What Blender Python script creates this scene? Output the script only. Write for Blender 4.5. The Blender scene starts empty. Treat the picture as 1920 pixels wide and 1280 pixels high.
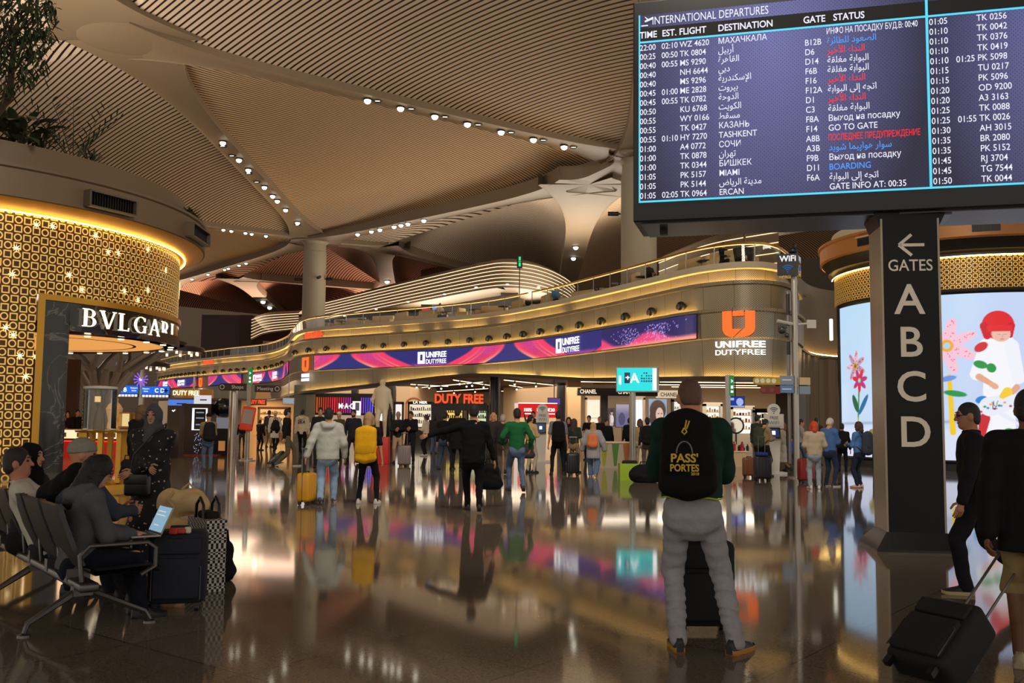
import bpy,math,random
import numpy as np
from mathutils import Vector,Matrix,noise as mnoise
random.seed(7)
C=bpy.context.scene.collection
scene=bpy.context.scene
PI=math.pi
# ------------------------------------------------------------------ camera
PITCH,ROLL,CAM_H,FPX=math.radians(4.76),math.radians(0.6),1.5,1800.0
cam_data=bpy.data.cameras.new('camera')
cam_data.sensor_width=36.0
cam_data.lens=FPX/1920*36.0
cam_data.clip_end=400
cam=bpy.data.objects.new('camera',cam_data)
C.objects.link(cam)
_f=Vector((0,math.cos(PITCH),math.sin(PITCH)))
_u0=Vector((0,-math.sin(PITCH),math.cos(PITCH)))
_r0=Vector((1,0,0))
_r=_r0*math.cos(ROLL)+_u0*math.sin(ROLL)
_u=-_r0*math.sin(ROLL)+_u0*math.cos(ROLL)
cam.matrix_world=Matrix(((_r.x,_u.x,-_f.x,0),(_r.y,_u.y,-_f.y,0),(_r.z,_u.z,-_f.z,CAM_H),(0,0,0,1)))
scene.camera=cam
# ------------------------------------------------------------------ world, exposure, large lights
world=bpy.data.worlds.new('hall_dusk');scene.world=world
world.use_nodes=True
world.node_tree.nodes['Background'].inputs[0].default_value=(1.0,0.90,0.78,1)
world.node_tree.nodes['Background'].inputs[1].default_value=0.95
scene.view_settings.view_transform='Standard'
scene.view_settings.look='None'
scene.view_settings.exposure=0.0
scene.view_settings.gamma=1.0
scene.view_settings.use_curve_mapping=False
def area(name,loc,target,size,power,color,size_y=None,spread=PI):
 l=bpy.data.lights.new(name,'AREA')
 l.energy=power;l.color=color;l.shape='RECTANGLE'
 l.size=size;l.size_y=size_y or size;l.spread=spread
 o=bpy.data.objects.new(name,l);C.objects.link(o)
 o.location=loc
 o.rotation_euler=(Vector(target)-Vector(loc)).to_track_quat('-Z','Y').to_euler()
 return o
WARM=(1.0,0.88,0.72)
area('added_uplight',(-19,30,9.3),(-16,34,17),9,2600,WARM)  # unseen upward lamps, added above the roofs to brighten the ceiling
area('added_uplight',(2,62,8.4),(0,60,17),30,6000,WARM,8)
area('added_uplight',(-25,100,12.6),(-25,98,17),24,3600,(1.0,0.66,0.46),12)
area('added_fill_light',(2,10,15.2),(0,36,2),6,2200,(1.0,0.90,0.76),6,math.radians(130))  # unseen fill lamp high in the hall, added to brighten the crowd
area('shop_area_light',(-8,76,4.3),(-8,76,0),30,2600,(1.0,0.80,0.58),14)
area('shop_area_light',(8,50,3.35),(8,50,0),12,900,(1.0,0.84,0.64),5)
area('shop_area_light',(-26,88,3.3),(-26,88,0),12,600,(1.0,0.74,0.5),8)
area('shop_area_light',(-15.5,31,3.8),(-15.5,31,0),5,120,(1.0,0.74,0.5),5)
area('shop_area_light',(-21,45,7.0),(-20,44,0),7,1300,(1.0,0.84,0.66),9)  # unseen lamp behind the fascia, added to brighten the branching column
area('added_uplight',(17.6,36.4,9.2),(14,38,17),6,2300,WARM)  # another unseen lamp, added over the tower to wash the ceiling
# ------------------------------------------------------------------ pixel helpers (photo pixels -> places in the hall)
def ray(px,py):
 d=_f+_r*((px-960)/FPX)+_u*((640-py)/FPX)
 return d
def at(px,py,D):
 d=ray(px,py)
 return Vector((0,0,CAM_H))+d*(D/d.y)
def on_z(px,py,z=0.0):
 d=ray(px,py)
 return Vector((0,0,CAM_H))+d*((z-CAM_H)/d.z)
def hx(px,D):
 """world x of photo column px (at eye height) at depth D"""
 return(px-960)/FPX*D
# ------------------------------------------------------------------ materials
def s2l(c):
 out=[]
 for v in c[:3]:
  v=v/255.0
  out.append(v/12.92 if v<=0.04045 else((v+0.055)/1.055)**2.4)
 return(out[0],out[1],out[2],1.0)
_mats={}
def mat(name,col=(128,128,128),rough=0.6,metal=0.0,emit=None,es=1.0,var=0.0,vscale=12.0,bump=0.0,bscale=60.0,spec=0.5,trans=0.0):
 key=(name,tuple(col),rough,metal,emit,es)
 if key in _mats:return _mats[key]
 m=bpy.data.materials.new(name);m.use_nodes=True
 nt=m.node_tree;b=nt.nodes['Principled BSDF']
 c=s2l(col)
 b.inputs['Base Color'].default_value=c
 b.inputs['Roughness'].default_value=rough
 b.inputs['Metallic'].default_value=metal
 b.inputs['Specular IOR Level'].default_value=spec
 if trans:
  b.inputs['Transmission Weight'].default_value=trans
 if var or bump:
  tc=nt.nodes.new('ShaderNodeTexCoord')
  nz=nt.nodes.new('ShaderNodeTexNoise');nz.inputs['Scale'].default_value=vscale;nz.inputs['Detail'].default_value=4
  nt.links.new(tc.outputs['Object'],nz.inputs['Vector'])
  if var:
   mx=nt.nodes.new('ShaderNodeMix');mx.data_type='RGBA'
   mx.inputs[6].default_value=tuple(min(1,v*(1-var))for v in c[:3])+(1,)
   mx.inputs[7].default_value=tuple(min(1,v*(1+var))for v in c[:3])+(1,)
   nt.links.new(nz.outputs['Fac'],mx.inputs[0])
   nt.links.new(mx.outputs[2],b.inputs['Base Color'])
  if bump:
   n2=nt.nodes.new('ShaderNodeTexNoise');n2.inputs['Scale'].default_value=bscale
   nt.links.new(tc.outputs['Object'],n2.inputs['Vector'])
   bp=nt.nodes.new('ShaderNodeBump');bp.inputs['Strength'].default_value=bump;bp.inputs['Distance'].default_value=0.02
   nt.links.new(n2.outputs['Fac'],bp.inputs['Height'])
   nt.links.new(bp.outputs['Normal'],b.inputs['Normal'])
 if emit is not None:
  b.inputs['Emission Color'].default_value=s2l(emit)
  b.inputs['Emission Strength'].default_value=es
 _mats[key]=m
 return m
def fabric(col,name='cloth'):
 return mat(name,col,0.9,0,var=0.16,vscale=25,bump=0.25,bscale=90,spec=0.2)
def glow(name,col,es=1.0):
 return mat(name,(10,10,10),0.6,0,emit=tuple(col),es=es)
def attr_screen(name,es=1.0):
 key=('attr',name)
 if key in _mats:return _mats[key]
 m=bpy.data.materials.new(name);m.use_nodes=True
 nt=m.node_tree;b=nt.nodes['Principled BSDF']
 b.inputs['Base Color'].default_value=(0.004,0.004,0.005,1);b.inputs['Roughness'].default_value=0.35
 a=nt.nodes.new('ShaderNodeAttribute');a.attribute_name='picture'
 nt.links.new(a.outputs['Color'],b.inputs['Emission Color'])
 b.inputs['Emission Strength'].default_value=es
 _mats[key]=m
 return m
def glass_mat(name='clear_glass',tint=(0.9,0.95,0.93),alpha=0.12,rough=0.03):
 key=('glass',name)
 if key in _mats:return _mats[key]
 m=bpy.data.materials.new(name);m.use_nodes=True
 nt=m.node_tree
 for n in list(nt.nodes):
  if n.type!='OUTPUT_MATERIAL':nt.nodes.remove(n)
 out=[n for n in nt.nodes if n.type=='OUTPUT_MATERIAL'][0]
 tr=nt.nodes.new('ShaderNodeBsdfTransparent');tr.inputs[0].default_value=tint+(1,)
 gl=nt.nodes.new('ShaderNodeBsdfGlossy');gl.inputs['Roughness'].default_value=rough
 fr=nt.nodes.new('ShaderNodeFresnel');fr.inputs[0].default_value=1.45
 mx=nt.nodes.new('ShaderNodeMixShader')
 nt.links.new(fr.outputs[0],mx.inputs[0]);nt.links.new(tr.outputs[0],mx.inputs[1]);nt.links.new(gl.outputs[0],mx.inputs[2])
 nt.links.new(mx.outputs[0],out.inputs[0])
 _mats[key]=m
 return m
# ------------------------------------------------------------------ mesh builder
class MB:
 def __init__(s):
  s.v=[];s.f=[];s.mi=[]
 def add(s,verts,faces,mi=0,M=None):
  o=len(s.v)
  for p in verts:
   p=Vector(p)
   if M is not None:p=M@p
   s.v.append(p)
  for f in faces:
   s.f.append([i+o for i in f]);s.mi.append(mi)
  return s
 def box(s,c,d,mi=0,rz=0.0,M=None,bev=0.0):
  x,y,z=(v/2 for v in d)
  R=Matrix.Translation(Vector(c))@Matrix.Rotation(rz,4,'Z')
  if M is not None:R=M@R
  if bev<=0:
   vs=[(-x,-y,-z),(x,-y,-z),(x,y,-z),(-x,y,-z),(-x,-y,z),(x,-y,z),(x,y,z),(-x,y,z)]
   fs=[(0,3,2,1),(4,5,6,7),(0,1,5,4),(1,2,6,5),(2,3,7,6),(3,0,4,7)]
   return s.add(vs,fs,mi,R)
  b=min(bev,x*0.98,y*0.98,z*0.98)
  vs=[];fs=[]
  n=3
  prof=[]
  cor=[(x-b,y-b,0),(-(x-b),y-b,PI/2),(-(x-b),-(y-b),PI),(x-b,-(y-b),1.5*PI)]
  def ring(inset,zz):
   r=[]
   for cx,cy,a0 in cor:
    for k in range(n+1):
     a=a0+PI/2*k/n
     r.append((cx+(b-inset)*math.cos(a),cy+(b-inset)*math.sin(a),zz))
   return r
  rings=[]
  for k in range(n+1):
   t=PI/2*k/n
   rings.append(ring(b-b*math.sin(t),-z+b-b*math.cos(t)))
  for k in range(n,-1,-1):
   t=PI/2*k/n
   rings.append(ring(b-b*math.sin(t),z-b+b*math.cos(t)))
  N=4*(n+1)
  for r in rings:vs+=r
  for i in range(len(rings)-1):
   for j in range(N):
    fs.append((i*N+j,i*N+(j+1)%N,(i+1)*N+(j+1)%N,(i+1)*N+j))
  fs.append(tuple(range(N-1,-1,-1)))
  fs.append(tuple(range((len(rings)-1)*N,len(rings)*N)))
  return s.add(vs,fs,mi,R)
 def tube(s,pts,r,n=8,mi=0,cap=True,M=None,closed=False,sx=1.0):
  pts=[Vector(p)for p in pts]
  rs=r if isinstance(r,(list,tuple))else[r]*len(pts)
  vs=[];fs=[]
  up=None
  L=len(pts)
  for i,p in enumerate(pts):
   if closed:t=pts[(i+1)%L]-pts[(i-1)%L]
   elif i==0:t=pts[1]-pts[0]
   elif i==L-1:t=pts[-1]-pts[-2]
   else:t=(pts[i+1]-pts[i]).normalized()+(pts[i]-pts[i-1]).normalized()
   if t.length<1e-9:t=Vector((0,0,1))
   t.normalize()
   if up is None:
    up=Vector((0,0,1))if abs(t.z)<0.9 else Vector((0,1,0))
   a=t.cross(up)
   if a.length<1e-4:a=t.cross(Vector((1,0,0)))
   a.normalize();bb=a.cross(t).normalized();up=bb
   for k in range(n):
    th=2*PI*k/n
    vs.append(p+a*(math.cos(th)*rs[i]*sx)+bb*(math.sin(th)*rs[i]))
  for i in range(L-1+(1 if closed else 0)):
   i2=(i+1)%L
   for k in range(n):
    fs.append((i*n+k,i*n+(k+1)%n,i2*n+(k+1)%n,i2*n+k))
  if cap and not closed:
   fs.append(tuple(range(n-1,-1,-1)));fs.append(tuple(range((L-1)*n,L*n)))
  return s.add(vs,fs,mi,M)
 def lathe(s,prof,n=24,c=(0,0,0),mi=0,M=None,a0=0.0,a1=2*PI):
  vs=[];fs=[];full=abs(a1-a0-2*PI)<1e-6
  m=n if full else n+1
  for r,z in prof:
   for k in range(m):
    a=a0+(a1-a0)*k/n
    vs.append((c[0]+r*math.cos(a),c[1]+r*math.sin(a),c[2]+z))
  for i in range(len(prof)-1):
   for k in range(n):
    k2=(k+1)%m
    fs.append((i*m+k,i*m+k2,(i+1)*m+k2,(i+1)*m+k))
  return s.add(vs,fs,mi,M)
 def prism(s,poly,z0,z1,mi=0,M=None):
  n=len(poly)
  vs=[(x,y,z0)for x,y in poly]+[(x,y,z1)for x,y in poly]
  fs=[tuple(range(n-1,-1,-1)),tuple(range(n,2*n))]+[(i,(i+1)%n,n+(i+1)%n,n+i)for i in range(n)]
  return s.add(vs,fs,mi,M)
 def ball(s,c,r,n=12,m=8,mi=0,M=None):
  rx,ry,rz=(r,r,r)if not isinstance(r,(tuple,list))else r
  vs=[(c[0],c[1],c[2]-rz)]
  for i in range(1,m):
   ph=-PI/2+PI*i/m
   for k in range(n):
    th=2*PI*k/n
    vs.append((c[0]+rx*math.cos(ph)*math.cos(th),c[1]+ry*math.cos(ph)*math.sin(th),c[2]+rz*math.sin(ph)))
  vs.append((c[0],c[1],c[2]+rz))
  fs=[(0,1+(k+1)%n,1+k)for k in range(n)]
  for i in range(m-2):
   for k in range(n):
    fs.append((1+i*n+k,1+i*n+(k+1)%n,1+(i+1)*n+(k+1)%n,1+(i+1)*n+k))
  last=len(vs)-1
  fs+=[(1+(m-2)*n+k,1+(m-2)*n+(k+1)%n,last)for k in range(n)]
  return s.add(vs,fs,mi,M)
 def quad(s,a,b,c,d,mi=0):
  return s.add([a,b,c,d],[(0,1,2,3)],mi)
 def strip(s,P,Q,mi=0):
  """ribbon between two equally long polylines"""
  n=len(P)
  return s.add(list(P)+list(Q),[(i,i+1,n+i+1,n+i)for i in range(n-1)],mi)
 def grid(s,rows,mi=0,closed=False):
  """rows: list of equally long point lists"""
  n=len(rows[0]);vs=[p for r in rows for p in r];fs=[]
  for i in range(len(rows)-1):
   for j in range(n if closed else n-1):
    j2=(j+1)%n
    fs.append((i*n+j,i*n+j2,(i+1)*n+j2,(i+1)*n+j))
  return s.add(vs,fs,mi)
 def mesh(s,me_name,off=None,ang=40):
  me=bpy.data.meshes.new(me_name)
  o=Vector(off)if off is not None else Vector((0,0,0))
  me.from_pydata([tuple(p-o)for p in s.v],[],s.f)
  if any(s.mi):me.polygons.foreach_set('material_index',s.mi)
  me.validate();me.update()
  smooth(me,ang)
  return me
def smooth(me,ang=40):
 me.polygons.foreach_set('use_smooth',[True]*len(me.polygons))
 try:me.set_sharp_from_angle(angle=math.radians(ang))
 except Exception:pass
def setp(o,label=None,cat=None,group=None,kind=None):
 if label:o['label']=label
 if cat:o['category']=cat
 if group:o['group']=group
 if kind:o['kind']=kind
 return o
def thing(name,label,cat,loc=(0,0,0),rz=0.0,group=None):
 o=bpy.data.objects.new(name,None);C.objects.link(o)
 o.empty_display_size=0.1
 o.location=loc;o.rotation_euler=(0,0,rz)
 return setp(o,label,cat,group)
def part(name,mb,mats,parent=None,label=None,world=False,ang=40):
 """one mesh object. world=True: the builder holds world coordinates and the parent is unrotated"""
 off=None
 if world and parent is not None:
  off=Vector(parent.location)
  q=parent.parent
  while q is not None:
   off=off+Vector(q.location);q=q.parent
 me=mb.mesh(name,off,ang)if isinstance(mb,MB)else mb
 o=bpy.data.objects.new(name,me);C.objects.link(o)
 for m in(mats if isinstance(mats,(list,tuple))else[mats]):me.materials.append(m)
 if parent is not None:o.parent=parent
 if label:o['label']=label
 return o
def solid(name,mb,mats,label,cat,group=None,org=None,ang=40):
 """a thing that is one mesh, with its origin at org (default: base centre of its box)"""
 if org is None:
  xs=[p.x for p in mb.v];ys=[p.y for p in mb.v];zs=[p.z for p in mb.v]
  org=((min(xs)+max(xs))/2,(min(ys)+max(ys))/2,min(zs))
 me=mb.mesh(name,org,ang)
 o=bpy.data.objects.new(name,me);C.objects.link(o);o.location=org
 for m in(mats if isinstance(mats,(list,tuple))else[mats]):me.materials.append(m)
 return setp(o,label,cat,group)
def struct(name,mb,mats,label=None,ang=40):
 me=mb.mesh(name,None,ang)
 o=bpy.data.objects.new(name,me);C.objects.link(o)
 for m in(mats if isinstance(mats,(list,tuple))else[mats]):me.materials.append(m)
 setp(o,label,None,None,'structure')
 return o
def dup(o,loc=None,rz=None,label=None,group=None):
 r=o.copy();C.objects.link(r)
 if loc is not None:r.location=loc
 if rz is not None:r.rotation_euler=(0,0,rz)
 if label:r['label']=label
 if group:r['group']=group
 for ch in list(o.children):
  c=ch.copy();C.objects.link(c);c.parent=r
  for g in list(ch.children):
   d=g.copy();C.objects.link(d);d.parent=c
 return r
# ------------------------------------------------------------------ lettering (built-in font turned into mesh)
_fonts={}
def text_mesh(body,size=1.0,align='CENTER',bold=0.0,extrude=0.0,xs=1.0,fit=None):
 """(verts, faces) of lettering in the XY plane, baseline at y=0"""
 cu=bpy.data.curves.new('lettering','FONT')
 cu.body=body;cu.size=size;cu.align_x=align;cu.offset=bold*size;cu.extrude=extrude
 cu.resolution_u=4
 ob=bpy.data.objects.new('lettering',cu)
 me=ob.to_mesh()
 vs=[Vector((v.co.x*xs,v.co.y,v.co.z))for v in me.vertices]
 fs=[tuple(p.vertices)for p in me.polygons]
 ob.to_mesh_clear()
 bpy.data.objects.remove(ob);bpy.data.curves.remove(cu)
 if fit and vs:
  x0=min(v.x for v in vs);x1=max(v.x for v in vs)
  k=fit/max(1e-6,x1-x0)
  if align=='CENTER':
   c=(x0+x1)/2
   for v in vs:v.x=(v.x-c)*k
  else:
   for v in vs:v.x=(v.x-x0)*k
 return vs,fs
def add_text(mb,body,origin,xdir,ydir=(0,0,1),size=1.0,align='CENTER',bold=0.0,extrude=0.0,mi=0,fit=None,xs=1.0,back=None):
 vs,fs=text_mesh(body,size,align,bold,extrude,xs,fit)
 X=Vector(xdir).normalized();Y=Vector(ydir).normalized();Z=X.cross(Y);O=Vector(origin)
 mb.add([O+X*v.x+Y*v.y+Z*v.z for v in vs],fs,mi)
 return mb
def wrap_text(mb,body,fn,s0,z0,size,align='CENTER',bold=0.0,extrude=0.02,mi=0,fit=None,xs=1.0):
 """lettering bent along a wall: fn(s, z, out) -> point"""
 vs,fs=text_mesh(body,size,align,bold,extrude,xs,fit)
 mb.add([fn(s0+v.x,z0+v.y,v.z)for v in vs],fs,mi)
 return mb
def catmull(P,step=0.5):
 P=[np.array(p,float)for p in P]
 P=[2*P[0]-P[1]]+P+[2*P[-1]-P[-2]]
 out=[]
 for i in range(1,len(P)-2):
  p0,p1,p2,p3=P[i-1:i+3]
  n=max(2,int(np.linalg.norm(p2-p1)/step))
  for k in range(n):
   t=k/n
   out.append(0.5*((2*p1)+(-p0+p2)*t+(2*p0-5*p1+4*p2-p3)*t*t+(-p0+3*p1-3*p2+p3)*t**3))
 out.append(P[-2])
 return np.array(out)
class Path:
 """smooth plan curve; pt(s, off) gives a point off metres outwards (towards the hall)"""
 def __init__(s,pts,step=0.5):
  s.P=catmull(pts,step)
  d=np.diff(s.P[:,:2],axis=0)
  s.L=np.concatenate([[0],np.cumsum(np.hypot(d[:,0],d[:,1]))])
  T=np.gradient(s.P[:,:2],axis=0);T/=np.linalg.norm(T,axis=1)[:,None]
  s.N=np.stack([T[:,1],-T[:,0]],1)
  s.len=s.L[-1]
 def pt(s,u,off=0.0,z=0.0):
  x=np.interp(u,s.L,s.P[:,0]);y=np.interp(u,s.L,s.P[:,1])
  nx=np.interp(u,s.L,s.N[:,0]);ny=np.interp(u,s.L,s.N[:,1])
  k=math.hypot(nx,ny)or 1
  return Vector((x+off*nx/k,y+off*ny/k,z))
 def nrm(s,u):
  nx=np.interp(u,s.L,s.N[:,0]);ny=np.interp(u,s.L,s.N[:,1])
  return Vector((nx,ny,0)).normalized()
 def find(s,px,u0=0,u1=None):
  """path length where the curve crosses photo column px"""
  us=np.linspace(u0,u1 or s.len,4000)
  xs=np.interp(us,s.L,s.P[:,0]);ys=np.interp(us,s.L,s.P[:,1])
  q=960+FPX*xs/ys
  i=int(np.argmin(np.abs(q-px)))
  return float(us[i])
# ================================================================== floor
def floor_material():
 m=bpy.data.materials.new('polished_granite');m.use_nodes=True
 nt=m.node_tree;b=nt.nodes['Principled BSDF'];N=nt.nodes.new;L=nt.links.new
 geo=N('ShaderNodeNewGeometry');mp=N('ShaderNodeMapping');mp.inputs['Rotation'].default_value=(0,0,math.radians(38))
 L(geo.outputs['Position'],mp.inputs['Vector'])
 br=N('ShaderNodeTexBrick');br.offset=0.0;br.squash=1.0
 br.inputs['Scale'].default_value=1.0;br.inputs['Brick Width'].default_value=1.2;br.inputs['Row Height'].default_value=1.2
 br.inputs['Mortar Size'].default_value=0.006;br.inputs['Mortar Smooth'].default_value=0.2;br.inputs['Bias'].default_value=0
 br.inputs['Color1'].default_value=s2l((112,102,88));br.inputs['Color2'].default_value=s2l((122,111,96));br.inputs['Mortar'].default_value=s2l((44,40,35))
 L(mp.outputs[0],br.inputs['Vector'])
 nz=N('ShaderNodeTexNoise');nz.inputs['Scale'].default_value=55;nz.inputs['Detail'].default_value=6
 L(geo.outputs['Position'],nz.inputs['Vector'])
 cr=N('ShaderNodeValToRGB');cr.color_ramp.elements[0].position=0.35;cr.color_ramp.elements[0].color=(0.72,0.72,0.72,1)
 cr.color_ramp.elements[1].position=0.7;cr.color_ramp.elements[1].color=(1.15,1.15,1.15,1)
 L(nz.outputs['Fac'],cr.inputs['Fac'])
 mx=N('ShaderNodeMix');mx.data_type='RGBA';mx.blend_type='MULTIPLY';mx.inputs[0].default_value=1
 L(br.outputs['Color'],mx.inputs[6]);L(cr.outputs['Color'],mx.inputs[7]);L(mx.outputs[2],b.inputs['Base Color'])
 n2=N('ShaderNodeTexNoise');n2.inputs['Scale'].default_value=0.9;n2.inputs['Detail'].default_value=3
 L(geo.outputs['Position'],n2.inputs['Vector'])
 mr=N('ShaderNodeMapRange');mr.inputs['To Min'].default_value=0.04;mr.inputs['To Max'].default_value=0.085
 L(n2.outputs['Fac'],mr.inputs['Value']);L(mr.outputs[0],b.inputs['Roughness'])
 b.inputs['IOR'].default_value=1.4
 return m
mb=MB();mb.add([(-120,-20,0),(90,-20,0),(90,180,0),(-120,180,0)],[(0,1,2,3)])
struct('floor',mb,floor_material())
# ================================================================== slatted vaults
def slat_material(name,ang,pitch,gap,light,dark):
 m=bpy.data.materials.new(name);m.use_nodes=True
 nt=m.node_tree;b=nt.nodes['Principled BSDF'];N=nt.nodes.new;L=nt.links.new
 geo=N('ShaderNodeNewGeometry')
 dp=N('ShaderNodeVectorMath');dp.operation='DOT_PRODUCT';dp.inputs[1].default_value=(math.cos(ang)/pitch,math.sin(ang)/pitch,0)
 L(geo.outputs['Position'],dp.inputs[0])
 fr=N('ShaderNodeMath');fr.operation='FRACT';L(dp.outputs['Value'],fr.inputs[0])
 gt=N('ShaderNodeMath');gt.operation='GREATER_THAN';gt.inputs[1].default_value=gap;L(fr.outputs[0],gt.inputs[0])
 mx=N('ShaderNodeMix');mx.data_type='RGBA';mx.inputs[6].default_value=s2l(dark);mx.inputs[7].default_value=s2l(light)
 L(gt.outputs[0],mx.inputs[0]);L(mx.outputs[2],b.inputs['Base Color'])
 b.inputs['Roughness'].default_value=0.75;b.inputs['Specular IOR Level'].default_value=0.15
 return m
SL_A=slat_material('ceiling_slats_northwest',math.radians(41),0.25,0.33,(186,166,146),(26,14,12))
SL_B=slat_material('ceiling_slats_northeast',-PI/4,0.26,0.38,(188,162,132),(60,38,24));SL_C=slat_material('ceiling_slats_east',math.radians(-63),0.26,0.34,(180,154,124),(60,40,24))
SL_R=slat_material('ceiling_slats_rose',PI/4,0.28,0.36,(180,132,110),(42,20,14))
RIB=mat('ceiling_rib_panel',(120,102,80),0.6,var=0.06,vscale=0.6)
NODE=dict(N=(-15.2,36.5,16.3),C1=(-15.0,72,15.0),C2=(6.1,46,14.3),C3=(-15.5,25,16.2),G0=(2.2,6,15.6),C4=(-41,51,15.2),C5=(-36,98,15.0),P5=(5.5,100,14.6),N2=(-10.4,74.5,15.1),Q=(-12.8,99,15.0),N4=(3.9,49.0,13.9),R6=(42,76,15),N3=(-26.2,91,14.9),T1=(-30.5,127,15),T2=(-9,128,15),R7=(40,24,15),L8=(-75,80,15),L9=(-60,20,15.5),K=(-30,-12,15.5),K2=(25,-12,15.5))
NODE={k:Vector(v)for k,v in NODE.items()}
def panel(name,a,b,c,h,m):
 A,B,D=NODE[a],NODE[b],NODE[c]
 n=36;mb=MB();idx={}
 vs=[];fs=[]
 for i in range(n+1):
  for j in range(n+1-i):
   u,v=i/n,j/n;w=1-u-v
   f=(27*u*v*w)**0.75 if u*v*w>0 else 0.0
   idx[i,j]=len(vs)
   vs.append(A*u+B*v+D*w+Vector((0,0,h*f+0.06)))
 for i in range(n):
  for j in range(n-i):
   fs.append((idx[i,j],idx[i+1,j],idx[i,j+1]))
   if i+j<n-1:fs.append((idx[i+1,j],idx[i+1,j+1],idx[i,j+1]))
 mb.add(vs,fs)
 return struct(name,mb,m,ang=80)
panel('ceiling','N','C1','C2',0.9,SL_B)
for a,b,c,h,m in[('N','C1','C4',0.6,SL_A),('N','C3','C4',0.6,SL_A),('C1','N4','N2',0.6,SL_A),('C1','C5','N3',0.6,SL_R),('C1','N4','C2',0.05,SL_B),('C3','C4','L9',2.0,SL_A),('N','C2','G0',0.6,SL_A),('N','C3','G0',0.6,SL_A),('C4','C1','C5',1.6,SL_C),('C4','C5','L8',3.0,SL_A),('C4','L8','L9',3.0,SL_A),('C1','N3','Q',3.0,SL_R),('C1','N2','Q',1.0,SL_R),('N3','T1','Q',2.5,SL_R),('T1','T2','Q',2.5,SL_R),('C5','N3','T1',2.5,SL_R),('C5','L8','T1',2.5,SL_R),('N2','Q','P5',3.0,SL_R),('T2','Q','P5',3.0,SL_R),('N2','N4','P5',2.6,SL_A),('N4','P5','R6',3.2,SL_B),('C2','N4','R6',1.0,SL_B),('C2','R6','R7',3.0,SL_B),('C2','G0','R7',3.0,SL_A),('G0','R7','K2',2,SL_A),('G0','C3','K',2,SL_A),('C3','L9','K',2,SL_A),('G0','K','K2',2,SL_A)]:
 panel('ceiling',a,b,c,h,m)
def rib(a,b,w=0.95,flare=1.3,sag=0.0,pw=5,name='trim_1'):
 A,B=NODE[a],NODE[b];d=(B-A);d.z=0;d.normalize();p=Vector((-d.y,d.x,0))
 n=40;l=[];r=[];l2=[];r2=[];l3=[];r3=[]
 for i in range(n+1):
  t=i/n;q=A.lerp(B,t);q.z+=sag*4*t*(1-t)
  ww=(w+flare*2*abs(2*t-1)**pw)/2
  l.append(q+p*ww+Vector((0,0,-0.1)));r.append(q-p*ww+Vector((0,0,-0.1)))
  l3.append(q+p*(ww+0.07)+Vector((0,0,-0.16)));r3.append(q-p*(ww+0.07)+Vector((0,0,-0.16)))
  l2.append(q+p*(ww+0.10)+Vector((0,0,0.55)));r2.append(q-p*(ww+0.10)+Vector((0,0,0.55)))
 mb=MB();mb.grid([l2,l3,l,r,r3,r2])
 return struct(name,mb,RIB,ang=50)
RIBS=dict(A=('N','C1'),B=('N','C2'),S=('C3','N'),D=('C1','N4'),G=('G0','C2'),F=('C4','C1'),E=('C1','C5'))
rib('N','C1',0.9,1.9);rib('N','C2',0.85,1.5);rib('C3','N',1.9,2.2,pw=2);rib('C1','N4',0.85,1.5);rib('G0','C2',1.0,1.0,pw=8)
rib('C4','C1',0.85,1.5);rib('C1','C5',0.85,1.5);rib('C1','N2',1.5,1.0);rib('N2','Q',1.3,1.6);rib('N2','P5',0.7,1.4)
rib('N4','C2',1.8,1.0);rib('N4','P5',1.5,1.8);rib('N4','R6',0.8,1.4);rib('N3','T1',1.3,1.4);rib('N3','Q',0.7,1.4);rib('C3','C4',0.9,1.6);rib('C2','R7',0.9,1.6)
for k_,r_ in(('N',2.0),):
 mb=MB();q_=NODE[k_];mb.lathe([(0,-0.19),(r_*0.5,-0.18),(r_*0.8,-0.14),(r_,-0.08)],40,q_);struct('trim_1',mb,RIB)
COLM=mat('column_plaster',(150,138,118),0.6,var=0.05,vscale=1.5)
DARKM=mat('dark_bracket',(28,24,22),0.5)
def column(c,r,top,zb,name):
 mb=MB();mb.lathe([(r,zb),(r,top-0.9),(r*0.95,top-0.88),(r*0.95,top-0.3),(r*1.25,top-0.05)],40,(c[0],c[1],0))
 o=struct(name,mb,COLM)
 return o
column((-15.0,72),0.86,15.0,7.62,'column_1');column((6.1,46.0),0.86,14.3,7.62,'column_2')
def col_speaker(c,r,z,a,lab):
 d=Vector((math.cos(a),math.sin(a),0));q=Vector((c[0],c[1],z))+d*(r+0.02)
 mb=MB();mb.tube([q,q+d*0.35],0.05,6);mb.tube([q+d*0.1+Vector((0,0,0)),q+d*0.62],0.11,10)
 solid('wall_speaker',mb,DARKM,lab,'speaker','column speakers')
for a,w in((PI,'left side'),(-0.35*PI,'front'),(-0.08*PI,'right side')):
 col_speaker((-15.0,72),0.86,12.05,a,'small dark speaker clamped on the %s of the round column behind the balcony'%w)
col_speaker((6.1,46.0),0.86,11.6,PI,'small dark speaker clamped on the column beside the departures board')
def make_spot():
 t=thing('ceiling_spotlight','x','ceiling light',(0,0,0))
 b=MB();b.lathe([(0.02,0.24),(0.12,0.22),(0.19,0.05),(0.20,-0.02),(0.17,-0.03)],16);part('housing',b,DARKM,t)
 l=MB();l.ball((0,-0.04,-0.05),(0.15,0.15,0.14),14,10);part('lens',l,glow('spot_lens',(255,244,220),7.0),t)
 return t
def make_spot_dark():
 t=thing('ceiling_downlight','x','ceiling light',(0,0,0))
 b=MB();b.lathe([(0.02,0.24),(0.16,0.22),(0.20,0.05),(0.20,-0.02),(0.16,-0.02),(0.14,0.10),(0.0,0.12)],16);part('housing',b,DARKM,t)
 l=MB();l.box((0,-0.12,-0.02),(0.2,0.05,0.02));part('reflector',l,glow('spot_reflector',(255,240,205),4.0),t)
 return t
_sp=make_spot();_sd=make_spot_dark();_n=[0,0]
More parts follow.
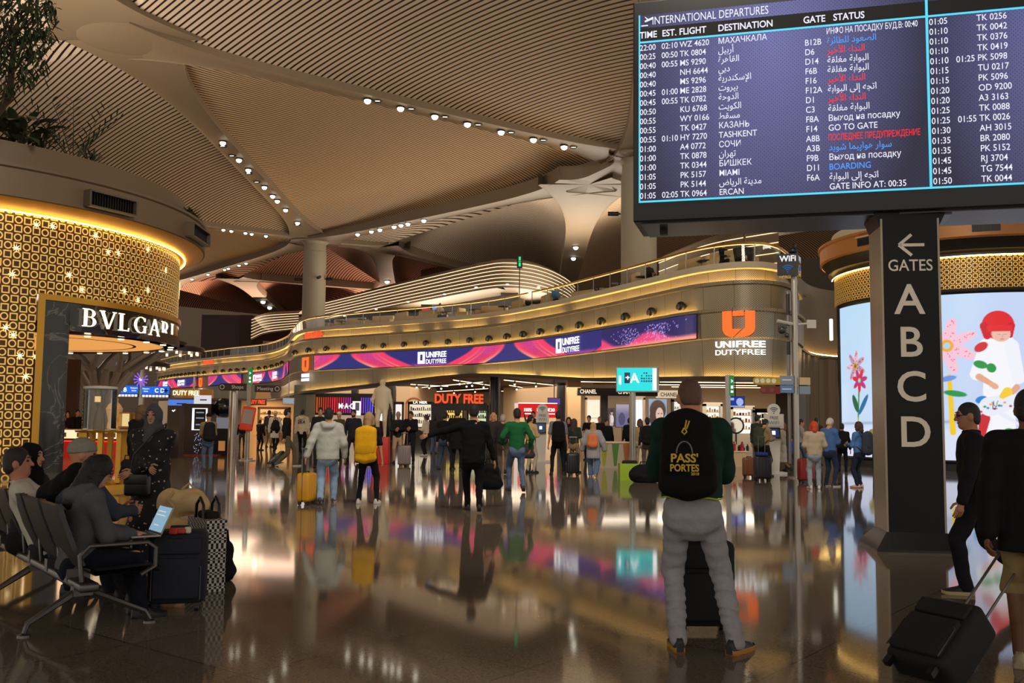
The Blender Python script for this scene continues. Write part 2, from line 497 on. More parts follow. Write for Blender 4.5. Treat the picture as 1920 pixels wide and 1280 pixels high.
def spots_on(rib_key,pxs,which,label,group,off=0.0,sc=1.0):
 a,b=RIBS[rib_key]if rib_key in RIBS else rib_key
 A,B=NODE[a],NODE[b]
 ts=np.linspace(0,1,3000)
 X=A.x+(B.x-A.x)*ts;Y=A.y+(B.y-A.y)*ts
 q=960+FPX*X/Y
 d=(B-A).normalized();p=Vector((-d.y,d.x,0)).normalized()
 for k,px in enumerate(pxs):
  t=float(ts[int(np.argmin(np.abs(q-px)))])
  loc=A.lerp(B,t)+p*off+Vector((0,0,-0.14 if which==0 else-0.12))
  proto=(_sp,_sd)[which]
  if _n[which]==0:o=proto;o.location=loc
  else:o=dup(proto,loc)
  _n[which]+=1
  o.scale=(sc,sc,sc)
  setp(o,label,None,group)
def spots_at_y(rib_key,pys,which,label,group,off=0.0,sc=1.0):
 a,b=RIBS[rib_key]if rib_key in RIBS else rib_key
 A,B=NODE[a],NODE[b];ts=np.linspace(0.02,1,3000);pxs=[]
 for py in pys:
  best=None
  for t in ts[::10]:
   q=A.lerp(B,float(t));e=abs(790-(q.z-1.5)*FPX/q.y-py)
   if best is None or e<best[0]:best=(e,960+FPX*q.x/q.y,t)
  d=(B-A).normalized();p=Vector((-d.y,d.x,0)).normalized()
  loc=A.lerp(B,float(best[2]))+p*off+Vector((0,0,-0.14))
  o=dup((_sp,_sd)[which],loc);o.scale=(sc,)*3;setp(o,label,None,group)
 return
spots_at_y_list=[]
_g='lit spotlights along the ceiling ribs'
spots_on('B',[680,744,810,873,938,1000,1059],0,'lit round spotlight on the long rib sweeping up to the departures board',_g,0.18)
spots_on('B',[699,764,829,893,956,1018,1076],1,'dark recessed downlight between lit ones on the rib sweeping to the departures board','dark downlights along the ceiling ribs',0.12)
spots_at_y('A',[258,292,311,345,362,371,389,413],0,'lit round spotlight on the diagonal rib coming down to the round column',_g,-0.1)
spots_at_y('A',[266,285,320,336,419],1,'dark recessed downlight on the diagonal rib coming down to the round column','dark downlights along the ceiling ribs',0.1)
spots_on('D',[665,691,707,734,747,760,790],0,'lit spotlight on the low rib right of the round column',_g,0,1.0)
spots_on('F',[338,372,410,425,452,464,491],0,'lit spotlight on the left rib above the jewellery shop canopy',_g,0,0.8)
spots_on('E',[354,384,415,422,442,455],0,'lit spotlight on the far left rib falling behind the jewellery shop',_g,0,0.8)
spots_at_y('G',[22,60,82,130],0,'lit spotlight on the rib running behind the edge of the departures board',_g,0.15,0.8)
spots_at_y(('N4','P5'),[455,476],0,'lit spotlight on the far rib above the right end of the lounge',_g,0,1.2)
spots_at_y(('N2','Q'),[525],0,'lit spotlight on the far curved rib behind the round column',_g,0,1.5)
spots_at_y(('N3','T1'),[566,577],0,'lit spotlight at the foot of the far left curved rib',_g,0,1.8)
mb=MB();mb.box((-20,137,9),(200,0.5,18));struct('wall_far',mb,mat('far_wall',(96,80,66),0.8,var=0.1,vscale=0.2))
# ================================================================== duty free building: a long curved metal front
RIM=Path([(hx(300,118),118),(hx(341,108),108),(hx(425,97.5),97.5),(hx(500,91),91),(hx(538,83),83),(hx(551,75),75),(hx(567,69),69),(hx(606,66),66),(hx(700,63),63),(hx(900,57),57),(hx(1020,51.6),51.6),(hx(1120,46.7),46.7),(hx(1240,41.5),41.5),(hx(1321,38.7),38.7),(hx(1400,37.5),37.5),(hx(1448,37.9),37.9),(hx(1474,39.4),39.4),(hx(1487,42),42),(hx(1500,46),46),(hx(1530,50),50),(hx(1600,52),52),(hx(1700,53),53)],0.5)
U_END=RIM.find(1487,RIM.len*0.6,RIM.len*0.95)
_sx=[(300,3.6),(425,3.4),(500,3.2),(567,3.2),(606,3.37),(690,3.62),(770,3.87),(840,4.08),(900,4.16),(960,4.05),(1020,3.85),(1120,3.5),(1240,3.32),(1400,3.18),(1448,3.16),(1487,3.16)]
_su=[RIM.find(px)if px<500 else RIM.find(px,RIM.find(500),U_END)for px,_ in _sx]
def soffit(u):return float(np.interp(u,_su,[z for _,z in _sx]))
def metal_front():
 m=bpy.data.materials.new('perforated_bronze');m.use_nodes=True
 nt=m.node_tree;b=nt.nodes['Principled BSDF'];N=nt.nodes.new;L=nt.links.new
 uv=N('ShaderNodeUVMap')
 mp=N('ShaderNodeMapping');mp.inputs['Scale'].default_value=(1,1,1);L(uv.outputs[0],mp.inputs[0])
 sp=N('ShaderNodeSeparateXYZ');L(mp.outputs[0],sp.inputs[0])
 def math_(op,a,bb=None):
  n=N('ShaderNodeMath');n.operation=op
  for i,v in enumerate((a,bb)):
   if v is None:continue
   if isinstance(v,(int,float)):n.inputs[i].default_value=v
   else:L(v,n.inputs[i])
  return n.outputs[0]
 P=0.085
 sx_=math_('SINE',math_('MULTIPLY',sp.outputs[0],2*PI/P));sy_=math_('SINE',math_('MULTIPLY',sp.outputs[1],2*PI/P))
 hole=math_('GREATER_THAN',math_('MULTIPLY',sx_,sy_),0.30)
 fu=math_('FRACT',math_('MULTIPLY',sp.outputs[0],0.8));joint=math_('LESS_THAN',fu,0.012)
 wn=N('ShaderNodeTexWhiteNoise');wn.noise_dimensions='1D';L(math_('FLOOR',math_('MULTIPLY',sp.outputs[0],0.8)),wn.inputs['W'])
 base=N('ShaderNodeMix');base.data_type='RGBA';base.inputs[6].default_value=s2l((150,138,112));base.inputs[7].default_value=s2l((166,152,126));L(wn.outputs['Value'],base.inputs[0])
 dk=N('ShaderNodeMix');dk.data_type='RGBA';dk.inputs[7].default_value=s2l((58,46,32));L(base.outputs[2],dk.inputs[6])
 L(math_('MAXIMUM',math_('MULTIPLY',hole,0.75),joint),dk.inputs[0])
 L(dk.outputs[2],b.inputs['Base Color']);b.inputs['Metallic'].default_value=0.25;b.inputs['Roughness'].default_value=0.42
 return m
FRONT=metal_front()
STEEL=mat('brushed_steel',(168,164,156),0.35,0.9)
BLACK=mat('matt_black',(16,15,16),0.45)
STRIP=glow('warm_led_strip',(255,208,118),44.0)
PALE=mat('pale_render',(196,182,156),0.6)
def band(name,u0,u1,rows,m,step=0.4,label=None):
 """rows: list of functions u -> (off, z); sweeps them along RIM with UVs in metres"""
 us=np.arange(u0,u1+1e-6,step)
 mb=MB()
 R=[[RIM.pt(u,*r(u))for u in us]for r in rows]
 mb.grid(R)
 o=struct(name,mb,m,label,ang=30)
 me=o.data;uvl=me.uv_layers.new(name='UVMap')
 n=len(us);zz=[[r(u)[1]for u in us]for r in rows]
 vu=np.zeros((len(me.vertices),2))
 for i in range(len(rows)):
  vu[i*n:(i+1)*n,0]=us;vu[i*n:(i+1)*n,1]=zz[i]
 li=np.zeros(len(me.loops),int);me.loops.foreach_get('vertex_index',li)
 uvl.data.foreach_set('uv',vu[li].ravel())
 return o
K=lambda o,z:(lambda u:(o,z))
U0,U1=0.0,U_END
band('wall_front',U0,U1,[K(0.30,7.85),K(0.30,7.60),K(0.06,7.58)],PALE)
band('wall_front',U0,U1,[K(0.04,7.60),K(0.0,7.02)],FRONT)
band('wall_front',U0,U1,[K(0.0,7.0),K(0.44,7.0),K(0.46,7.10),K(0.48,6.96),K(0.34,6.94),K(0.30,5.92)],FRONT)
band('wall_front',U0,U1,[K(0.30,5.92),K(0.62,5.90),K(0.64,6.0),K(0.66,5.88),K(0.52,5.84),K(0.50,4.86)],FRONT)
band('wall_front',U0,U1,[K(0.50,4.86),K(0.42,4.80),(lambda u:(0.34,soffit(u)+0.06))],FRONT)
band('wall_front',U0,U1,[(lambda u:(0.34,soffit(u)+0.06)),(lambda u:(0.70,soffit(u)+0.03)),(lambda u:(0.72,soffit(u)+0.14)),(lambda u:(0.74,soffit(u)-0.03)),(lambda u:(-0.4,soffit(u)-0.03)),(lambda u:(-0.4,5.2))],mat('soffit_edge',(70,58,40),0.5,0.4))
band('wall_right',U_END,RIM.len,[K(0.0,8.7),K(0.0,5.1)],mat('bronze_shaded',(96,78,50),0.45,0.3))  # bronze made darker: the wall's shade is put into its colour
band('wall_right',U_END,RIM.len,[K(0.25,5.0),K(0.25,5.12),K(0.0,5.12)],mat('soffit_edge',(70,58,40),0.5,0.4))
mb=MB()
us=np.arange(U_END,RIM.len,0.15)
mb.grid([[RIM.pt(u,0.10+0.06*(1 if(int(k)//6)%2 else-1),z)for k,u in enumerate(us)]for z in(5.02,0)])
struct('wall_right',mb,mat('bronze_fluting',(104,82,52),0.5,0.4))
_led=[]
def led_strip(u0,u1,zf,off,label,group,r=0.028):
 us=np.arange(u0,u1+0.01,0.35)
 if len(us)<2:us=np.array([u0,u1])
 mb=MB();mb.tube([RIM.pt(u,off,zf(u))for u in us],r,4)
 solid('led_strip',mb,STRIP,label,'light strip',group)
def segs(us):return[(RIM.find(a,RIM.find(500)if a>520 else 0,U_END),RIM.find(b,RIM.find(500)if b>520 else 0,U_END))for a,b in us]
g1,g2,g3='strips along the upper ledge','strips above the long screen','strips along the curved lower edge'
for i,(a,b)in enumerate(segs([(303,372),(376,410),(414,455),(459,500),(503,545),(552,735),(757,788),(816,829),(851,915),(938,1062),(1078,1464)])):
 led_strip(a,b,lambda u:7.03,0.12,'warm gold light strip on the upper ledge of the curved front',g1)
for i,(a,b)in enumerate(segs([(303,375),(379,452),(456,545),(556,600),(604,1000),(1003,1328)])):
 led_strip(a,b,lambda u:5.93,0.43,'warm gold light strip just above the long picture screen',g2)
for i,(a,b)in enumerate(segs([(536,700),(728,865),(905,1020),(1025,1200),(1206,1310),(1330,1476)])):
 led_strip(a,b,lambda u:soffit(u)+0.065,0.47,'warm gold light strip along the curved lower edge over the shop',g3)
mb=MB()
led_strip(U_END+2.2,RIM.len-1,lambda u:5.15,0.14,'short warm light strip on the brown return wall',None)
# ---------------- the long picture screens
def led_picture(s,v,phase,stars):
 """s metres along, v 0..1 up: indigo ground, pink sails with glowing orange rims between blue hills and valleys"""
 t=np.abs(((s-phase)/LED_P+0.5)%1.0-0.5)
 hill=0.025+0.14*(1-v)**1.7;val=0.25+0.17*(1-v)**1.3
 a=np.clip((t-hill)/(val-hill),0,1);sail=(t>hill)&(t<val)
 blue=np.array((28,26,112));pink=np.array((240,48,100));mag=np.array((206,50,150));org=np.array((255,176,110));hot=np.array((255,236,214))
 c=pink+(mag-pink)*(np.clip(1-np.abs(a-0.45)*3,0,1)*np.clip(v*1.3,0,1))[...,None]
 dots=(np.sin(s*95)*np.sin(v*120)>0.35)&(a>0.2)&(a<0.62);c=np.where(dots[...,None],c*0.72,c)
 g=np.clip(1-a*(3.4+3*v),0,1)*np.clip(1.05-v,0,1);c=c+(org-c)*g[...,None];g2=np.clip(1-a*7,0,1)*np.clip(0.75-v,0,1);c=c+(hot-c)*g2[...,None]
 for k in(0.52,0.66):r_=np.clip(1-np.abs(a-k-0.1*v)*22,0,1)*0.75*np.clip(1.1-v,0,1);c=c+(org-c)*r_[...,None]
 e=np.clip(np.minimum(t-hill,val-t)*60,0,1)[...,None];c=blue+(c-blue)*e
 low=(np.clip(1-v*5,0,1)*np.clip((t-0.3)*8,0,1))[...,None]
 return np.where(sail[...,None],c,blue+(np.array((190,60,170))-blue)*low)
def led_screen(u0,u1,label,phase,stars=False,n_v=26,group='long picture screens'):
 us=np.arange(u0,u1,0.045);vs=np.linspace(0,1,n_v)
 ru=us[-1]-us[0]
 t=thing('led_screen',label,'screen',RIM.pt((u0+u1)/2,0.55,4.86),0,group)
 mb=MB()
 mb.grid([[RIM.pt(u,0.62,4.88+0.97*v)for u in us]for v in vs])
 o=part('screen_face',mb,attr_screen('led_picture',1.0),t,world=True)
 S,V=np.meshgrid(us-u0,vs)
 col=led_picture(S,V,phase,False)
 if stars is not False:
  c2=led_picture(S,V,phase,True);col=np.where((S>stars)[...,None],star_fade(S,V,c2,stars,ru),col)
 set_picture(o,col)
 fr=MB();e=np.arange(u0-0.02,u1+0.02,0.3)
 for z in(4.86,5.87):fr.tube([RIM.pt(u,0.60,z)for u in e],0.03,4)
 for u in(u0,u1):fr.tube([RIM.pt(u,0.60,4.86),RIM.pt(u,0.60,5.87)],0.03,4)
 part('frame',fr,BLACK,t,world=True)
 return t
def star_fade(S,V,c2,s0,s1):
 t=(S-s0)/(s1-s0)
 base=np.array((26,18,92))*np.ones(c2.shape)
 pink=np.clip((0.42+0.30*np.sin(t*9.5+2.4)*(1-0.3*t)-V)*5,0,1)
 base=base*(1-pink[...,None])+np.array((238,62,120))*pink[...,None]
 low=np.clip((0.12+0.14*t-V)*6,0,1)
 base=base*(1-low[...,None])+np.array((255,150,130))*low[...,None]
 rs=np.random.RandomState(11)
 pr=0.16*np.exp(-((t-0.32)/0.10)**2)+0.20*np.exp(-((t-0.66)/0.12)**2)
 m=(rs.rand(*S.shape)<pr*(V<0.85)*(V>0.08))
 return np.where(m[...,None],np.array((200,170,255)),base)
def set_picture(o,col):
 """col: rows x cols x 3 in photo values, one per grid vertex"""
 me=o.data
 a=me.color_attributes.new('picture','FLOAT_COLOR','POINT')
 c=col.reshape(-1,3)/255.0
 lin=np.where(c<=0.04045,c/12.92,((np.maximum(c,0)+0.055)/1.055)**2.4)
 a.data.foreach_set('color',np.concatenate([lin,np.ones((len(lin),1))],1).astype('f').ravel())
uu=lambda px:RIM.find(px,RIM.find(500),U_END)if px>548 else RIM.find(px,0,RIM.find(520))
SCR0,SCR1=uu(603),uu(1327);LED_P=uu(973)-uu(660)
led_screen(SCR0,SCR1,'long curved picture screen of indigo and pink sails on the shop front',uu(660)-SCR0,stars=uu(1150)-SCR0)
led_screen(RIM.find(478,0,RIM.find(500)),uu(556),'picture screen in the concave bend left of the corner emblem',5.0)
led_screen(RIM.find(402),RIM.find(464),'picture screen with pink sails on the left wing behind the dark finger signs',3.0)
led_screen(RIM.find(304),RIM.find(380),'leftmost far picture screen above the gold duty free sign',6.0)
WHITE_L=glow('white_letters',(255,255,255),1.6)
ORANGE_L=glow('orange_letters',(255,110,40),1.15)
RED_L=glow('red_letters',(255,78,40),1.25)
def fn_wall(off):
 return lambda u,z,o:RIM.pt(u,off+o,z)
def emblem(mb,fn,u,z,h,mi):
 """square U emblem: thick U with rounded base, inner tab and a slanted cut"""
 w=h*0.86
 def P(x,y):return fn(u+x*w,z+y*h,0.06)
 def poly(pts,m):
  n=len(pts)
  mb.add([fn(u+x*w,z+y*h,0.06)for x,y in pts]+[fn(u+x*w,z+y*h,0.0)for x,y in pts],[tuple(range(n))]+[(i,(i+1)%n,n+(i+1)%n,n+i)for i in range(n)],m)
 arc=lambda cx,cy,r,a0,a1,n=8:[(cx+r*math.cos(math.radians(a0+(a1-a0)*k/n)),cy+r*math.sin(math.radians(a0+(a1-a0)*k/n)))for k in range(n+1)]
 poly([(-0.5,1.0),(-0.5,0.34)]+arc(-0.16,0.34,0.34,180,270)+[(-0.16,0.0),(-0.14,0.0),(0.10,0.30),(-0.18,0.30),(-0.18,1.0)],mi)
 poly([(-0.10,0.0)]+[(0.16,0.0)]+arc(0.16,0.34,0.34,270,360)+[(0.5,1.0),(0.22,1.0),(0.22,0.34)],mi)
 poly([(-0.14,1.0),(-0.14,0.80),(0.18,0.80),(0.18,1.0)],mi)
def brand_on_screen(px,label):
 u=uu(px);z=4.98
 t=thing('screen_logo',label,'logo',RIM.pt(u,0.66,z),0,None)
 mb=MB();fn=fn_wall(0.66)
 bx=lambda u0,u1,z0,z1:mb.add([fn(u0,z0,0),fn(u1,z0,0),fn(u1,z1,0),fn(u0,z1,0)],[(0,1,2,3)])
 s=0.0
 a=u-1.15
 bx(a,a+0.2,5.0+0.05,5.74);bx(a+0.42,a+0.62,5.05,5.74);bx(a,a+0.62,5.0,5.2);bx(a+0.0,a+0.62,5.58,5.74)
 part('emblem',mb,WHITE_L,t,world=True)
 m2=MB();wrap_text(m2,'UNIFREE',fn,a+0.72,5.38,0.48,'LEFT',0.02,0.004,fit=1.75)
 wrap_text(m2,'DUTYFREE',fn,a+0.72,4.99,0.40,'LEFT',0.0,0.004,fit=1.75)
 part('lettering',m2,WHITE_L,t,world=True)
brand_on_screen(822,'white UNIFREE DUTYFREE logo shown mid-way along the long screen')
brand_on_screen(1084,'white UNIFREE DUTYFREE logo shown towards the right end of the long screen')
def wing_logo(px,sc,lab):
 u=RIM.find(px,0,RIM.find(545));fn=fn_wall(0.68)
 t=thing('screen_logo',lab,'logo',RIM.pt(u,0.68,5),0)
 mb=MB();q=lambda u0,u1,z0,z1:mb.add([fn(u0,z0,0),fn(u1,z0,0),fn(u1,z1,0),fn(u0,z1,0)],[(0,1,2,3)])
 q(u-1.2,u-1.0,5.1,5.65);q(u-.75,u-.55,5.1,5.65);q(u-1.2,u-.55,5.05,5.2);q(u-1.2,u-.55,5.55,5.68)
 part('emblem',mb,WHITE_L,t,world=True)
 m2=MB();wrap_text(m2,'UNIFREE',fn,u-.45,5.38,.42,'LEFT',.02,.004,fit=1.6);wrap_text(m2,'DUTYFREE',fn,u-.45,5.06,.34,'LEFT',0,.004,fit=1.6)
 part('lettering',m2,WHITE_L,t,world=True)
wing_logo(497,1,'small white logo on the screen in the concave bend');wing_logo(530,1,'small white logo near the right end of the bend screen')
wing_logo(322,1,'small white logo on the far left screen, nearer its left end');wing_logo(352,1,'small white logo on the far left screen, nearer the emblem')
def corner_emblem(u,z,h,tl,label,off=0.42,fitw=2.0):
 t=thing('wall_emblem',label,'sign',RIM.pt(u,off,z),0,'orange U emblems on the metal front')
 mb=MB();emblem(mb,fn_wall(off+0.05),u,z,h,0);part('emblem',mb,ORANGE_L,t,world=True)
 m2=MB();fn=fn_wall(off+0.06)
 wrap_text(m2,'UNIFREE',fn,u,z-0.46*h/1.18,0.40*h/1.18,'CENTER',0.025,0.02,fit=fitw)
 wrap_text(m2,'DUTYFREE',fn,u,z-0.80*h/1.18,0.34*h/1.18,'CENTER',0.0,0.02,fit=fitw)
 part('lettering',m2,WHITE_L,t,world=True)
corner_emblem(uu(1389),4.86,1.02,1,'large orange U emblem over white UNIFREE DUTYFREE letters on the rounded right corner',0.52,1.42)
corner_emblem(uu(588),4.80,0.98,1,'small orange U emblem on the bend left of the long screen',0.56,1.05)
corner_emblem(RIM.find(388),4.75,0.98,1,'orange U emblem on the far left wing between two screens',0.56,1.2)
def wall_words(u,z,size,fitw,label,off=0.12):
 mb=MB();wrap_text(mb,'DUTY FREE',fn_wall(off),u,z,size,'CENTER',0.0,0.05,fit=fitw)
 return solid('wall_sign',mb,RED_L,label,'sign','red duty free letters on the upper band')
wall_words(uu(586),7.10,0.88,2.6,'big red DUTY FREE letters on the upper band at the corner',0.10)
wall_words((RIM.find(374)+RIM.find(411))/2,7.12,0.85,2.6,'smaller red DUTY FREE letters far along the left wing')
def make_ball():
 t=thing('ball_spotlight','x','spotlight')
 b=MB();b.ball((0,0,0),0.20,14,10);b.tube([(0,0,0),(0,0.26,0.0)],0.09,8);part('housing',b,DARKM,t)
 l=MB();l.lathe([(0.0,0.0),(0.11,0.0),(0.12,0.02)],14,M=Matrix.Translation((0.05,-0.19,-0.04))@Matrix.Rotation(PI/2,4,'X'));part('lens',l,mat('grey_lens',(110,104,96),0.2),t)
 return t
_ball=None
def ball(px,left=False):
 global _ball
 u=RIM.find(px,0,RIM.find(548))if left else uu(px)
 n=RIM.nrm(u);loc=RIM.pt(u,0.53,6.28);rz=math.atan2(n.y,n.x)+PI/2
 lab='dark ball spotlight on the left wing of the metal front' if left else 'dark ball spotlight in the row above the long screen'
 grp='ball spotlights on the left wing' if left else 'ball spotlights above the long screen'
 if _ball is None:
  _ball=make_ball();o=_ball;o.location=loc;o.rotation_euler=(0,0,rz)
 else:o=dup(_ball,loc,rz)
 setp(o,lab,None,grp)
for px in(566,590,622,655,692,729,768,809,851,892,930,965,996,1029,1065,1104,1146,1192,1242,1298):ball(px)
for px in(309,314,319,325,331,337,343,350,357,364,371,381,392,412,427,441,453,466,480,495,508,520,531,540):ball(px,True)
# ================================================================== lounge deck above
DECK=mat('deck_floor',(90,74,56),0.6)
us=np.arange(0,U_END,1.0)
mb=MB();mb.strip([RIM.pt(u,0.28,7.62)for u in us],[RIM.pt(u,0,7.62)+Vector((0,13,0))for u in us])
struct('floor_lounge',mb,DECK)
mb=MB();mb.strip([RIM.pt(u,-0.2,7.0)for u in us],[RIM.pt(u,0,7.0)+Vector((0,13,0))for u in us]);struct('floor_lounge',mb,DECK)
RAIL=mat('gold_handrail',(214,172,96),0.3,0.9,emit=(255,190,110),es=0.0)
GLASS=glass_mat()
def balustrade(u0,u1,label,zr=8.62):
 t=thing('glass_balustrade',label,'balustrade',RIM.pt((u0+u1)/2,0.1,7.85),0,'glass balustrades of the lounge')
 us=np.arange(u0,u1+0.01,0.5)
 g=MB();g.grid([[RIM.pt(u,0.10,z)for u in us]for z in(7.86,zr-0.02)]);part('glass_pane',g,GLASS,t,world=True)
 r=MB();r.tube([RIM.pt(u,0.10,zr)for u in us],0.045,6);part('handrail',r,RAIL,t,world=True)
 l=MB();l.tube([RIM.pt(u,0.04,zr-0.05)for u in us],0.018,4);part('handrail_light',l,glow('rail_light',(255,196,120),2.2),t,world=True)
 for k in np.arange(u0,u1,1.6):
  p=MB();p.tube([RIM.pt(k,0.10,7.85),RIM.pt(k,0.10,zr)],0.022,4);part('post',p,STEEL,t,world=True)
balustrade(uu(556),uu(1000),'gold-railed glass balustrade over the long screen, corner to centre')
balustrade(uu(1000),U_END-0.5,'gold-railed glass balustrade climbing to the rounded right corner')
balustrade(0.5,uu(556),'gold-railed glass balustrade along the far left wing')
def lounge_wall(pts,z0f,z1f,nlines,label,name='lounge_canopy',t0=0.0,thick=1.0):
 pa=Path(pts,0.6)
 t=thing(name,label,'lounge canopy',pa.pt(pa.len/2,0,8),0)
 us=np.linspace(0,pa.len,int(pa.len/0.5)+2)
 mb=MB()
 mb.grid([[pa.pt(u,o,z)for u in us]for o,z in((-thick*3,None),(0,None))]if False else[[pa.pt(u,-3.0,z1f(u/pa.len))for u in us],[pa.pt(u,-0.4,z1f(u/pa.len))for u in us],[pa.pt(u,0,z1f(u/pa.len)-0.25)for u in us],[pa.pt(u,0,z0f(u/pa.len))for u in us],[pa.pt(u,-3.0,z0f(u/pa.len))for u in us]])
 part('cladding',mb,mat('lounge_cladding',(100,84,64),0.55,var=0.05,vscale=0.5),t,world=True)
 for k in range(nlines):
  f=(k+0.6)/(nlines+0.3)
  l=MB();l.tube([pa.pt(u,0.03,z1f(u/pa.len)-0.2+(z0f(u/pa.len)-z1f(u/pa.len)+0.2)*f)for u in us],0.022,4)
  part('light_line',l,glow('lounge_line',(255,214,168),1.8),t,world=True)
 return pa
LW=[(at(598,560,86).x,86),(at(640,550,82).x,82),(at(720,537,75).x,75),(at(820,502,68).x,68),(at(900,486,63.5).x,63.5),(at(945,481,62).x,62),(at(990,486,62.6).x,62.6),(at(1030,498,65).x,65),(at(1062,512,69).x,69),(at(1078,520,73).x,73)]
lounge_wall(LW,lambda f:10.25-0.1*f,lambda f:12.15+0.0*f,7,'curved tan lounge canopy with seven glowing lines above the balcony')
lounge_wall([(at(462,600,97).x,99),(at(500,600,95).x,95),(at(560,600,93).x,93)],lambda f:9.6+0.6*f,lambda f:12.1,7,'smaller slanted lounge canopy with glowing lines left of the round column')
lounge_wall([(at(1236,480,56).x,56),(at(1330,470,50).x,50),(at(1460,450,46.5).x,46.5)],lambda f:8.0,lambda f:11.4,6,'cream lounge wall with slanting glowing lines behind the right balcony')
for k,(px,D)in enumerate(((640,79),(700,74),(760,69),(830,64.5),(890,61),(950,59.5),(1010,60.5))):
 c=Vector((hx(px,D),D-0.3+1.2,10.12));m=MB();m.lathe([(0.0,0),(0.09,0),(0.10,0.06),(0,0.07)],12)
 o=solid('lounge_downlight',m,glow('lounge_lamp',(255,226,180),4.0),'small round downlight under the curved lounge canopy','ceiling light','downlights under the lounge canopy',org=(0,0,0));o.location=c
pa=Path(LW);us=np.linspace(0,pa.len,40)
mb=MB();mb.grid([[pa.pt(u,-2.6,z)for u in us]for z in(10.3,7.62)]);struct('wall_lounge',mb,mat('bar_dark',(34,26,22),0.4))
def lounge_block(px0,px1,D,z0,z1,col,name='wall_upper',dep=5):
 a,b=hx(px0,D),hx(px1,D)
 mb=MB();mb.box(((a+b)/2,D+dep/2,(z0+z1)/2),(b-a,dep,z1-z0));struct(name,mb,mat('upper_room',col,0.7))
lounge_block(375,447,112,7.6,13.6,(66,64,66));lounge_block(447,470,110,7.6,13.4,(34,33,36))
lounge_block(786,862,96,8,17.5,(128,92,70));lounge_block(1100,1160,64,7.6,9.4,(120,98,70),dep=2)
lounge_block(320,480,122,3,8,(60,50,44));lounge_block(1450,1700,60,7.6,12,(66,58,48))
SOFA=mat('cream_sofa',(206,178,134),0.75,bump=0.1,bscale=20)
def make_sofa(w,name='lounge_sofa'):
 t=thing(name,'x','sofa')
 s=MB();s.box((0,0,0.24),(w,0.85,0.34),bev=0.06);part('seat',s,SOFA,t)
 b=MB();b.box((0,0.40,0.52),(w,0.22,0.85),bev=0.07);part('backrest',b,SOFA,t)
 for k in(-1,1):
  a=MB();a.box((k*(w/2+0.06),0.05,0.34),(0.2,0.9,0.6),bev=0.06);part('armrest',a,SOFA,t)
 return t
_s2=make_sofa(1.7);_s1=make_sofa(0.75,'lounge_armchair')
_first={}
def seat(px,kind,label,off=-1.1,turn=0.0):
 u=uu(px);n=RIM.nrm(u);proto=_s2 if kind==2 else _s1
 rz=math.atan2(n.y,n.x)+PI/2+turn;loc=RIM.pt(u,off,7.62)
 if kind not in _first:o=proto;o.location=loc;o.rotation_euler=(0,0,rz);_first[kind]=1
 else:o=dup(proto,loc,rz)
 setp(o,label,None,'cream seats behind the balustrade');return o
for px,k,lab,tu in[(600,1,'cream armchair just right of the round column behind the glass',0.6),(632,2,'cream sofa second from the round column, behind the glass',0.2),(684,2,'cream sofa below the glowing canopy, third from the column',0.2),(735,2,'cream sofa under the dark bar left of the small blue screen',2.8),(784,2,'cream sofa right of the small blue screen, seen from behind',3.1),(846,1,'cream armchair turned sideways mid-way along the balcony',1.7),(893,2,'cream sofa left of the green exit sign',0.5),(948,2,'cream sofa right of the green exit sign',2.9),(1000,2,'cream sofa beside the person in blue on the balcony',2.9),(1043,2,'cream sofa where the balcony begins to climb',0.2),(1155,2,'cream sofa behind the glass above the screen end',3.0),(1262,2,'cream sofa left of the round corner plant',3.1),(1303,1,'cream armchair near the rounded corner, left of the last sofa',1.4),(1342,2,'cream sofa nearest the big dark plant pot',3.1)]:
 seat(px,k,lab,-1.3 if abs(px-1200)>30 else-1.05,tu)
def make_table():
 t=thing('side_table','small dark pedestal table between lounge seats','table')
 a=MB();a.lathe([(0,0.72),(0.38,0.72),(0.38,0.68),(0,0.68)],18);part('tabletop',a,DARKM,t)
 a=MB();a.lathe([(0.24,0),(0.24,0.03),(0.04,0.05),(0.04,0.68)],12);part('pedestal',a,DARKM,t)
 return t
_tb=make_table()
for k,px in enumerate((616,659,815,868,920,1090,1128,1172,1288)):
 o=_tb if k==0 else dup(_tb)
 o.location=RIM.pt(uu(px),-1.0,7.62)
 setp(o,'small dark pedestal table between the cream lounge seats',None,'lounge side tables')
LEAF=mat('leaf_green',(46,58,26),0.6,var=0.3,vscale=6)
def leaf(mb,base,d,L,w,droop=0.3,n=5,mi=0):
 base=Vector(base);d=Vector(d).normalized();s=d.cross(Vector((0,0,1)))
 if s.length<0.05:s=Vector((1,0,0))
 s.normalize();P=[];Q=[]
 for i in range(n+1):
  t=i/n;p=base+d*(L*t)+Vector((0,0,-droop*L*t*t));ww=w*math.sin(PI*(0.08+0.9*t))/2
  P.append(p+s*ww);Q.append(p-s*ww)
 mb.strip(P,Q,mi)
c=RIM.pt(uu(1418),-1.0,7.62)
t=thing('potted_tree','slim tree in a big dark pot behind the rounded corner balustrade','plant',c)
b=MB();b.lathe([(0,0),(0.36,0),(0.46,0.95),(0.40,0.95),(0.38,0.85),(0,0.85)],20);part('pot',b,BLACK,t)
b=MB();b.tube([(0,0,0.8),(0.03,0,1.6),(-0.02,0.02,2.6)],0.05,8);part('trunk',b,mat('bark',(80,62,44),0.8),t)
b=MB()
for k in range(130):
 a=random.uniform(0,2*PI);h=random.uniform(1.9,3.2)
 leaf(b,(0.05*math.cos(a),0.05*math.sin(a),h),(math.cos(a),math.sin(a),random.uniform(-0.2,0.9)),random.uniform(0.3,0.6),0.09)
part('foliage',b,LEAF,t)
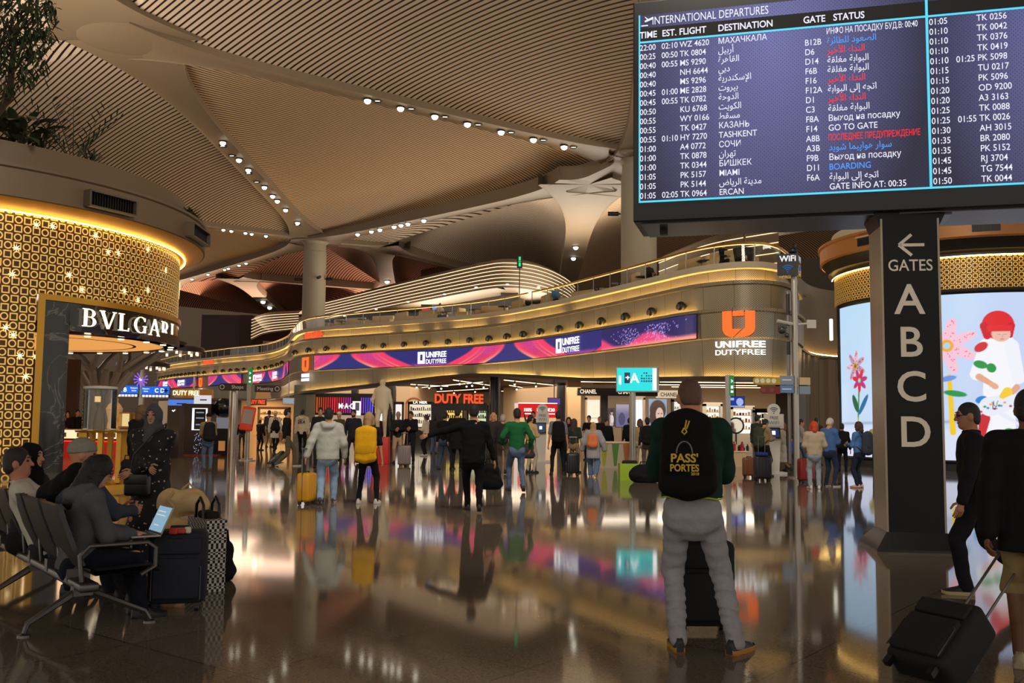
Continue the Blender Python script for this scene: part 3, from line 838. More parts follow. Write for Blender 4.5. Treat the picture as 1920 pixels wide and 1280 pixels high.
def bush(loc,r,label,name='potted_shrub',pot=True):
 t=thing(name,label,'plant',loc)
 if pot:
  b=MB();b.lathe([(0,0),(0.22,0),(0.28,0.4),(0,0.38)],14);part('pot',b,BLACK,t)
 b=MB()
 for k in range(120):
  a=random.uniform(0,2*PI);e=random.uniform(-0.1,1.4)
  leaf(b,(0,0,0.38),(math.cos(a)*math.cos(e),math.sin(a)*math.cos(e),math.sin(e)),r*random.uniform(0.6,1.1),0.07)
 part('foliage',b,LEAF,t)
bush(RIM.pt(uu(972),-0.6,7.62),0.5,'small green shrub beside the sofa right of the exit sign')
bush(RIM.pt(uu(1392),-0.7,7.62),0.4,'leafy shrub left of the big dark pot at the rounded corner')
def exit_sign(loc,label,h=2.6,face=1):
 t=thing('exit_sign',label,'exit sign',loc)
 b=MB();b.tube([(0,0,0),(0,0,h)],0.03,6);part('pole',b,DARKM,t)
 b=MB();b.box((0,0,h+0.4),(0.34,0.1,0.85),bev=0.03);part('sign_box',b,BLACK,t)
 b=MB()
 for zz in(0.22,0.58):b.box((0,-0.055,h+zz),(0.12,0.012,0.22))
 b.tube([(-0.08,-0.055,h+0.4),(0.08,-0.055,h+0.4)],0.02,4)
 part('pictogram',b,glow('exit_green',(40,220,120),1.2),t)
exit_sign(RIM.pt(uu(928),-1.8,7.62),'small green lit exit sign on a thin pole on the balcony',3.05)
c=RIM.pt(uu(745),-3.2,8.9)
t=thing('wall_screen','small blue and red information screen by the lounge bar','screen',c)
b=MB();b.box((0,0,0),(1.5,0.1,0.75));part('housing',b,BLACK,t)
b=MB();b.box((0.35,-0.06,0.08),(0.7,0.02,0.5));part('display',b,glow('blue_display',(90,150,255),1.0),t)
b=MB();b.box((-0.4,-0.06,-0.05),(0.6,0.02,0.3));part('advert',b,glow('red_display',(220,60,90),0.8),t)
# ================================================================== jewellery shop: round gold drum on the left
DC=Vector((-18.9,30.4,0));DR=7.8
def drum(a,r,z):return Vector((DC.x+r*math.cos(a),DC.y+r*math.sin(a),z))
def drum_ang(px,r=DR):
 """angle on the visible side of a cylinder of radius r seen through photo column px"""
 k=(px-960)/FPX;best=None
 for i in range(4000):
  a=-PI*0.75+i/4000*PI*1.0
  p=drum(a,r,0)
  n=Vector((math.cos(a),math.sin(a)))
  if n.dot(Vector((p.x,p.y)))>0:continue
  e=abs(p.x/p.y-k)
  if best is None or e<best[0]:best=(e,a)
 return best[1]
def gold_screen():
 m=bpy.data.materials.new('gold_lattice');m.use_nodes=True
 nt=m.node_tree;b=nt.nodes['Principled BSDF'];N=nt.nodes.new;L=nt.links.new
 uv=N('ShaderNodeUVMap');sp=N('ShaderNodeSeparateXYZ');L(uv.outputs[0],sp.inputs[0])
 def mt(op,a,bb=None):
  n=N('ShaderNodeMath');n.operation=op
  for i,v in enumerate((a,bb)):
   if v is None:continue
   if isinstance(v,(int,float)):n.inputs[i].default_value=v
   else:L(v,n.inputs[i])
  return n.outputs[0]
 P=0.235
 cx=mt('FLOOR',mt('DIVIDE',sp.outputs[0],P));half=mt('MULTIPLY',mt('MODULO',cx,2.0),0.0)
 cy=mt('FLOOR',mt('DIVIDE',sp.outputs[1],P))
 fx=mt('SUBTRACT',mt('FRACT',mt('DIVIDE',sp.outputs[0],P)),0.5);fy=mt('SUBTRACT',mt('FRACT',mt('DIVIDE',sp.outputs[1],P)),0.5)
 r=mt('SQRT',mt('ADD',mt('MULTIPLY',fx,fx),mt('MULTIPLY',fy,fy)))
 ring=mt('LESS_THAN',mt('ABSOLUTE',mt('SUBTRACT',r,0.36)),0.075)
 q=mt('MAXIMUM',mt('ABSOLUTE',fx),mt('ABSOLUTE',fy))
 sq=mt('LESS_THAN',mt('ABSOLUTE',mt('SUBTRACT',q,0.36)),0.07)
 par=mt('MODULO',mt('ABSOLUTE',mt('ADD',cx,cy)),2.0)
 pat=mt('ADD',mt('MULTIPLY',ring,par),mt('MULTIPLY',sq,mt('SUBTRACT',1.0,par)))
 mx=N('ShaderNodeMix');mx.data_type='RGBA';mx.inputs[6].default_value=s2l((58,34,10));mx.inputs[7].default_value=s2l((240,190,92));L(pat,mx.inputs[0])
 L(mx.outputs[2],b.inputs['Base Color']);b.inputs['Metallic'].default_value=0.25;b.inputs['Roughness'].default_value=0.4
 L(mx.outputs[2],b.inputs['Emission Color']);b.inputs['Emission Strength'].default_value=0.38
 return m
GOLD=mat('gold_frame',(196,146,52),0.35,0.7)
def arc_sheet(mb_rows,a0,a1,n=60):
 return[[drum(a0+(a1-a0)*k/n,r,z)for k in range(n+1)]for r,z in mb_rows]
def uv_drum(o,cen=DC,R=DR):
 me=o.data;ul=me.uv_layers.new(name='UVMap');ml=np.zeros(len(me.loops),int);me.loops.foreach_get('vertex_index',ml)
 co=np.zeros(len(me.vertices)*3);me.vertices.foreach_get('co',co);co=co.reshape(-1,3)
 u=np.arctan2(co[:,1]-cen.y,co[:,0]-cen.x)*R
 ul.data.foreach_set('uv',np.stack([u,co[:,2]],1)[ml].ravel())
aF0,aF1,aC1=drum_ang(62),drum_ang(80),drum_ang(126)
aEnd=0.62
mb=MB()
mb.grid(arc_sheet([(DR,0),(DR,6.9)],-PI*0.95,aF0,70))
mb.grid(arc_sheet([(DR,4.78),(DR,6.9)],aF0,aEnd,60))
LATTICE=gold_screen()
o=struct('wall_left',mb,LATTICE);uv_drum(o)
mb=MB()
mb.grid(arc_sheet([(DR,0),(DR+0.1,0),(DR+0.1,4.78),(DR,4.78)],aF0,aF0+(aF1-aF0)*0.75,3));
mb.grid(arc_sheet([(DR,4.64),(DR+0.1,4.64),(DR+0.1,4.80),(DR,4.80)],aF0,aEnd,60))
struct('trim_2',mb,GOLD)
def marble_mat():
 m=mat('black_marble',(16,14,14),0.12)
 nt=m.node_tree;b=nt.nodes['Principled BSDF'];N=nt.nodes.new;L=nt.links.new
 tc=N('ShaderNodeTexCoord');nz=N('ShaderNodeTexNoise');nz.inputs['Scale'].default_value=0.8;nz.inputs['Detail'].default_value=5;nz.inputs['Distortion'].default_value=1.2
 L(tc.outputs['Object'],nz.inputs['Vector'])
 cr=N('ShaderNodeValToRGB');e=cr.color_ramp.elements
 e[0].position=0.485;e[0].color=(0.004,0.0035,0.0035,1);e[1].position=0.5;e[1].color=(0.12,0.11,0.09,1)
 x=e.new(0.512);x.color=(0.004,0.0035,0.0035,1)
 L(nz.outputs['Fac'],cr.inputs['Fac']);L(cr.outputs['Color'],b.inputs['Base Color'])
 return m
MARBLE=marble_mat()
mb=MB()
mb.grid(arc_sheet([(DR-0.5,0),(DR+0.02,0),(DR+0.02,4.66),(DR-0.5,4.66)],aF0+(aF1-aF0)*0.7,aC1,8))
mb.add([drum(aC1,DR+0.02,0),drum(aC1,DR-0.5,0),drum(aC1,DR-0.5,4.66),drum(aC1,DR+0.02,4.66)],[(0,1,2,3)])
struct('column_3',mb,MARBLE)
mb=MB();mb.grid(arc_sheet([(DR-0.4,3.86),(DR+0.03,3.86),(DR+0.03,4.66),(DR-0.4,4.66)],aC1,aEnd,60));struct('lintel_1',mb,MARBLE)
CAN=mat('canopy_bronze',(112,92,68),0.5,0.15,var=0.05,vscale=0.4)
mb=MB()
mb.grid(arc_sheet([(DR,6.9),(DR+0.12,6.9),(DR+0.75,7.12)],-PI,PI,140));struct('trim_3',mb,mat('gold_soffit',(214,160,60),0.4,0.3))
mb=MB()
mb.grid(arc_sheet([(DR+0.75,7.12),(DR+0.80,7.14),(DR+0.80,7.86),(DR+0.86,7.90),(DR+0.86,7.98),(DR+0.2,8.0),(DR+0.15,8.0),(DR+0.15,8.72),(DR-0.3,8.72),(DR-0.3,8.1),(0.5,8.1)],-PI,PI,140))
struct('roof_1',mb,CAN)
mb=MB();us=[drum(-PI*0.9+k/120*(aEnd+PI*0.9),DR+0.16,6.87)for k in range(121)];mb.tube(us,0.022,4)
solid('led_strip',mb,glow('gold_strip',(255,202,110),12),'gold light strip under the canopy of the round jewellery shop','light strip')
def canopy_vent(px,w,label,R=DR+0.80,z=7.22,h=0.42):
 a=drum_ang(px,R);c=drum(a,R,z)
 t=thing('air_vent',label,'vent',c,a+PI/2)
 b=MB()
 for dx,dz,sx,sz in((0,0,w,0.05),(0,h,w,0.05),(-w/2,h/2,0.05,h),(w/2,h/2,0.05,h)):b.box((dx,-0.08,dz),(sx,0.3,sz))
 part('frame',b,mat('vent_frame',(92,78,60),0.5),t)
 b=MB();b.box((0,0.03,h/2),(w,0.04,h));part('backing',b,BLACK,t)
 b=MB()
 for k in range(18):b.box((-w/2+w*(k+0.5)/18,-0.06,h/2),(0.012,0.12,h-0.05))
 part('louvre',b,DARKM,t)
canopy_vent(190,1.55,'dark slotted air vent on the canopy of the round gold shop, facing the hall')
canopy_vent(357,1.9,'dark slotted air vent at the right tip of the gold shop canopy')
def flared(ch):
 """strokes of a letter in a unit-high box: list of polygons, width"""
 def st(x0,y0,x1,y1,w0,w1):
  d=Vector((x1-x0,y1-y0));d.normalize();p=Vector((-d.y,d.x))
  return[(x0+p.x*w0/2,y0+p.y*w0/2),(x0-p.x*w0/2,y0-p.y*w0/2),(x1-p.x*w1/2,y1-p.y*w1/2),(x1+p.x*w1/2,y1+p.y*w1/2)]
 def serif(x,y,w=0.30,h=0.05):return[(x-w/2,y-h/2),(x+w/2,y-h/2),(x+w/2,y+h/2),(x-w/2,y+h/2)]
 def bowl(cx,cy,rx,ry,a0,a1,w0,w1,n=14):
  out=[]
  for k in range(n):
   A,B=[math.radians(a0+(a1-a0)*(k+i)/n)for i in(0,1)]
   f=lambda a:w0+(w1-w0)*abs(math.cos(a))
   out.append([(cx+(rx+f(A)/2)*math.cos(A),cy+(ry+w0/2)*math.sin(A)),(cx+(rx+f(B)/2)*math.cos(B),cy+(ry+w0/2)*math.sin(B)),(cx+(rx-f(B)/2)*math.cos(B),cy+(ry-w0/2)*math.sin(B)),(cx+(rx-f(A)/2)*math.cos(A),cy+(ry-w0/2)*math.sin(A))])
  return out
 if ch=='B':return[st(.14,0,.14,1,.15,.15),serif(.14,.02),serif(.14,.98),st(.14,.97,.34,.97,.05,.05),st(.14,.54,.36,.54,.05,.05),st(.14,.03,.36,.03,.05,.05)]+bowl(.34,.755,.19,.215,90,-90,.05,.14)+bowl(.36,.285,.22,.255,90,-90,.05,.15),.72
 if ch=='V':return[st(.06,1,.38,0,.15,.12),st(.70,1,.40,0,.06,.06),serif(.07,.98,.26),serif(.69,.98,.2)],.78
 if ch=='L':return[st(.14,0,.14,1,.15,.15),serif(.14,.02),serif(.14,.98),st(.14,.03,.52,.03,.06,.06),st(.52,0,.54,.2,.05,.03)],.62
 if ch=='G':return bowl(.46,.5,.37,.47,42,318,.05,.15,22)+[st(.74,.04,.74,.44,.13,.13),serif(.74,.44,.28),st(.73,.72,.74,.94,.05,.03)],.92
 if ch=='A':return[st(.08,0,.38,1,.06,.07),st(.38,1,.70,0,.12,.15),st(.18,.34,.58,.34,.05,.05),serif(.08,.02,.22),serif(.70,.02,.28)],.82
 if ch=='R':return[st(.14,0,.14,1,.15,.15),serif(.14,.02),serif(.14,.98),st(.14,.97,.34,.97,.05,.05),st(.14,.5,.36,.5,.05,.05),st(.34,.5,.66,0,.13,.15),serif(.68,.02,.2)]+bowl(.34,.735,.21,.235,90,-90,.05,.14),.76
 return[st(.14,0,.14,1,.15,.15),serif(.14,.02),serif(.14,.98)],.34
def drum_sign(word,cols,z,h,label,R=DR+0.12):
 t=thing('shop_sign',label,'sign',drum(drum_ang(230,R),R,z))
 for c,(p0,p1)in zip(word,cols):
  b=MB();polys,w=flared(c);a0,a1=drum_ang(p0,R),drum_ang(p1,R)
  for poly in polys:
   n=len(poly);F=lambda x,y,o:drum(a0+(a1-a0)*x/w,R+o,z+y*h)
   b.add([F(x,y,0.03)for x,y in poly]+[F(x,y,0.0)for x,y in poly],[tuple(range(n))]+[(i,(i+1)%n,n+(i+1)%n,n+i)for i in range(n)])
  part('letter',b,glow('sign_cream',(255,236,200),1.9),t,world=True)
drum_sign('BVLGARI',[(150,178),(184,213),(218,240),(247,272),(276,296),(299,313),(317,322)],4.02,0.50,'cream glowing BVLGARI letters on the black curved fascia')
STAR=glow('star_light',(255,214,158),2.6)
def starburst(px,py,first=[None]):
 a=drum_ang(px);D=drum(a,DR,0).y;z=CAM_H+(790+0.0105*(px-960)-py)*D/FPX
 if first[0]is None:
  b=MB()
  for k in range(4):
   q=k*PI/4
   b.tube([(-0.105*math.cos(q),0,-0.105*math.sin(q)),(0,0,0),(0.105*math.cos(q),0,0.105*math.sin(q))],[0.005,0.014,0.005],4)
  me=b.mesh('star_light');me.materials.append(STAR);first[0]=bpy.data.objects.new('star_light',me);C.objects.link(first[0]);o=first[0]
 else:
  o=first[0].copy();C.objects.link(o)
 o.location=drum(a,DR+0.06,z);o.rotation_euler=(0,0,a+PI/2)
 setp(o,'small eight-pointed star light on the gold lattice drum','star light','star lights on the gold lattice')
for p in[(52,418),(83,421),(165,439),(17,463),(119,514),(12,513),(144,542),(265,465),(209,472),(224,545),(268,543),(250,562),(5,614),(20,628),(34,667),(64,669),(47,706),(300,505),(190,470)]:starburst(*p)
c=at(331,545,34)
t=thing('blade_sign','small round-ended glowing gold blade sign at the right edge of the gold drum','sign',c)
b=MB();b.box((0,0,0),(0.12,0.3,0.75),bev=0.05);part('frame',b,GOLD,t)
b=MB();b.tube([(0.08,-0.05,-0.3),(0.1,-0.05,0.3)],0.04,6);part('light_tube',b,glow('blade_glow',(255,220,140),2.2),t)
INC=Vector((-15.6,30.6,3.86))
mb=MB();mb.lathe([(4.2,0.0),(4.0,0.06),(3.2,0.08),(3.1,0.02),(0,0.02)],60,INC)
t=thing('ceiling_disc','glowing cream round ceiling disc inside the jewellery shop','ceiling panel',INC)
part('disc',mb,glow('amber_disc',(232,160,84),1.0),t,world=True)
b=MB();b.lathe([(3.35,-0.02),(3.30,-0.03),(3.25,-0.02)],60,INC);part('dark_ring',b,mat('ring_line',(84,50,20),0.6),t,world=True)
for k in range(26):
 a=k/26*2*PI
 b=MB();b.lathe([(0,0.0),(0.09,0.0),(0.1,0.03)],8,(INC.x+4.45*math.cos(a),INC.y+4.45*math.sin(a),3.80));part('downlight',b,glow('shop_downlight',(255,220,170),3.0),t,world=True)
b=MB();b.lathe([(4.2,0.0),(4.7,0.0),(4.7,0.3),(4.2,0.3)],60,INC);part('bulkhead',b,mat('bulkhead',(70,54,38),0.5),t,world=True)
mb=MB();mb.lathe([(0.1,3.95),(7.3,3.95)],60,DC);struct('ceiling',mb,mat('shop_soffit',(96,74,52),0.6))
def lit_counter(px0,px1,D,label):
 a,b_=at(px0,800,D).x,at(px1,800,D).x;w=b_-a
 t=thing('jewellery_counter',label,'counter',((a+b_)/2,D,0))
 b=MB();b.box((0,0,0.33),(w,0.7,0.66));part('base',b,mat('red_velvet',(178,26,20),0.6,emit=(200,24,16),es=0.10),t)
 b=MB();b.box((0,0.02,0.66),(w,0.72,0.10));part('plinth_band',b,mat('dark_wood',(30,20,16),0.4),t)
 b=MB();b.box((0,-0.36,0.62),(w,0.03,0.04));part('red_light',b,glow('red_line',(255,40,24),2.2),t)
 b=MB();b.box((0,0.04,0.87),(w,0.62,0.30));part('lit_case',b,glow('case_light',(255,226,180),1.15),t)
 b=MB();b.box((0,0,1.04),(w,0.74,0.03));part('worktop',b,mat('counter_top',(190,160,120),0.2),t)
 for k in range(int(w/0.9)):
  b=MB();b.box((-w/2+0.45+0.9*k,-0.3,0.85),(0.5,0.04,0.16));part('display_tray',b,mat('tray',(120,84,52),0.5),t)
 return t
lit_counter(96,305,35.5,'long red jewellery counter with a lit glass case beneath the ceiling disc')
mb=MB();mb.box((-22,38.6,1.9),(9.2,0.3,3.8));struct('wall_shop',mb,mat('shop_back',(88,58,36),0.7))
def vitrine():
 c=on_z(196,919);c.y+=0.55;c.x-=0.25
 t=thing('glass_vitrine','tall gold-barred glass vitrine standing in front of the jewellery counter','display case',(c.x,c.y,0))
 b=MB();b.lathe([(0,0),(0.62,0),(0.62,0.10),(0.5,0.16),(0,0.16)],6);part('base',b,GOLD,t)
 for k in range(8):
  a=k/8*2*PI+0.2
  b=MB();b.box((0.48*math.cos(a),0.48*math.sin(a),0.66),(0.10,0.10,1.04));part('bar',b,GOLD,t)
 b=MB();b.lathe([(0.0,1.18),(0.60,1.18),(0.62,1.22),(0,1.24)],24);part('shelf',b,GOLD,t)
 b=MB();b.lathe([(0.34,1.24),(0.34,2.1)],28,(-0.16,0,0));part('glass_drum',b,GLASS,t)
 b=MB();b.lathe([(0.34,2.1),(0.34,2.15),(0,2.17)],28,(-0.16,0,0));part('lid',b,mat('pale_metal',(180,180,170),0.4),t)
 b=MB();b.lathe([(0.12,1.24),(0.1,1.5),(0.05,1.7),(0.08,1.78),(0.0,1.82)],14,(-0.16,0,0));part('bust',b,mat('bust_velvet',(120,108,96),0.8),t)
 b=MB();b.box((-0.16,-0.12,1.88),(0.12,0.02,0.12));part('watch_face',b,glow('watch_glow',(255,208,140),0.9),t)
vitrine()
def bust(px,D,label):
 c=at(px,800,D);t=thing('necklace_bust',label,'display bust',(c.x,D,1.055))
 b=MB();b.lathe([(0.0,0.0),(0.2,0.0),(0.24,0.06),(0.2,0.35),(0.3,0.75),(0.22,0.9),(0.12,1.0),(0.13,1.14),(0,1.15)],16);part('torso_form',b,mat('cream_bust',(214,178,130),0.7,emit=(255,200,130),es=0.12),t)
 b=MB();b.tube([(0.2*math.cos(a),-0.06+0.2*math.sin(a),0.86-0.12*math.cos(a+PI/2))for a in np.linspace(0,2*PI,16)],0.014,5);part('necklace',b,GOLD,t)
bust(213,35.6,'cream necklace bust on the red counter, beside the vitrine')
def lit_box(px0,px1,y0,y1,D,label,col=(240,214,150),es=0.9,name='lit_showcase'):
 a,q=at(px0,y1,D),at(px1,y0,D)
 t=thing(name,label,'showcase',((a.x+q.x)/2,D,a.z));w=q.x-a.x;h=q.z-a.z
 b=MB();b.box((0,0.2,h/2),(w,0.06,h));part('back_panel',b,glow('show_%d_%d_%d'%tuple(col),col,es),t)
 b=MB()
 for x in(-w/2,w/2):b.box((x,0,h/2),(0.04,0.42,h))
 b.box((0,0,h),(w,0.42,0.05));b.box((0,0,0.0),(w,0.42,0.05));part('frame',b,GOLD,t)
 return t
lit_box(224,248,774,800,35.7,'square cream lit showcase on the counter right of the necklace bust')
lit_box(255,268,778,800,35.7,'red velvet lit showcase on the counter behind the woman in the grey hijab',(220,50,40),0.8)
lit_box(272,284,779,800,35.7,'small yellow lit box on the counter by the woman in the grey hijab',(240,210,130),0.9)
def tree_column():
 D=42;c=at(186,800,D);t=thing('branching_column','silver tree-like branching column beyond the jewellery counter','column',(c.x,D,0))
 SIL=mat('silver_branch',(196,184,168),0.45,0.15)
 for k in range(7):
  a=k/7*2*PI+0.3
  b=MB();p=[(0.55*math.cos(a),0.55*math.sin(a),0.0),(0.5*math.cos(a),0.5*math.sin(a),2.4),(1.25*math.cos(a),1.25*math.sin(a),3.5)]
  b.tube(p,[0.20,0.17,0.15],8,M=None);part('trunk',b,SIL,t)
  for s in(-1,1):
   b=MB();b.tube([p[2],((1.25+0.9)*math.cos(a+s*0.22),(1.25+0.9)*math.sin(a+s*0.22),4.1),(3.0*math.cos(a+s*0.38),3.0*math.sin(a+s*0.38),4.75)],[0.14,0.11,0.08],7);part('branch',b,SIL,t)
  b=MB();b.tube([p[1],(1.3*math.cos(a+0.45),1.3*math.sin(a+0.45),3.5)],0.10,7);part('branch',b,SIL,t)
 b=MB();b.lathe([(3.4,4.72),(3.5,4.85),(0,4.9)],40);part('canopy_disc',b,mat('disc_dark',(70,58,48),0.6),t)
tree_column()
def ring_lamp(px,py,D,r,label):
 c=at(px,py,D);t=thing('ring_canopy',label,'canopy',c)
 b=MB();b.lathe([(r,0),(r,0.22),(r-0.2,0.3),(0,0.3),(0,0.1),(r-0.1,0.0)],40);part('disc',b,mat('ring_black',(26,24,26),0.3),t)
 for k in range(12):
  a=k/12*2*PI;q=MB();q.tube([(r*0.8*math.cos(a),r*0.8*math.sin(a),0),(r*0.8*math.cos(a),r*0.8*math.sin(a),-0.16)],0.07,8);part('lamp',q,glow('ring_lamp',(255,226,190),1.5),t)
 return t
t=ring_lamp(268,688,56,1.5,'dark round hanging canopy with lamps beyond the jewellery shop')
b=MB();b.tube([(0,0,-0.7),(0,0,0.0)],0.12,8);part('stem',b,STEEL,t)
t=ring_lamp(322,660,52,1.7,'dark lamp ring with red light at the right end of the black fascia')
def blue_gate_sign(px0,px1,y0,y1,D,words,right,label):
 a,q=at(px0,y1,D),at(px1,y0,D);w=q.x-a.x;h=q.z-a.z
 t=thing('gate_sign',label,'sign',((a.x+q.x)/2,D,a.z),0,'blue overhead gate signs')
 b=MB();b.box((0,0.1,h/2),(w,0.2,h));part('housing',b,BLACK,t)
 b=MB();b.box((0,-0.01,h*0.64),(w,0.02,h*0.66));part('blue_panel',b,glow('sign_blue',(30,110,240),0.9),t)
 b=MB();add_text(b,words,(-0.15 if not right else 0.25,-0.03,h*0.46),(1,0,0),size=h*0.5,bold=0.02)
 s=-1 if not right else 1
 add_text(b,'Passport',(0.34*w*-s,-0.03,h*0.72),(1,0,0),size=h*0.17);add_text(b,'Gates',(0.34*w*-s,-0.03,h*0.5),(1,0,0),size=h*0.17)
 part('lettering',b,WHITE_L,t)
 b=MB();x=0.38*w*s
 b.box((x,-0.03,h*0.62),(0.30,0.012,0.07));b.box((x,-0.03,h*0.62),(0.09,0.012,0.26));part('plane_icon',b,BLACK,t)
 b=MB()
 for k in range(8):b.box((-w*0.42+k*w*0.12,-0.02,h*0.14),(0.16,0.012,0.14))
 part('icon_row',b,mat('icon_white',(230,230,230),0.6,emit=(230,235,255),es=0.8),t)
 return t
blue_gate_sign(208,260,722,744,58,'A B',False,'blue overhead sign lettered A B, left half of a pair beyond the jewellery shop')
blue_gate_sign(265,318,724,745,58,'C D',True,'blue overhead sign lettered C D, right half of a pair beyond the jewellery shop')
c=at(262,712,57.8);mb=MB();mb.box((0,0,0),(0.25,0.25,4.2),M=Matrix.Translation((c.x,58.2,2.1)));solid('sign_post',mb,STEEL,'steel post between the two blue overhead gate signs','post')
c=at(264,711,57.5);t=thing('snowflake_decoration','violet lit snowflake decoration above the blue gate signs','decoration',c)
for k in range(12):
 a=k/12*2*PI;b=MB();b.tube([(0,0,0),(0.36*math.cos(a),0,0.36*math.sin(a))],0.03,5);b.ball((0.40*math.cos(a),0,0.40*math.sin(a)),0.045,8,6);part('arm',b,glow('violet',(150,100,255),1.1),t)
b=MB();b.ball((0,0,0),0.1,10,8);part('hub',b,glow('violet_hub',(230,200,255),1.4),t)
def frond_plant(loc,label,n=9,L=1.6,name='palm_plant'):
 t=thing(name,label,'plant',loc)
 st=MB();lf=MB()
 for k in range(n):
  a=k/n*2*PI+random.uniform(-0.3,0.3);up=random.uniform(0.8,2.0);d=Vector((math.cos(a),math.sin(a),up)).normalized()
  pts=[Vector((0,0,0))+d*(L*i/8)+Vector((math.cos(a),math.sin(a),-0.9))*(0.10*L*(i/8)**2)for i in range(9)]
  st.tube(pts,[0.02-0.0018*i for i in range(9)],5)
  for i in range(2,9):
   for s in(-1,1):
    side=d.cross(Vector((0,0,1))).normalized()*s
    leaf(lf,pts[i],side*0.8+d*0.7+Vector((0,0,0.1)),0.55*(1-0.05*i),0.045,0.25,4)
 part('stem',st,mat('palm_stem',(60,60,30),0.7),t);part('frond',lf,LEAF,t)
def broad_plant(loc,label,n,r,h,name='leafy_shrub',lw=0.22,ll=0.6,e0=-0.1):
 t=thing(name,label,'plant',loc)
 st=MB();lf=MB()
 for k in range(5):
  a=k*1.3;st.tube([(0,0,-0.2),(0.1*math.cos(a),0.1*math.sin(a),h*0.5),(r*0.5*math.cos(a),r*0.5*math.sin(a),h)],[0.03,0.025,0.012],6)
 for k in range(n):
  a=random.uniform(0,2*PI);e=random.uniform(e0,1.3);q=random.uniform(0.1,0.8)*r
  p=(q*math.cos(a),q*math.sin(a),h*random.uniform(0.25,1.0))
  leaf(lf,p,(math.cos(a)*math.cos(e),math.sin(a)*math.cos(e),math.sin(e)),ll*random.uniform(0.6,1.1),lw,0.35)
 part('stem',st,mat('palm_stem',(60,60,30),0.7),t);part('leaves',lf,LEAF,t)
def roof_pt(px,R=DR-0.35,z=8.6):
 p=drum(drum_ang(px,R),R,z);return p
broad_plant(roof_pt(18),'low broad-leaved shrub at the left end of the roof planting',60,0.9,0.9,lw=0.3,ll=0.8)
frond_plant(roof_pt(118),'arching palm rising above the roof parapet left of the vent',10,1.9)
broad_plant(roof_pt(52),'fine bushy shrub behind the parapet between the broad shrub and the palm',140,0.6,0.75,lw=0.06,ll=0.3)
broad_plant(roof_pt(150),'short spiky shrub right of the palm on the roof',60,0.35,0.45,lw=0.05,ll=0.4,e0=0.5)
broad_plant(drum(drum_ang(345,DR+0.4),DR+0.4,7.95),'small dark trailing plant at the right tip of the canopy',150,0.3,0.45,lw=0.07,ll=0.22)
def roof_tree():
 base=Vector((-13.4,23.2,8.1));top=at(28,78,22.5)
 t=thing('indoor_tree','leafy indoor tree on the shop roof with foliage at the upper left corner','tree',base)
 b=MB();b.tube([base,base.lerp(top,0.5)+Vector((0.3,0.2,0)),top+Vector((0,0,0.4))],[0.12,0.09,0.05],8);part('trunk',b,mat('bark',(80,62,44),0.8),t,world=True)
 lf=MB()
 cl=[(at(px,py,D),r)for px,py,D,r in[(30,20,22.5,0.75),(75,30,22.3,0.55),(10,75,22.6,0.6),(40,90,22.4,0.5),(70,75,22.5,0.45),(20,130,22.3,0.4),(65,125,22.4,0.35),(-40,40,23,1.0),(45,150,22.3,0.18),(95,15,22.4,0.2),(-60,110,23,0.9),(30,-60,22.6,1.0),(5,170,22.6,0.3)]]
 for c,r in cl:
  for k in range(int(150*(r/0.6)**1.4)):
   a=random.uniform(0,2*PI);e=math.asin(random.uniform(-1,1));q=r*random.random()**0.4
   p=c+Vector((math.cos(a)*math.cos(e),math.sin(a)*math.cos(e),math.sin(e)))*q
   leaf(lf,p,(random.uniform(-1,1),random.uniform(-1,1),random.uniform(-1.2,0.3)),random.uniform(0.14,0.30),0.06,0.25,3)
 part('foliage',lf,LEAF,t,world=True)
roof_tree()
# ================================================================== right tower with the wrap-round picture
TC=Vector((17.6,36.4,0));TR=5.0
def tow(a,r,z):return Vector((TC.x+r*math.cos(a),TC.y+r*math.sin(a),z))
def tow_sheet(rows,a0,a1,n=90):return[[tow(a0+(a1-a0)*k/n,r,z)for k in range(n+1)]for r,z in rows]
mb=MB();mb.grid(tow_sheet([(TR+0.06,0),(TR+0.06,0.26),(TR-0.05,0.30)],-PI*1.25,PI*0.3));struct('wall_tower',mb,BLACK)
mb=MB();mb.grid(tow_sheet([(TR-0.05,0.2),(TR-0.05,7.4)],-PI*1.3,PI*0.7));struct('wall_tower',mb,BLACK)
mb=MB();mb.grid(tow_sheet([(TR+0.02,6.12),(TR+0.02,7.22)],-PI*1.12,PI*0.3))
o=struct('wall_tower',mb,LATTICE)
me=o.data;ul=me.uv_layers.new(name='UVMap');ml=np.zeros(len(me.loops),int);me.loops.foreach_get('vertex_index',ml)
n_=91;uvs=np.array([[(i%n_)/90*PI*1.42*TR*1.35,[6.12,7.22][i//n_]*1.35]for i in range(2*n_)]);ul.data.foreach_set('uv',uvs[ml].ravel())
mb=MB();mb.tube([tow(-PI*1.1+k/80*PI*1.4,TR+0.1,7.20)for k in range(81)],0.022,4)
solid('led_strip',mb,glow('gold_strip_soft',(255,206,120),9),'gold light strip above the lattice band of the picture tower','light strip')
mb=MB();mb.grid(tow_sheet([(TR-0.1,7.35),(TR+0.25,7.4),(TR+0.42,7.75),(TR+0.48,7.78)],-PI,PI,120));struct('trim_4',mb,mat('tower_cove',(30,22,16),0.5))
COPPER=mat('canopy_copper',(170,112,56),0.45,0.25,var=0.12,vscale=0.35)
mb=MB();mb.grid(tow_sheet([(TR+0.48,7.74),(TR+0.55,7.8),(TR+0.55,8.30),(TR+0.62,8.36),(TR+0.62,8.44)],-PI,PI,120));struct('roof_2',mb,COPPER)
mb=MB();mb.grid(tow_sheet([(TR+0.62,8.44),(TR+0.2,8.46),(TR+0.1,8.9),(0.3,8.95)],-PI,PI,120));struct('roof_2',mb,PALE)
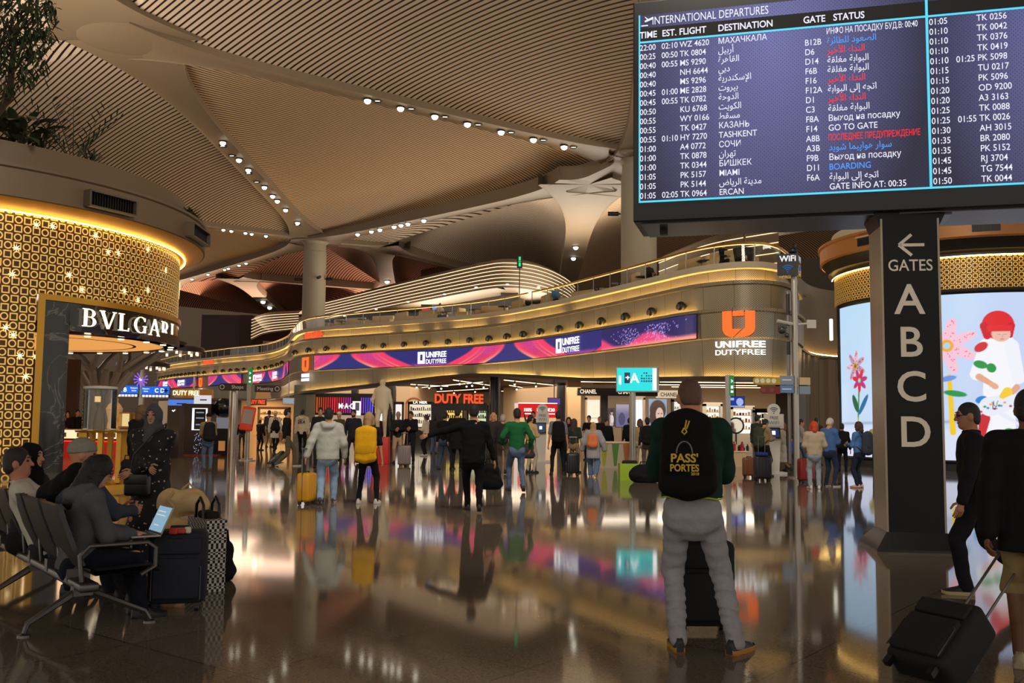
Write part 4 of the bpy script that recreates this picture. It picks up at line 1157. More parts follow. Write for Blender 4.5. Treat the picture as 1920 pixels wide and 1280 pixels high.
def tow_ang(px,r):
 k=(px-960)/FPX;best=None
 for i in range(3000):
  a=-PI*1.2+i/3000*PI*1.2;p=tow(a,r,0);n=Vector((math.cos(a),math.sin(a)))
  if n.dot(Vector((p.x,p.y)))>0:continue
  e=abs(p.x/p.y-k)
  if best is None or e<best[0]:best=(e,a)
 return best[1]
def tow_vent(px,label):
 R=TR+0.55;a=tow_ang(px,R);c=tow(a,R,7.92);w,h=0.85,0.3
 t=thing('air_vent',label,'vent',c,a+PI/2)
 b=MB();b.box((0,0,h/2),(w,0.06,h));part('backing',b,BLACK,t)
 b=MB();b.box((0,-0.06,h),(w,0.14,0.05));part('hood',b,mat('vent_hood',(200,176,130),0.4),t)
 b=MB()
 for k in range(14):b.box((-w/2+w*(k+.5)/14,-0.035,h/2-0.03),(0.012,0.03,h-0.08))
 part('louvre',b,DARKM,t)
tow_vent(1859,'slotted vent on the copper canopy right of the GATES pillar');tow_vent(1632,'slotted vent on the copper canopy left of the GATES pillar')
def tower_picture(u,v):
 """u, v arrays: u metres along the arc from its left edge, v metres up from the screen foot"""
 col=np.empty(u.shape+(3,));g=np.clip(v/5.6,0,1)[...,None]
 col[:]=np.array((205,222,250))*(1-g)+np.array((192,226,252))*g
 lilac=np.clip((u-3.0)/4,0,1)[...,None];col=col*(1-0.5*lilac)+np.array((206,206,246))*0.5*lilac
 fl=np.clip((1.15-v)*6,0,1)[...,None];col=col*(1-fl)+np.array((222,228,250))*fl
 ln=np.exp(-((v-1.22-0.02*u)/0.05)**2)[...,None]*0.45;col=col*(1-ln)+np.array((120,130,160))*ln
 def blend(m,c):
  nonlocal col
  m=np.clip(m,0,1)[...,None];col=col*(1-m)+np.array(c,float)*m
 AA=55.0
 def ell(cx,cy,rx,ry,c,ang=0.0):
  x,y=u-cx,v-cy;ca,sa=math.cos(ang),math.sin(ang);X,Y=x*ca+y*sa,-x*sa+y*ca
  d=np.sqrt((X/rx)**2+(Y/ry)**2+1e-9);blend((1-d)*min(rx,ry)*AA,c)
 def cap(x0,y0,x1,y1,r0,r1,c):
  dx,dy=x1-x0,y1-y0;t=np.clip(((u-x0)*dx+(v-y0)*dy)/(dx*dx+dy*dy),0,1)
  d=np.hypot(u-x0-t*dx,v-y0-t*dy);blend((r0+(r1-r0)*t-d)*AA,c)
 def petal(cx,cy,a,L,W,c,spots=None):
  ell(cx+math.cos(a)*L*0.5,cy+math.sin(a)*L*0.5,L*0.52,W,c,a)
  if spots:
   rs=np.random.RandomState(int(abs(a)*100)+3)
   for k in range(11):
    t=rs.uniform(0.18,0.92);q=rs.uniform(-0.7,0.7)*W*math.sin(PI*min(1,t*1.05))
    ell(cx+math.cos(a)*L*t-math.sin(a)*q,cy+math.sin(a)*L*t+math.cos(a)*q,0.026,0.026,spots)
 x0=PX(1608)
 cap(x0+0.0,0.3,x0+0.03,1.5,.055,.05,(190,180,40));cap(x0+0.03,1.5,x0+0.12,2.7,.05,.05,(70,150,60))
 petal(x0+0.04,1.65,2.05,0.75,0.15,(30,100,70));petal(x0+0.06,1.55,0.95,0.95,0.11,(30,110,160))
 for k in range(7):petal(x0-0.10,3.4,0.5+k*2*PI/7,0.62,0.12,(238,190,205)if k%2 else(205,160,180),(110,30,60))
 ell(x0-0.10,3.4,.13,.13,(200,160,40));ell(x0-.10,3.4,.07,.07,(120,90,50))
 for k in range(7):petal(x0+0.14,2.85,0.2+k*2*PI/7,0.46,0.10,(225,40,60)if k%2 else(190,50,120))
 ell(x0+.14,2.85,.1,.1,(120,200,210));ell(x0+.14,2.85,.05,.05,(240,230,120))
 xf=PX(1778)
 cap(xf+.12,.95,xf+0.05,2.9,.10,.075,(244,204,40))
 petal(xf-0.15,2.35,-0.15,0.75,0.11,(30,150,80));petal(xf-0.3,2.75,0.2,0.6,0.10,(110,150,235))
 for k in range(7):petal(xf,3.95,1.35+k*2*PI/7,1.0,0.20,(250,200,220),(225,60,110))
 ell(xf,3.95,.22,.22,(250,170,60));ell(xf,3.95,.12,.12,(170,220,235))
 xp=PX(1872);S=1.0
 cap(xp-.75,.62,xp-.45,.70,.12,.13,(28,26,34));cap(xp-.42,.75,xp-.30,1.6,.10,.12,(196,60,70))
 cap(xp+.02,.55,xp+.04,2.4,.46,.50,(248,248,255));cap(xp+.04,2.4,xp+.06,3.9,.48,.52,(250,250,255))
 cap(xp-.28,3.95,xp-.62,2.95,.24,.22,(248,248,255));cap(xp+.44,3.9,xp+.62,2.8,.24,.2,(244,246,255))
 cap(xp-.55,2.86,xp-.2,2.62,.12,.09,(232,170,140));ell(xp-.12,2.55,.16,.11,(236,176,146),-.5)
 cap(xp+.56,2.5,xp+.35,2.25,.11,.09,(232,170,140))
 ell(xp-.47,3.88,.24,.15,(214,40,52),.6);ell(xp-.50,3.28,.23,.14,(40,150,70),-.3);ell(xp-.18,3.16,.15,.17,(40,150,70),.4)
 cap(xp-.52,.95,xp-.42,1.45,.13,.17,(206,34,48));ell(xp+.3,.88,.22,.26,(36,170,84),.3);ell(xp-.50,2.08,.2,.13,(40,130,220),.3)
 m=(v>1.25+0.55*np.abs(u-xp+.1))&False
 cap(xp-.25,1.85,xp+.35,2.02,.34,.26,(236,240,252));cap(xp+.1,1.6,xp+.75,1.15,.10,.03,(236,240,252));cap(xp+.28,2.35,xp+.12,2.2,.16,.1,(250,206,60))
 rs=np.random.RandomState(2)
 for k,c in enumerate([(220,40,60),(40,150,80),(50,140,230),(250,170,60),(200,40,90),(40,130,80),(60,160,240),(240,160,120),(200,40,60),(60,140,230),(250,190,80)]):
  ell(xp-.52+.105*k+rs.uniform(-.05,.05),1.66+.42*rs.random(),.055,.045,c)
 cap(xp-.18,1.78,xp-.14,2.02,.02,.02,(30,28,40));cap(xp-.18,1.78,xp-.04,1.78,.018,.018,(30,28,40));cap(xp-.20,2.0,xp-.08,1.82,.016,.016,(30,28,40));cap(xp-.02,2.04,xp-.08,1.82,.016,.016,(30,28,40))
 cap(xp-.2,2.5,xp+.02,2.2,.02,.02,(240,244,255))
 cap(xp+.10,4.05,xp+.14,4.3,.18,.2,(248,248,255))
 ell(xp+.06,4.62,.50,.50,(226,28,40));cap(xp-.28,4.25,xp-.36,4.6,.12,.14,(206,20,34));cap(xp+.42,4.25,xp+.46,4.6,.08,.12,(206,20,34))
 ell(xp+.14,4.33,.30,.29,(240,190,170));
 blend(np.minimum(np.minimum((v-4.40)*AA,(4.62-v)*AA),np.minimum((u-xp+.30)*AA,(xp+.50-u)*AA)),(230,34,46))
 cap(xp+.02,4.31,xp+.12,4.30,.012,.012,(90,50,50));cap(xp+.22,4.30,xp+.32,4.31,.012,.012,(90,50,50));cap(xp+.13,4.14,xp+.22,4.14,.02,.02,(200,90,90));cap(xp+.17,4.27,xp+.18,4.20,.02,.028,(222,160,140))
 ell(xp-.78,1.75,.09,.12,(50,140,220))
 return col
aS0,aS1=tow_ang(1578,TR+0.05),-PI*0.28
PX=lambda px:(tow_ang(px,TR+0.05)-aS0)*(TR+0.05)
nu,nv=460,300
t=thing('picture_screen','curved tower screen with a figure in a spotted white dress and bright flowers','screen',tow(-PI/2-0.5,TR+0.05,0.36))
As=np.linspace(aS0,aS1,nu);Zs=np.linspace(0.36,5.93,nv)
mb=MB();mb.grid([[tow(a,TR+0.05,z)for a in As]for z in Zs]);o=part('screen_face',mb,attr_screen('tower_picture',0.95),t,world=True)
UU,VV=np.meshgrid((As-aS0)*(TR+0.05),Zs-0.36);set_picture(o,tower_picture(UU,VV*1.03))
b=MB()
for z in(0.30,6.0):b.tube([tow(a,TR+0.05,z)for a in np.linspace(aS0-0.01,aS1,80)],0.07,6)
b.tube([tow(aS0-0.012,TR+0.05,0.3),tow(aS0-0.012,TR+0.05,6.0)],0.07,6);part('frame',b,BLACK,t,world=True)
c=tow(tow_ang(1572,TR+0.1)-0.12,TR+0.12,5.2);t=thing('blade_sign','white glowing blade sign on the left edge of the picture tower','sign',c)
b=MB();b.box((-0.12,-0.1,0),(0.12,0.12,0.85),bev=0.03);part('housing',b,glow('white_blade',(255,250,225),1.6),t)
# ================================================================== departures board on its black GATES pillar
BA=math.radians(15.0);BX,BY=1.577,12.456
BL=7.3
def b_s(px):k=(px-960)/FPX;return(BY*k-BX)/(math.cos(BA)+math.sin(BA)*k)
AR={'ا':(0xFE8D,0xFE8E,None,None),'أ':(0xFE83,0xFE84,None,None),'إ':(0xFE87,0xFE88,None,None),'ب':(0xFE8F,0xFE90,0xFE91,0xFE92),'پ':(0xFB56,0xFB57,0xFB58,0xFB59),'ة':(0xFE93,0xFE94,None,None),'ت':(0xFE95,0xFE96,0xFE97,0xFE98),'ج':(0xFE9D,0xFE9E,0xFE9F,0xFEA0),'ح':(0xFEA1,0xFEA2,0xFEA3,0xFEA4),'خ':(0xFEA5,0xFEA6,0xFEA7,0xFEA8),'د':(0xFEA9,0xFEAA,None,None),'ر':(0xFEAD,0xFEAE,None,None),'س':(0xFEB1,0xFEB2,0xFEB3,0xFEB4),'ش':(0xFEB5,0xFEB6,0xFEB7,0xFEB8),'ص':(0xFEB9,0xFEBA,0xFEBB,0xFEBC),'ض':(0xFEBD,0xFEBE,0xFEBF,0xFEC0),'ط':(0xFEC1,0xFEC2,0xFEC3,0xFEC4),'ع':(0xFEC9,0xFECA,0xFECB,0xFECC),'غ':(0xFECD,0xFECE,0xFECF,0xFED0),'ق':(0xFED5,0xFED6,0xFED7,0xFED8),'ك':(0xFED9,0xFEDA,0xFEDB,0xFEDC),'ل':(0xFEDD,0xFEDE,0xFEDF,0xFEE0),'م':(0xFEE1,0xFEE2,0xFEE3,0xFEE4),'ن':(0xFEE5,0xFEE6,0xFEE7,0xFEE8),'ه':(0xFEE9,0xFEEA,0xFEEB,0xFEEC),'و':(0xFEED,0xFEEE,None,None),'ي':(0xFEF1,0xFEF2,0xFEF3,0xFEF4),'ی':(0xFBFC,0xFBFD,0xFBFE,0xFBFF),'ى':(0xFEEF,0xFEF0,None,None),'ئ':(0xFE89,0xFE8A,0xFE8B,0xFE8C),'ء':(0xFE80,None,None,None)}
def arabic(w):
 """letters joined and put in visual order"""
 out=[]
 for word in w.split(' '):
  r='';i=0;prev=False
  while i<len(word):
   c=word[i];nx=word[i+1]if i+1<len(word)else None
   if c=='ل' and nx in('ا','أ','إ'):
    base={'ا':0xFEFB,'أ':0xFEF7,'إ':0xFEF9}[nx];r+=chr(base+(1 if prev else 0));prev=False;i+=2;continue
   f=AR[c];joins_next=f[2]is not None and nx is not None and AR[nx][1]is not None
   joins_prev=prev and f[1]is not None
   r+=chr(f[3]if joins_prev and joins_next else f[1]if joins_prev else f[2]if joins_next else f[0])
   prev=joins_next;i+=1
  out.append(r[::-1])
 return ' '.join(out[::-1])
def board_screen_mat():
 m=bpy.data.materials.new('led_dots');m.use_nodes=True
 nt=m.node_tree;b=nt.nodes['Principled BSDF'];N=nt.nodes.new;L=nt.links.new
 b.inputs['Base Color'].default_value=(0.005,0.005,0.008,1);b.inputs['Roughness'].default_value=0.4
 tc=N('ShaderNodeTexCoord');sp=N('ShaderNodeSeparateXYZ');L(tc.outputs['Object'],sp.inputs[0])
 def mt(op,a,bb=None):
  n=N('ShaderNodeMath');n.operation=op
  for i,v in enumerate((a,bb)):
   if v is None:continue
   if isinstance(v,(int,float)):n.inputs[i].default_value=v
   else:L(v,n.inputs[i])
  return n.outputs[0]
 P=0.048
 a=mt('SINE',mt('MULTIPLY',mt('ADD',sp.outputs[0],sp.outputs[2]),PI/P));c=mt('SINE',mt('MULTIPLY',mt('SUBTRACT',sp.outputs[0],sp.outputs[2]),PI/P))
 dots=mt('GREATER_THAN',mt('MULTIPLY',mt('ABSOLUTE',a),mt('ABSOLUTE',c)),0.80)
 nz=N('ShaderNodeTexNoise');nz.inputs['Scale'].default_value=0.55;nz.inputs['Detail'].default_value=1;L(tc.outputs['Object'],nz.inputs['Vector'])
 px=mt('SUBTRACT',mt('FRACT',mt('DIVIDE',mt('SUBTRACT',sp.outputs[0],0.05),3.62)),0.48);pz=mt('SUBTRACT',sp.outputs[2],6.45)
 rr=mt('SQRT',mt('ADD',mt('MULTIPLY',mt('MULTIPLY',px,px),3.6),mt('MULTIPLY',mt('MULTIPLY',pz,pz),0.10)))
 cr=N('ShaderNodeValToRGB');e=cr.color_ramp.elements;e[0].position=0.0;e[0].color=s2l((112,114,172));e[1].position=1.05;e[1].color=s2l((34,32,58));L(rr,cr.inputs['Fac'])
 mx=N('ShaderNodeMix');mx.data_type='RGBA';mx.blend_type='MULTIPLY';L(cr.outputs['Color'],mx.inputs[6]);mx.inputs[7].default_value=(0.42,0.42,0.5,1);L(dots,mx.inputs[0])
 L(mx.outputs[2],b.inputs['Emission Color']);b.inputs['Emission Strength'].default_value=1.0
 return m
def departures_board():
 t=thing('departures_board','huge black departures board with lit flight list above the GATES pillar','departures board',(BX,BY,0),-BA)
 X=Vector((1,0,0))
 b=MB();b.box((BL/2,0.52,(4.13+7.12)/2),(BL,1.04,2.99),bev=0.02);part('housing',b,mat('board_housing',(24,24,27),0.4),t)
 b=MB();b.box((BL/2,0.55,4.12),(BL-0.2,0.9,0.02));part('underside_panel',b,mat('board_underside',(86,84,92),0.3,0.6),t)
 for x in(2.95,5.2):
  h=MB();h.box((x+0.5,0.5,4.10),(0.9,0.62,0.02));part('access_hatch',h,mat('board_hatch',(120,118,130),0.3,0.6),t)
 h=MB();h.box((0.35,0.5,4.08),(0.10,0.10,0.08));part('sensor',h,BLACK,t)
 z0,zl,zh,zt=4.39,6.545,6.74,6.92
 x0,xm=b_s(1199),b_s(1756)
 b=MB();b.add([(x0,-0.012,z0),(BL-0.08,-0.012,z0),(BL-0.08,-0.012,zt),(x0,-0.012,zt)],[(0,1,2,3)]);part('screen',b,board_screen_mat(),t)
 b=MB();b.add([(x0,-0.014,zl),(BL-0.08,-0.014,zl),(BL-0.08,-0.014,zh),(x0,-0.014,zh)],[(0,1,2,3)]);part('heading_band',b,mat('heading_band',(10,10,14),0.4),t)
 b=MB()
 for z in(z0,zl):b.box(((x0+BL-0.08)/2,-0.016,z),(BL-0.08-x0,0.004,0.024))
 for x in(x0+0.01,xm):b.box((x,-0.016,(z0+zt)/2),(0.03 if x==xm else 0.02,0.004,zt-z0))
 part('cyan_line',b,glow('cyan_line',(90,220,250),1.0),t)
 TW,TB,TR_=MB(),MB(),MB()
 W=lambda mb,s,x,z,size=0.112,bold=0.004,fit=None:add_text(mb,s,(x,-0.02,z),X,size=size,align='LEFT',bold=bold,fit=fit,xs=0.86)
 W(TW,'INTERNATIONAL DEPARTURES',b_s(1226),zh+0.035,0.155,0.0,fit=b_s(1450)-b_s(1226))
 q=b_s(1214);TW.tube([(q-0.07,-0.02,zh+0.03),(q+0.02,-0.02,zh+0.03)],0.008,4);TW.tube([(q-0.02,-0.02,zh+0.085),(q+0.09,-0.02,zh+0.125)],[0.012,0.016],5);TW.tube([(q+0.03,-0.02,zh+0.10),(q-0.02,-0.02,zh+0.15)],[0.012,0.004],5)
 for s,px,py in(('TIME',1201,0),('EST.',1244,0),('FLIGHT',1277,0),('DESTINATION',1352,0),('GATE',1517,0),('STATUS',1575,0)):W(TW,s,b_s(px),zl+0.055,0.125,0.018)
 times='22:00 00:25 00:40 00:40 00:40 00:45 00:45 00:50 00:55 00:55 00:55 01:00 01:00 01:00 01:05 01:05 01:05'.split()
 est={0:'02:10',1:'00:50',2:'00:55',5:'01:00',6:'00:55',10:'01:10',16:'02:05'}
 fl='WZ 4620,TK 0804,MS 9290,NH 6644,MS 9296,ME 2828,TK 0782,KU 6768,WY 0166,TK 0427,HY 7270,A4 0772,TK 0878,TK 0344,PK 5157,PK 5144,TK 0964'.split(',')
 dest='МАХАЧКАЛА,أربيل,القاهرة,دبى,الإسكندرية,بيروت,الدوحة,الكويت,مسقط,КАЗАНЬ,TASHKENT,СОЧИ,تهران,БИШКЕК,MIAMI,مدينة الرياض,ERCAN'.split(',')
 gate=',B12B,D6,D14,F6B,F16,F12A,D1,C3,F8A,F14,A8B,A3B,F9B,D11,F6A,'.split(',')
 stat=[('ИНФО НА ПОСАДКУ БУД.В: 00:40','w'),('الصعود للطائرة','b'),('النداء الأخير','r'),('البوابة مغلقة','w'),('البوابة مغلقة','w'),('النداء الأخير','r'),('اتجه إلى البوابة','w'),('النداء الأخير','r'),('البوابة مغلقة','w'),('Выход на посадку','w'),('GO TO GATE','w'),('ПОСЛЕДНЕЕ ПРЕДУПРЕЖДЕНИЕ','r'),('سوار هواپیما شوید','b'),('Выход на посадку','w'),('BOARDING','b'),('اتجه إلى البوابة','w'),('GATE INFO AT: 00:35','w')]
 t2='01:05 01:10 01:10 01:10 01:10 01:15 01:15 01:20 01:20 01:25 01:25 01:30 01:35 01:35 01:45 01:45 01:50'.split()
 f2='TK 0256,TK 0042,TK 0376,TK 0419,PK 5098,TU 0217,PK 5096,OD 9200,A3 3163,TK 0088,TK 0026,AH 3015,BR 2080,PK 5152,RJ 3704,TG 7544,TK 0044'.split(',')
 e2={4:'01:25',10:'01:55'}
 pitch=(zl-z0-0.03)/17
 isar=lambda s:any(ord(c)>0x600 for c in s)
 sh=lambda s:arabic(s)if isar(s)else s
 for i in range(17):
  z=zl-0.02-pitch*(i+1)+0.03
  W(TW,times[i],b_s(1201),z)
  if i in est:W(TW,est[i],b_s(1243),z)
  W(TW,fl[i],b_s(1278),z);W(TW,sh(dest[i]),b_s(1352),z,0.118 if isar(dest[i])else 0.112)
  if gate[i]:W(TW,gate[i],b_s(1519),z)
  s,c=stat[i]
  W({'w':TW,'b':TB,'r':TR_}[c],sh(s),b_s(1562),z,0.118 if isar(s)else 0.112,0.008 if c=='r' else 0.004,fit=(b_s(1738)-b_s(1562))if s.startswith('ИНФО')or s.startswith('ПОСЛ')else None)
  W(TW,t2[i],b_s(1760),z)
  if i in e2:W(TW,e2[i],xm+0.32,z)
  W(TW,f2[i],xm+0.56,z)
 part('lettering',TW,glow('board_white',(240,240,255),1.0),t);part('lettering',TB,glow('board_blue',(80,160,255),1.0),t,label='blue lettering');part('lettering',TR_,glow('board_red',(255,40,50),1.0),t,label='red lettering')
 return t
departures_board()
PA=math.radians(8.0)
def gates_pillar():
 p=Vector((hx(1713,11.70),11.70,0));w,d=0.645,0.60
 t=thing('gates_pillar','black square sign pillar lettered GATES A B C D under the departures board','sign pillar',p,-PA)
 b=MB();b.box((0,d/2,2.2),(w,d,4.2));part('core',b,mat('pillar_black',(9,9,10),0.45,spec=0.25),t)
 for k in(-1,1):
  e=MB();e.box((k*(w/2+0.012),d/2,2.2),(0.025,d+0.02,4.18));part('side_panel',e,mat('pillar_steel',(150,138,120),0.3,0.35),t)
 b=MB();W,D=1.0,0.95
 b.add([(-W/2,-0.18,0),(W/2,-0.18,0),(W/2,D-0.15,0),(-W/2,D-0.15,0),(-W/2,-0.18,0.03),(W/2,-0.18,0.03),(W/2,D-0.15,0.03),(-W/2,D-0.15,0.03),(-w/2-.03,-0.02,0.22),(w/2+.03,-0.02,0.22),(w/2+.03,d+0.02,0.22),(-w/2-.03,d+0.02,0.22)],[(0,3,2,1),(0,1,5,4),(1,2,6,5),(2,3,7,6),(3,0,4,7),(4,5,9,8),(5,6,10,9),(6,7,11,10),(7,4,8,11),(8,9,10,11)]);part('base',b,mat('pillar_base',(34,32,32),0.3,0.4),t)
 b=MB();b.add([(-w/2,0,3.9),(w/2,0,3.9),(w/2,d,3.9),(-w/2,d,3.9),(-w/2-.12,-0.02,4.2),(w/2+.14,-0.02,4.2),(w/2+.14,d,4.2),(-w/2-.12,d,4.2)],[(0,1,5,4),(1,2,6,5),(2,3,7,6),(3,0,4,7),(4,5,6,7)]);part('bracket',b,mat('pillar_black',(9,9,10),0.45,spec=0.25),t)
 GREY=mat('pillar_lettering',(214,202,184),0.5,emit=(214,202,184),es=0.06)
 b=MB();X=(1,0,0)
 for ch,z in(('A',2.87),('B',2.345),('C',1.80),('D',1.25)):add_text(b,ch,(-0.02+(0.03 if ch=='D' else 0),-0.006,z),X,size=0.52,bold=0.012)
 add_text(b,'GATES',(0.0,-0.006,3.40),X,size=0.2,bold=0.008,fit=0.52)
 part('lettering',b,GREY,t)
 b=MB()
 z=3.72
 for p0,p1 in(((-0.12,z),(0.17,z)),((-0.13,z),(0.02,z+0.13)),((-0.13,z),(0.02,z-0.13))):
  dx,dz=p1[0]-p0[0],p1[1]-p0[1];L=math.hypot(dx,dz);nx,nz=-dz/L*0.019,dx/L*0.019
  b.add([(p0[0]+nx,-0.006,p0[1]+nz),(p0[0]-nx,-0.006,p0[1]-nz),(p1[0]-nx,-0.006,p1[1]-nz),(p1[0]+nx,-0.006,p1[1]+nz)],[(0,1,2,3)])
 part('arrow',b,GREY,t)
gates_pillar()
# ================================================================== posts and signs on the concourse
def lamp_post():
 p=on_z(1494,896);t=thing('wifi_post','tall steel post topped by a dark WiFi cube, with camera arm and finger signs','post',p)
 def Z(y):return CAM_H+(795.5-y)*p.y/FPX
 k=p.y/FPX
 b=MB();b.tube([(0,0,0),(0,0,Z(517))],0.085,12);b.lathe([(0.2,0),(0.2,0.03),(0.09,0.05)],16);part('pole',b,STEEL,t)
 b=MB();b.tube([(-0.17,0.05,0.4),(-0.17,0.05,Z(545))],0.05,8);part('side_pole',b,mat('side_pole',(120,116,110),0.4,0.6),t)
 for y0,y1 in((550,590),(640,665)):
  b=MB();b.tube([(-0.17,0.05,Z(y1)),(-0.17,0.05,Z(y0))],0.056,8);part('dark_sleeve',b,BLACK,t)
 b=MB();M=Matrix.Translation((-0.12,0.05,(Z(475)+Z(518))/2))@Matrix.Rotation(math.radians(-24),4,'Z');b.box((0,0,0),(0.58,0.58,0.62),M=M);part('wifi_cube',b,mat('cube_black',(10,12,20),0.25),t)
 b=MB();bb=MB()
 for face in(0,1):
  F=M@Matrix.Rotation(face*PI/2,4,'Z')
  X=F.to_3x3()@Vector((1,0,0));O=F@Vector((0,-0.296,0))
  add_text(b,'WiFi',O+Vector((0,0,0.10)),X,size=0.23,bold=0.03,fit=0.46)
  for r in(0.06,0.12,0.18):
   pts=[O+X*(r*math.sin(a))+Vector((0,0,-0.20+r*math.cos(a)))for a in np.linspace(-0.85,0.85,9)];bb.tube(pts,0.017,4)
  bb.ball(O+Vector((0,0,-0.21)),0.022,8,6)
 part('lettering',b,mat('cube_letters',(220,224,235),0.5,emit=(220,226,240),es=0.45),t);part('wifi_symbol',bb,mat('wifi_blue',(40,90,150),0.4,emit=(50,110,190),es=0.35),t)
 b=MB();b.ball((-0.02,0,Z(468)),(0.14,0.14,0.12),12,8);b.tube([(-0.02,0,Z(468)),(0.04,0,Z(455))],0.05,6);part('dome_camera',b,BLACK,t)
 b=MB();b.tube([(0,0,Z(608)),(-0.52,-0.1,Z(602))],0.05,6);part('camera_arm',b,mat('white_enamel',(190,186,178),0.4),t)
 b=MB();b.box((-0.38,-0.1,Z(612)),(0.22,0.2,0.12));b.ball((-0.40,-0.12,Z(619)),0.12,12,8);b.ball((-0.26,-0.12,Z(629)),0.07,10,7);part('camera',b,mat('camera_shell',(60,58,58),0.3),t)
 b=MB();b.tube([(0,0,Z(608)),(0.38,-0.05,Z(606))],0.03,6);b.box((0.46,-0.06,Z(607)),(0.26,0.03,0.24),M=Matrix.Rotation(0.0,4,'Y'));part('antenna_panel',b,mat('white_enamel',(190,186,178),0.4),t)
 def finger(x0,x1,y0,y1,col,icons,lab,point=True,ic=(220,214,196)):
  a,q,z0,z1=(x0-1494)*k,(x1-1494)*k,Z(y1),Z(y0)
  b=MB();w,h=q-a,z1-z0
  if point:
   n=8;pts=[(a+h/2-h/2*math.sin(PI*i/n),(z0+z1)/2+h/2*math.cos(PI*i/n))for i in range(n+1)]+[(q,z0),(q,z1)]
  else:pts=[(a,z0),(q,z0),(q,z1),(a,z1)]
  b.prism(pts,0.10,0.14,M=Matrix.Rotation(PI/2,4,'X'))
  f=part('finger_sign',b,mat('finger_%d_%d'%(col[0],col[2]),col,0.5),t,label=lab)
  g=MB()
  for i in range(icons):
   cx=a+w*(0.12+0.82*i/max(1,icons))+0.02;g.lathe([(0,0),(h*0.32,0)],14,M=Matrix.Translation((cx,-0.145,(z0+z1)/2))@Matrix.Rotation(PI/2,4,'X'))
  if icons:
   go=part('icon',g,mat('icon_plate',ic,0.5),f)
 finger(1412,1463,708,722,(176,150,24),4,'yellow finger sign with four round icons')
 finger(1425,1463,725,739,(112,34,24),2,'maroon finger sign',ic=(120,60,50))
 finger(1463,1488,705,722,(128,140,160),0,'blue-grey name plate',False);finger(1463,1488,723,737,(92,128,176),0,'blue name plate',False)
 finger(1499,1519,708,722,(196,172,130),0,'cream name plate',False);finger(1499,1519,724,739,(126,142,156),0,'grey-blue name plate',False)
 b=MB();add_text(b,'Family',((1475-1494)*k,-0.15,Z(717)),(1,0,0),size=0.13);add_text(b,'Prayer',((1475-1494)*k,-0.15,Z(733)),(1,0,0),size=0.13)
 part('plate_lettering',MB().box(((1475-1494)*k,-0.145,Z(713)),(0.26,0.006,0.03)).box(((1475-1494)*k,-0.145,Z(730)),(0.26,0.006,0.03)),mat('plate_line',(220,224,230),0.5),t)
lamp_post()
def teal_sign():
 p=on_z(1187,882);t=thing('direction_screen','bright teal direction screen with a big A on a steel post','sign',p)
 D=p.y;k=D/FPX;Z=lambda y:CAM_H+(792.4-y)*k
 b=MB();b.tube([(0,0.12,0),(0,0.12,Z(735))],0.10,12);b.lathe([(0.28,0),(0.28,0.03),(0,0.04)],18,(0,0.12,0));part('post',b,STEEL,t)
 R=Matrix.Rotation(math.radians(-14),4,'Z');w=1.26;h=Z(690)-Z(733);zc=(Z(690)+Z(733))/2;O=Matrix.Translation((0.12,0,zc))@R
 b=MB();b.box((0,0.2,0),(w+0.06,0.44,h+0.06),M=O);part('housing',b,mat('steel_case',(150,142,130),0.35,0.7),t)
 b=MB();b.box((-w/2-0.035,0.2,0),(0.01,0.26,h-0.06),M=O);part('side_grille',b,BLACK,t)
 b=MB();b.box((0,-0.025,0),(w,0.02,h),M=O);part('screen',b,glow('teal_screen',(30,222,222),1.05),t)
 X=R.to_3x3()@Vector((1,0,0));P=lambda x,z:O@Vector((x,-0.042,z))
 b=MB();b.box((-0.30,-0.04,0.05),(0.18,0.01,0.34),M=O,bev=0.004);part('plane_tile',b,glow('tile_navy',(26,60,92),0.9),t)
 b=MB();add_text(b,'A',P(-0.07,-0.10),X,size=0.42,bold=0.02);b.box((-0.53,-0.04,-0.02),(0.07,0.01,0.28),M=O);b.box((0.56,-0.04,0.0),(0.12,0.01,h-0.04),M=O)
 b.box((-0.29,-0.05,0.06),(0.13,0.005,0.03),M=O);b.box((-0.28,-0.05,0.05),(0.03,0.005,0.12),M=O)
 add_text(b,'Transfer',P(-0.1,-0.27),X,size=0.0001)
 part('lettering',b,WHITE_L,t)
 b=MB();rs=random.Random(3)
 for r in range(4):
  for c in range(5):
   if rs.random()>0.25:b.box((0.16+0.075*c,-0.04,0.2-0.085*r),(0.06*rs.uniform(.5,1),0.008,0.05),M=O)
 part('gate_list',b,glow('list_navy',(40,70,130),0.9),t)
teal_sign()
def exit_post(px,yfoot,ytop,gy0,gy1,gx,label,D_=None,sc=1.0):
 p=on_z(px,yfoot);t=thing('exit_sign_post',label,'exit sign',p);k=p.y/FPX;h0=790+0.0105*(px-960);Z=lambda y:CAM_H+(h0-y)*k
 b=MB();b.box((0,0,Z(ytop)/2),(0.13,0.10,Z(ytop)));b.lathe([(0.22,0),(0.22,0.02),(0,0.03)],16);part('post',b,STEEL,t)
 b=MB();b.box((gx,-0.02,(Z(gy0)+Z(gy1))/2),(0.12,0.14,Z(gy0)-Z(gy1)));part('green_panel',b,glow('exit_panel',(10,140,60),0.75),t)
 b=MB();H=Z(gy0)-Z(gy1)
 b.box((gx,-0.095,Z(gy1)+H*0.2),(0.07,0.006,H*0.10));b.box((gx,-0.095,Z(gy1)+H*0.42),(0.06,0.006,H*0.14));b.tube([(gx-0.03,-0.095,Z(gy1)+H*0.66),(gx+0.03,-0.095,Z(gy1)+H*0.72),(gx-0.03,-0.095,Z(gy1)+H*0.78)],0.012,4)
 part('pictogram',b,WHITE_L,t);return t,Z,k
exit_post(1366,892,703,704,742,0.10,'steel post with a green lit exit panel behind the man with the black backpack')
t,Z,k=exit_post(463,860,688,691,722,0.04,'steel post with a green exit panel between dark finger signs, at the left')
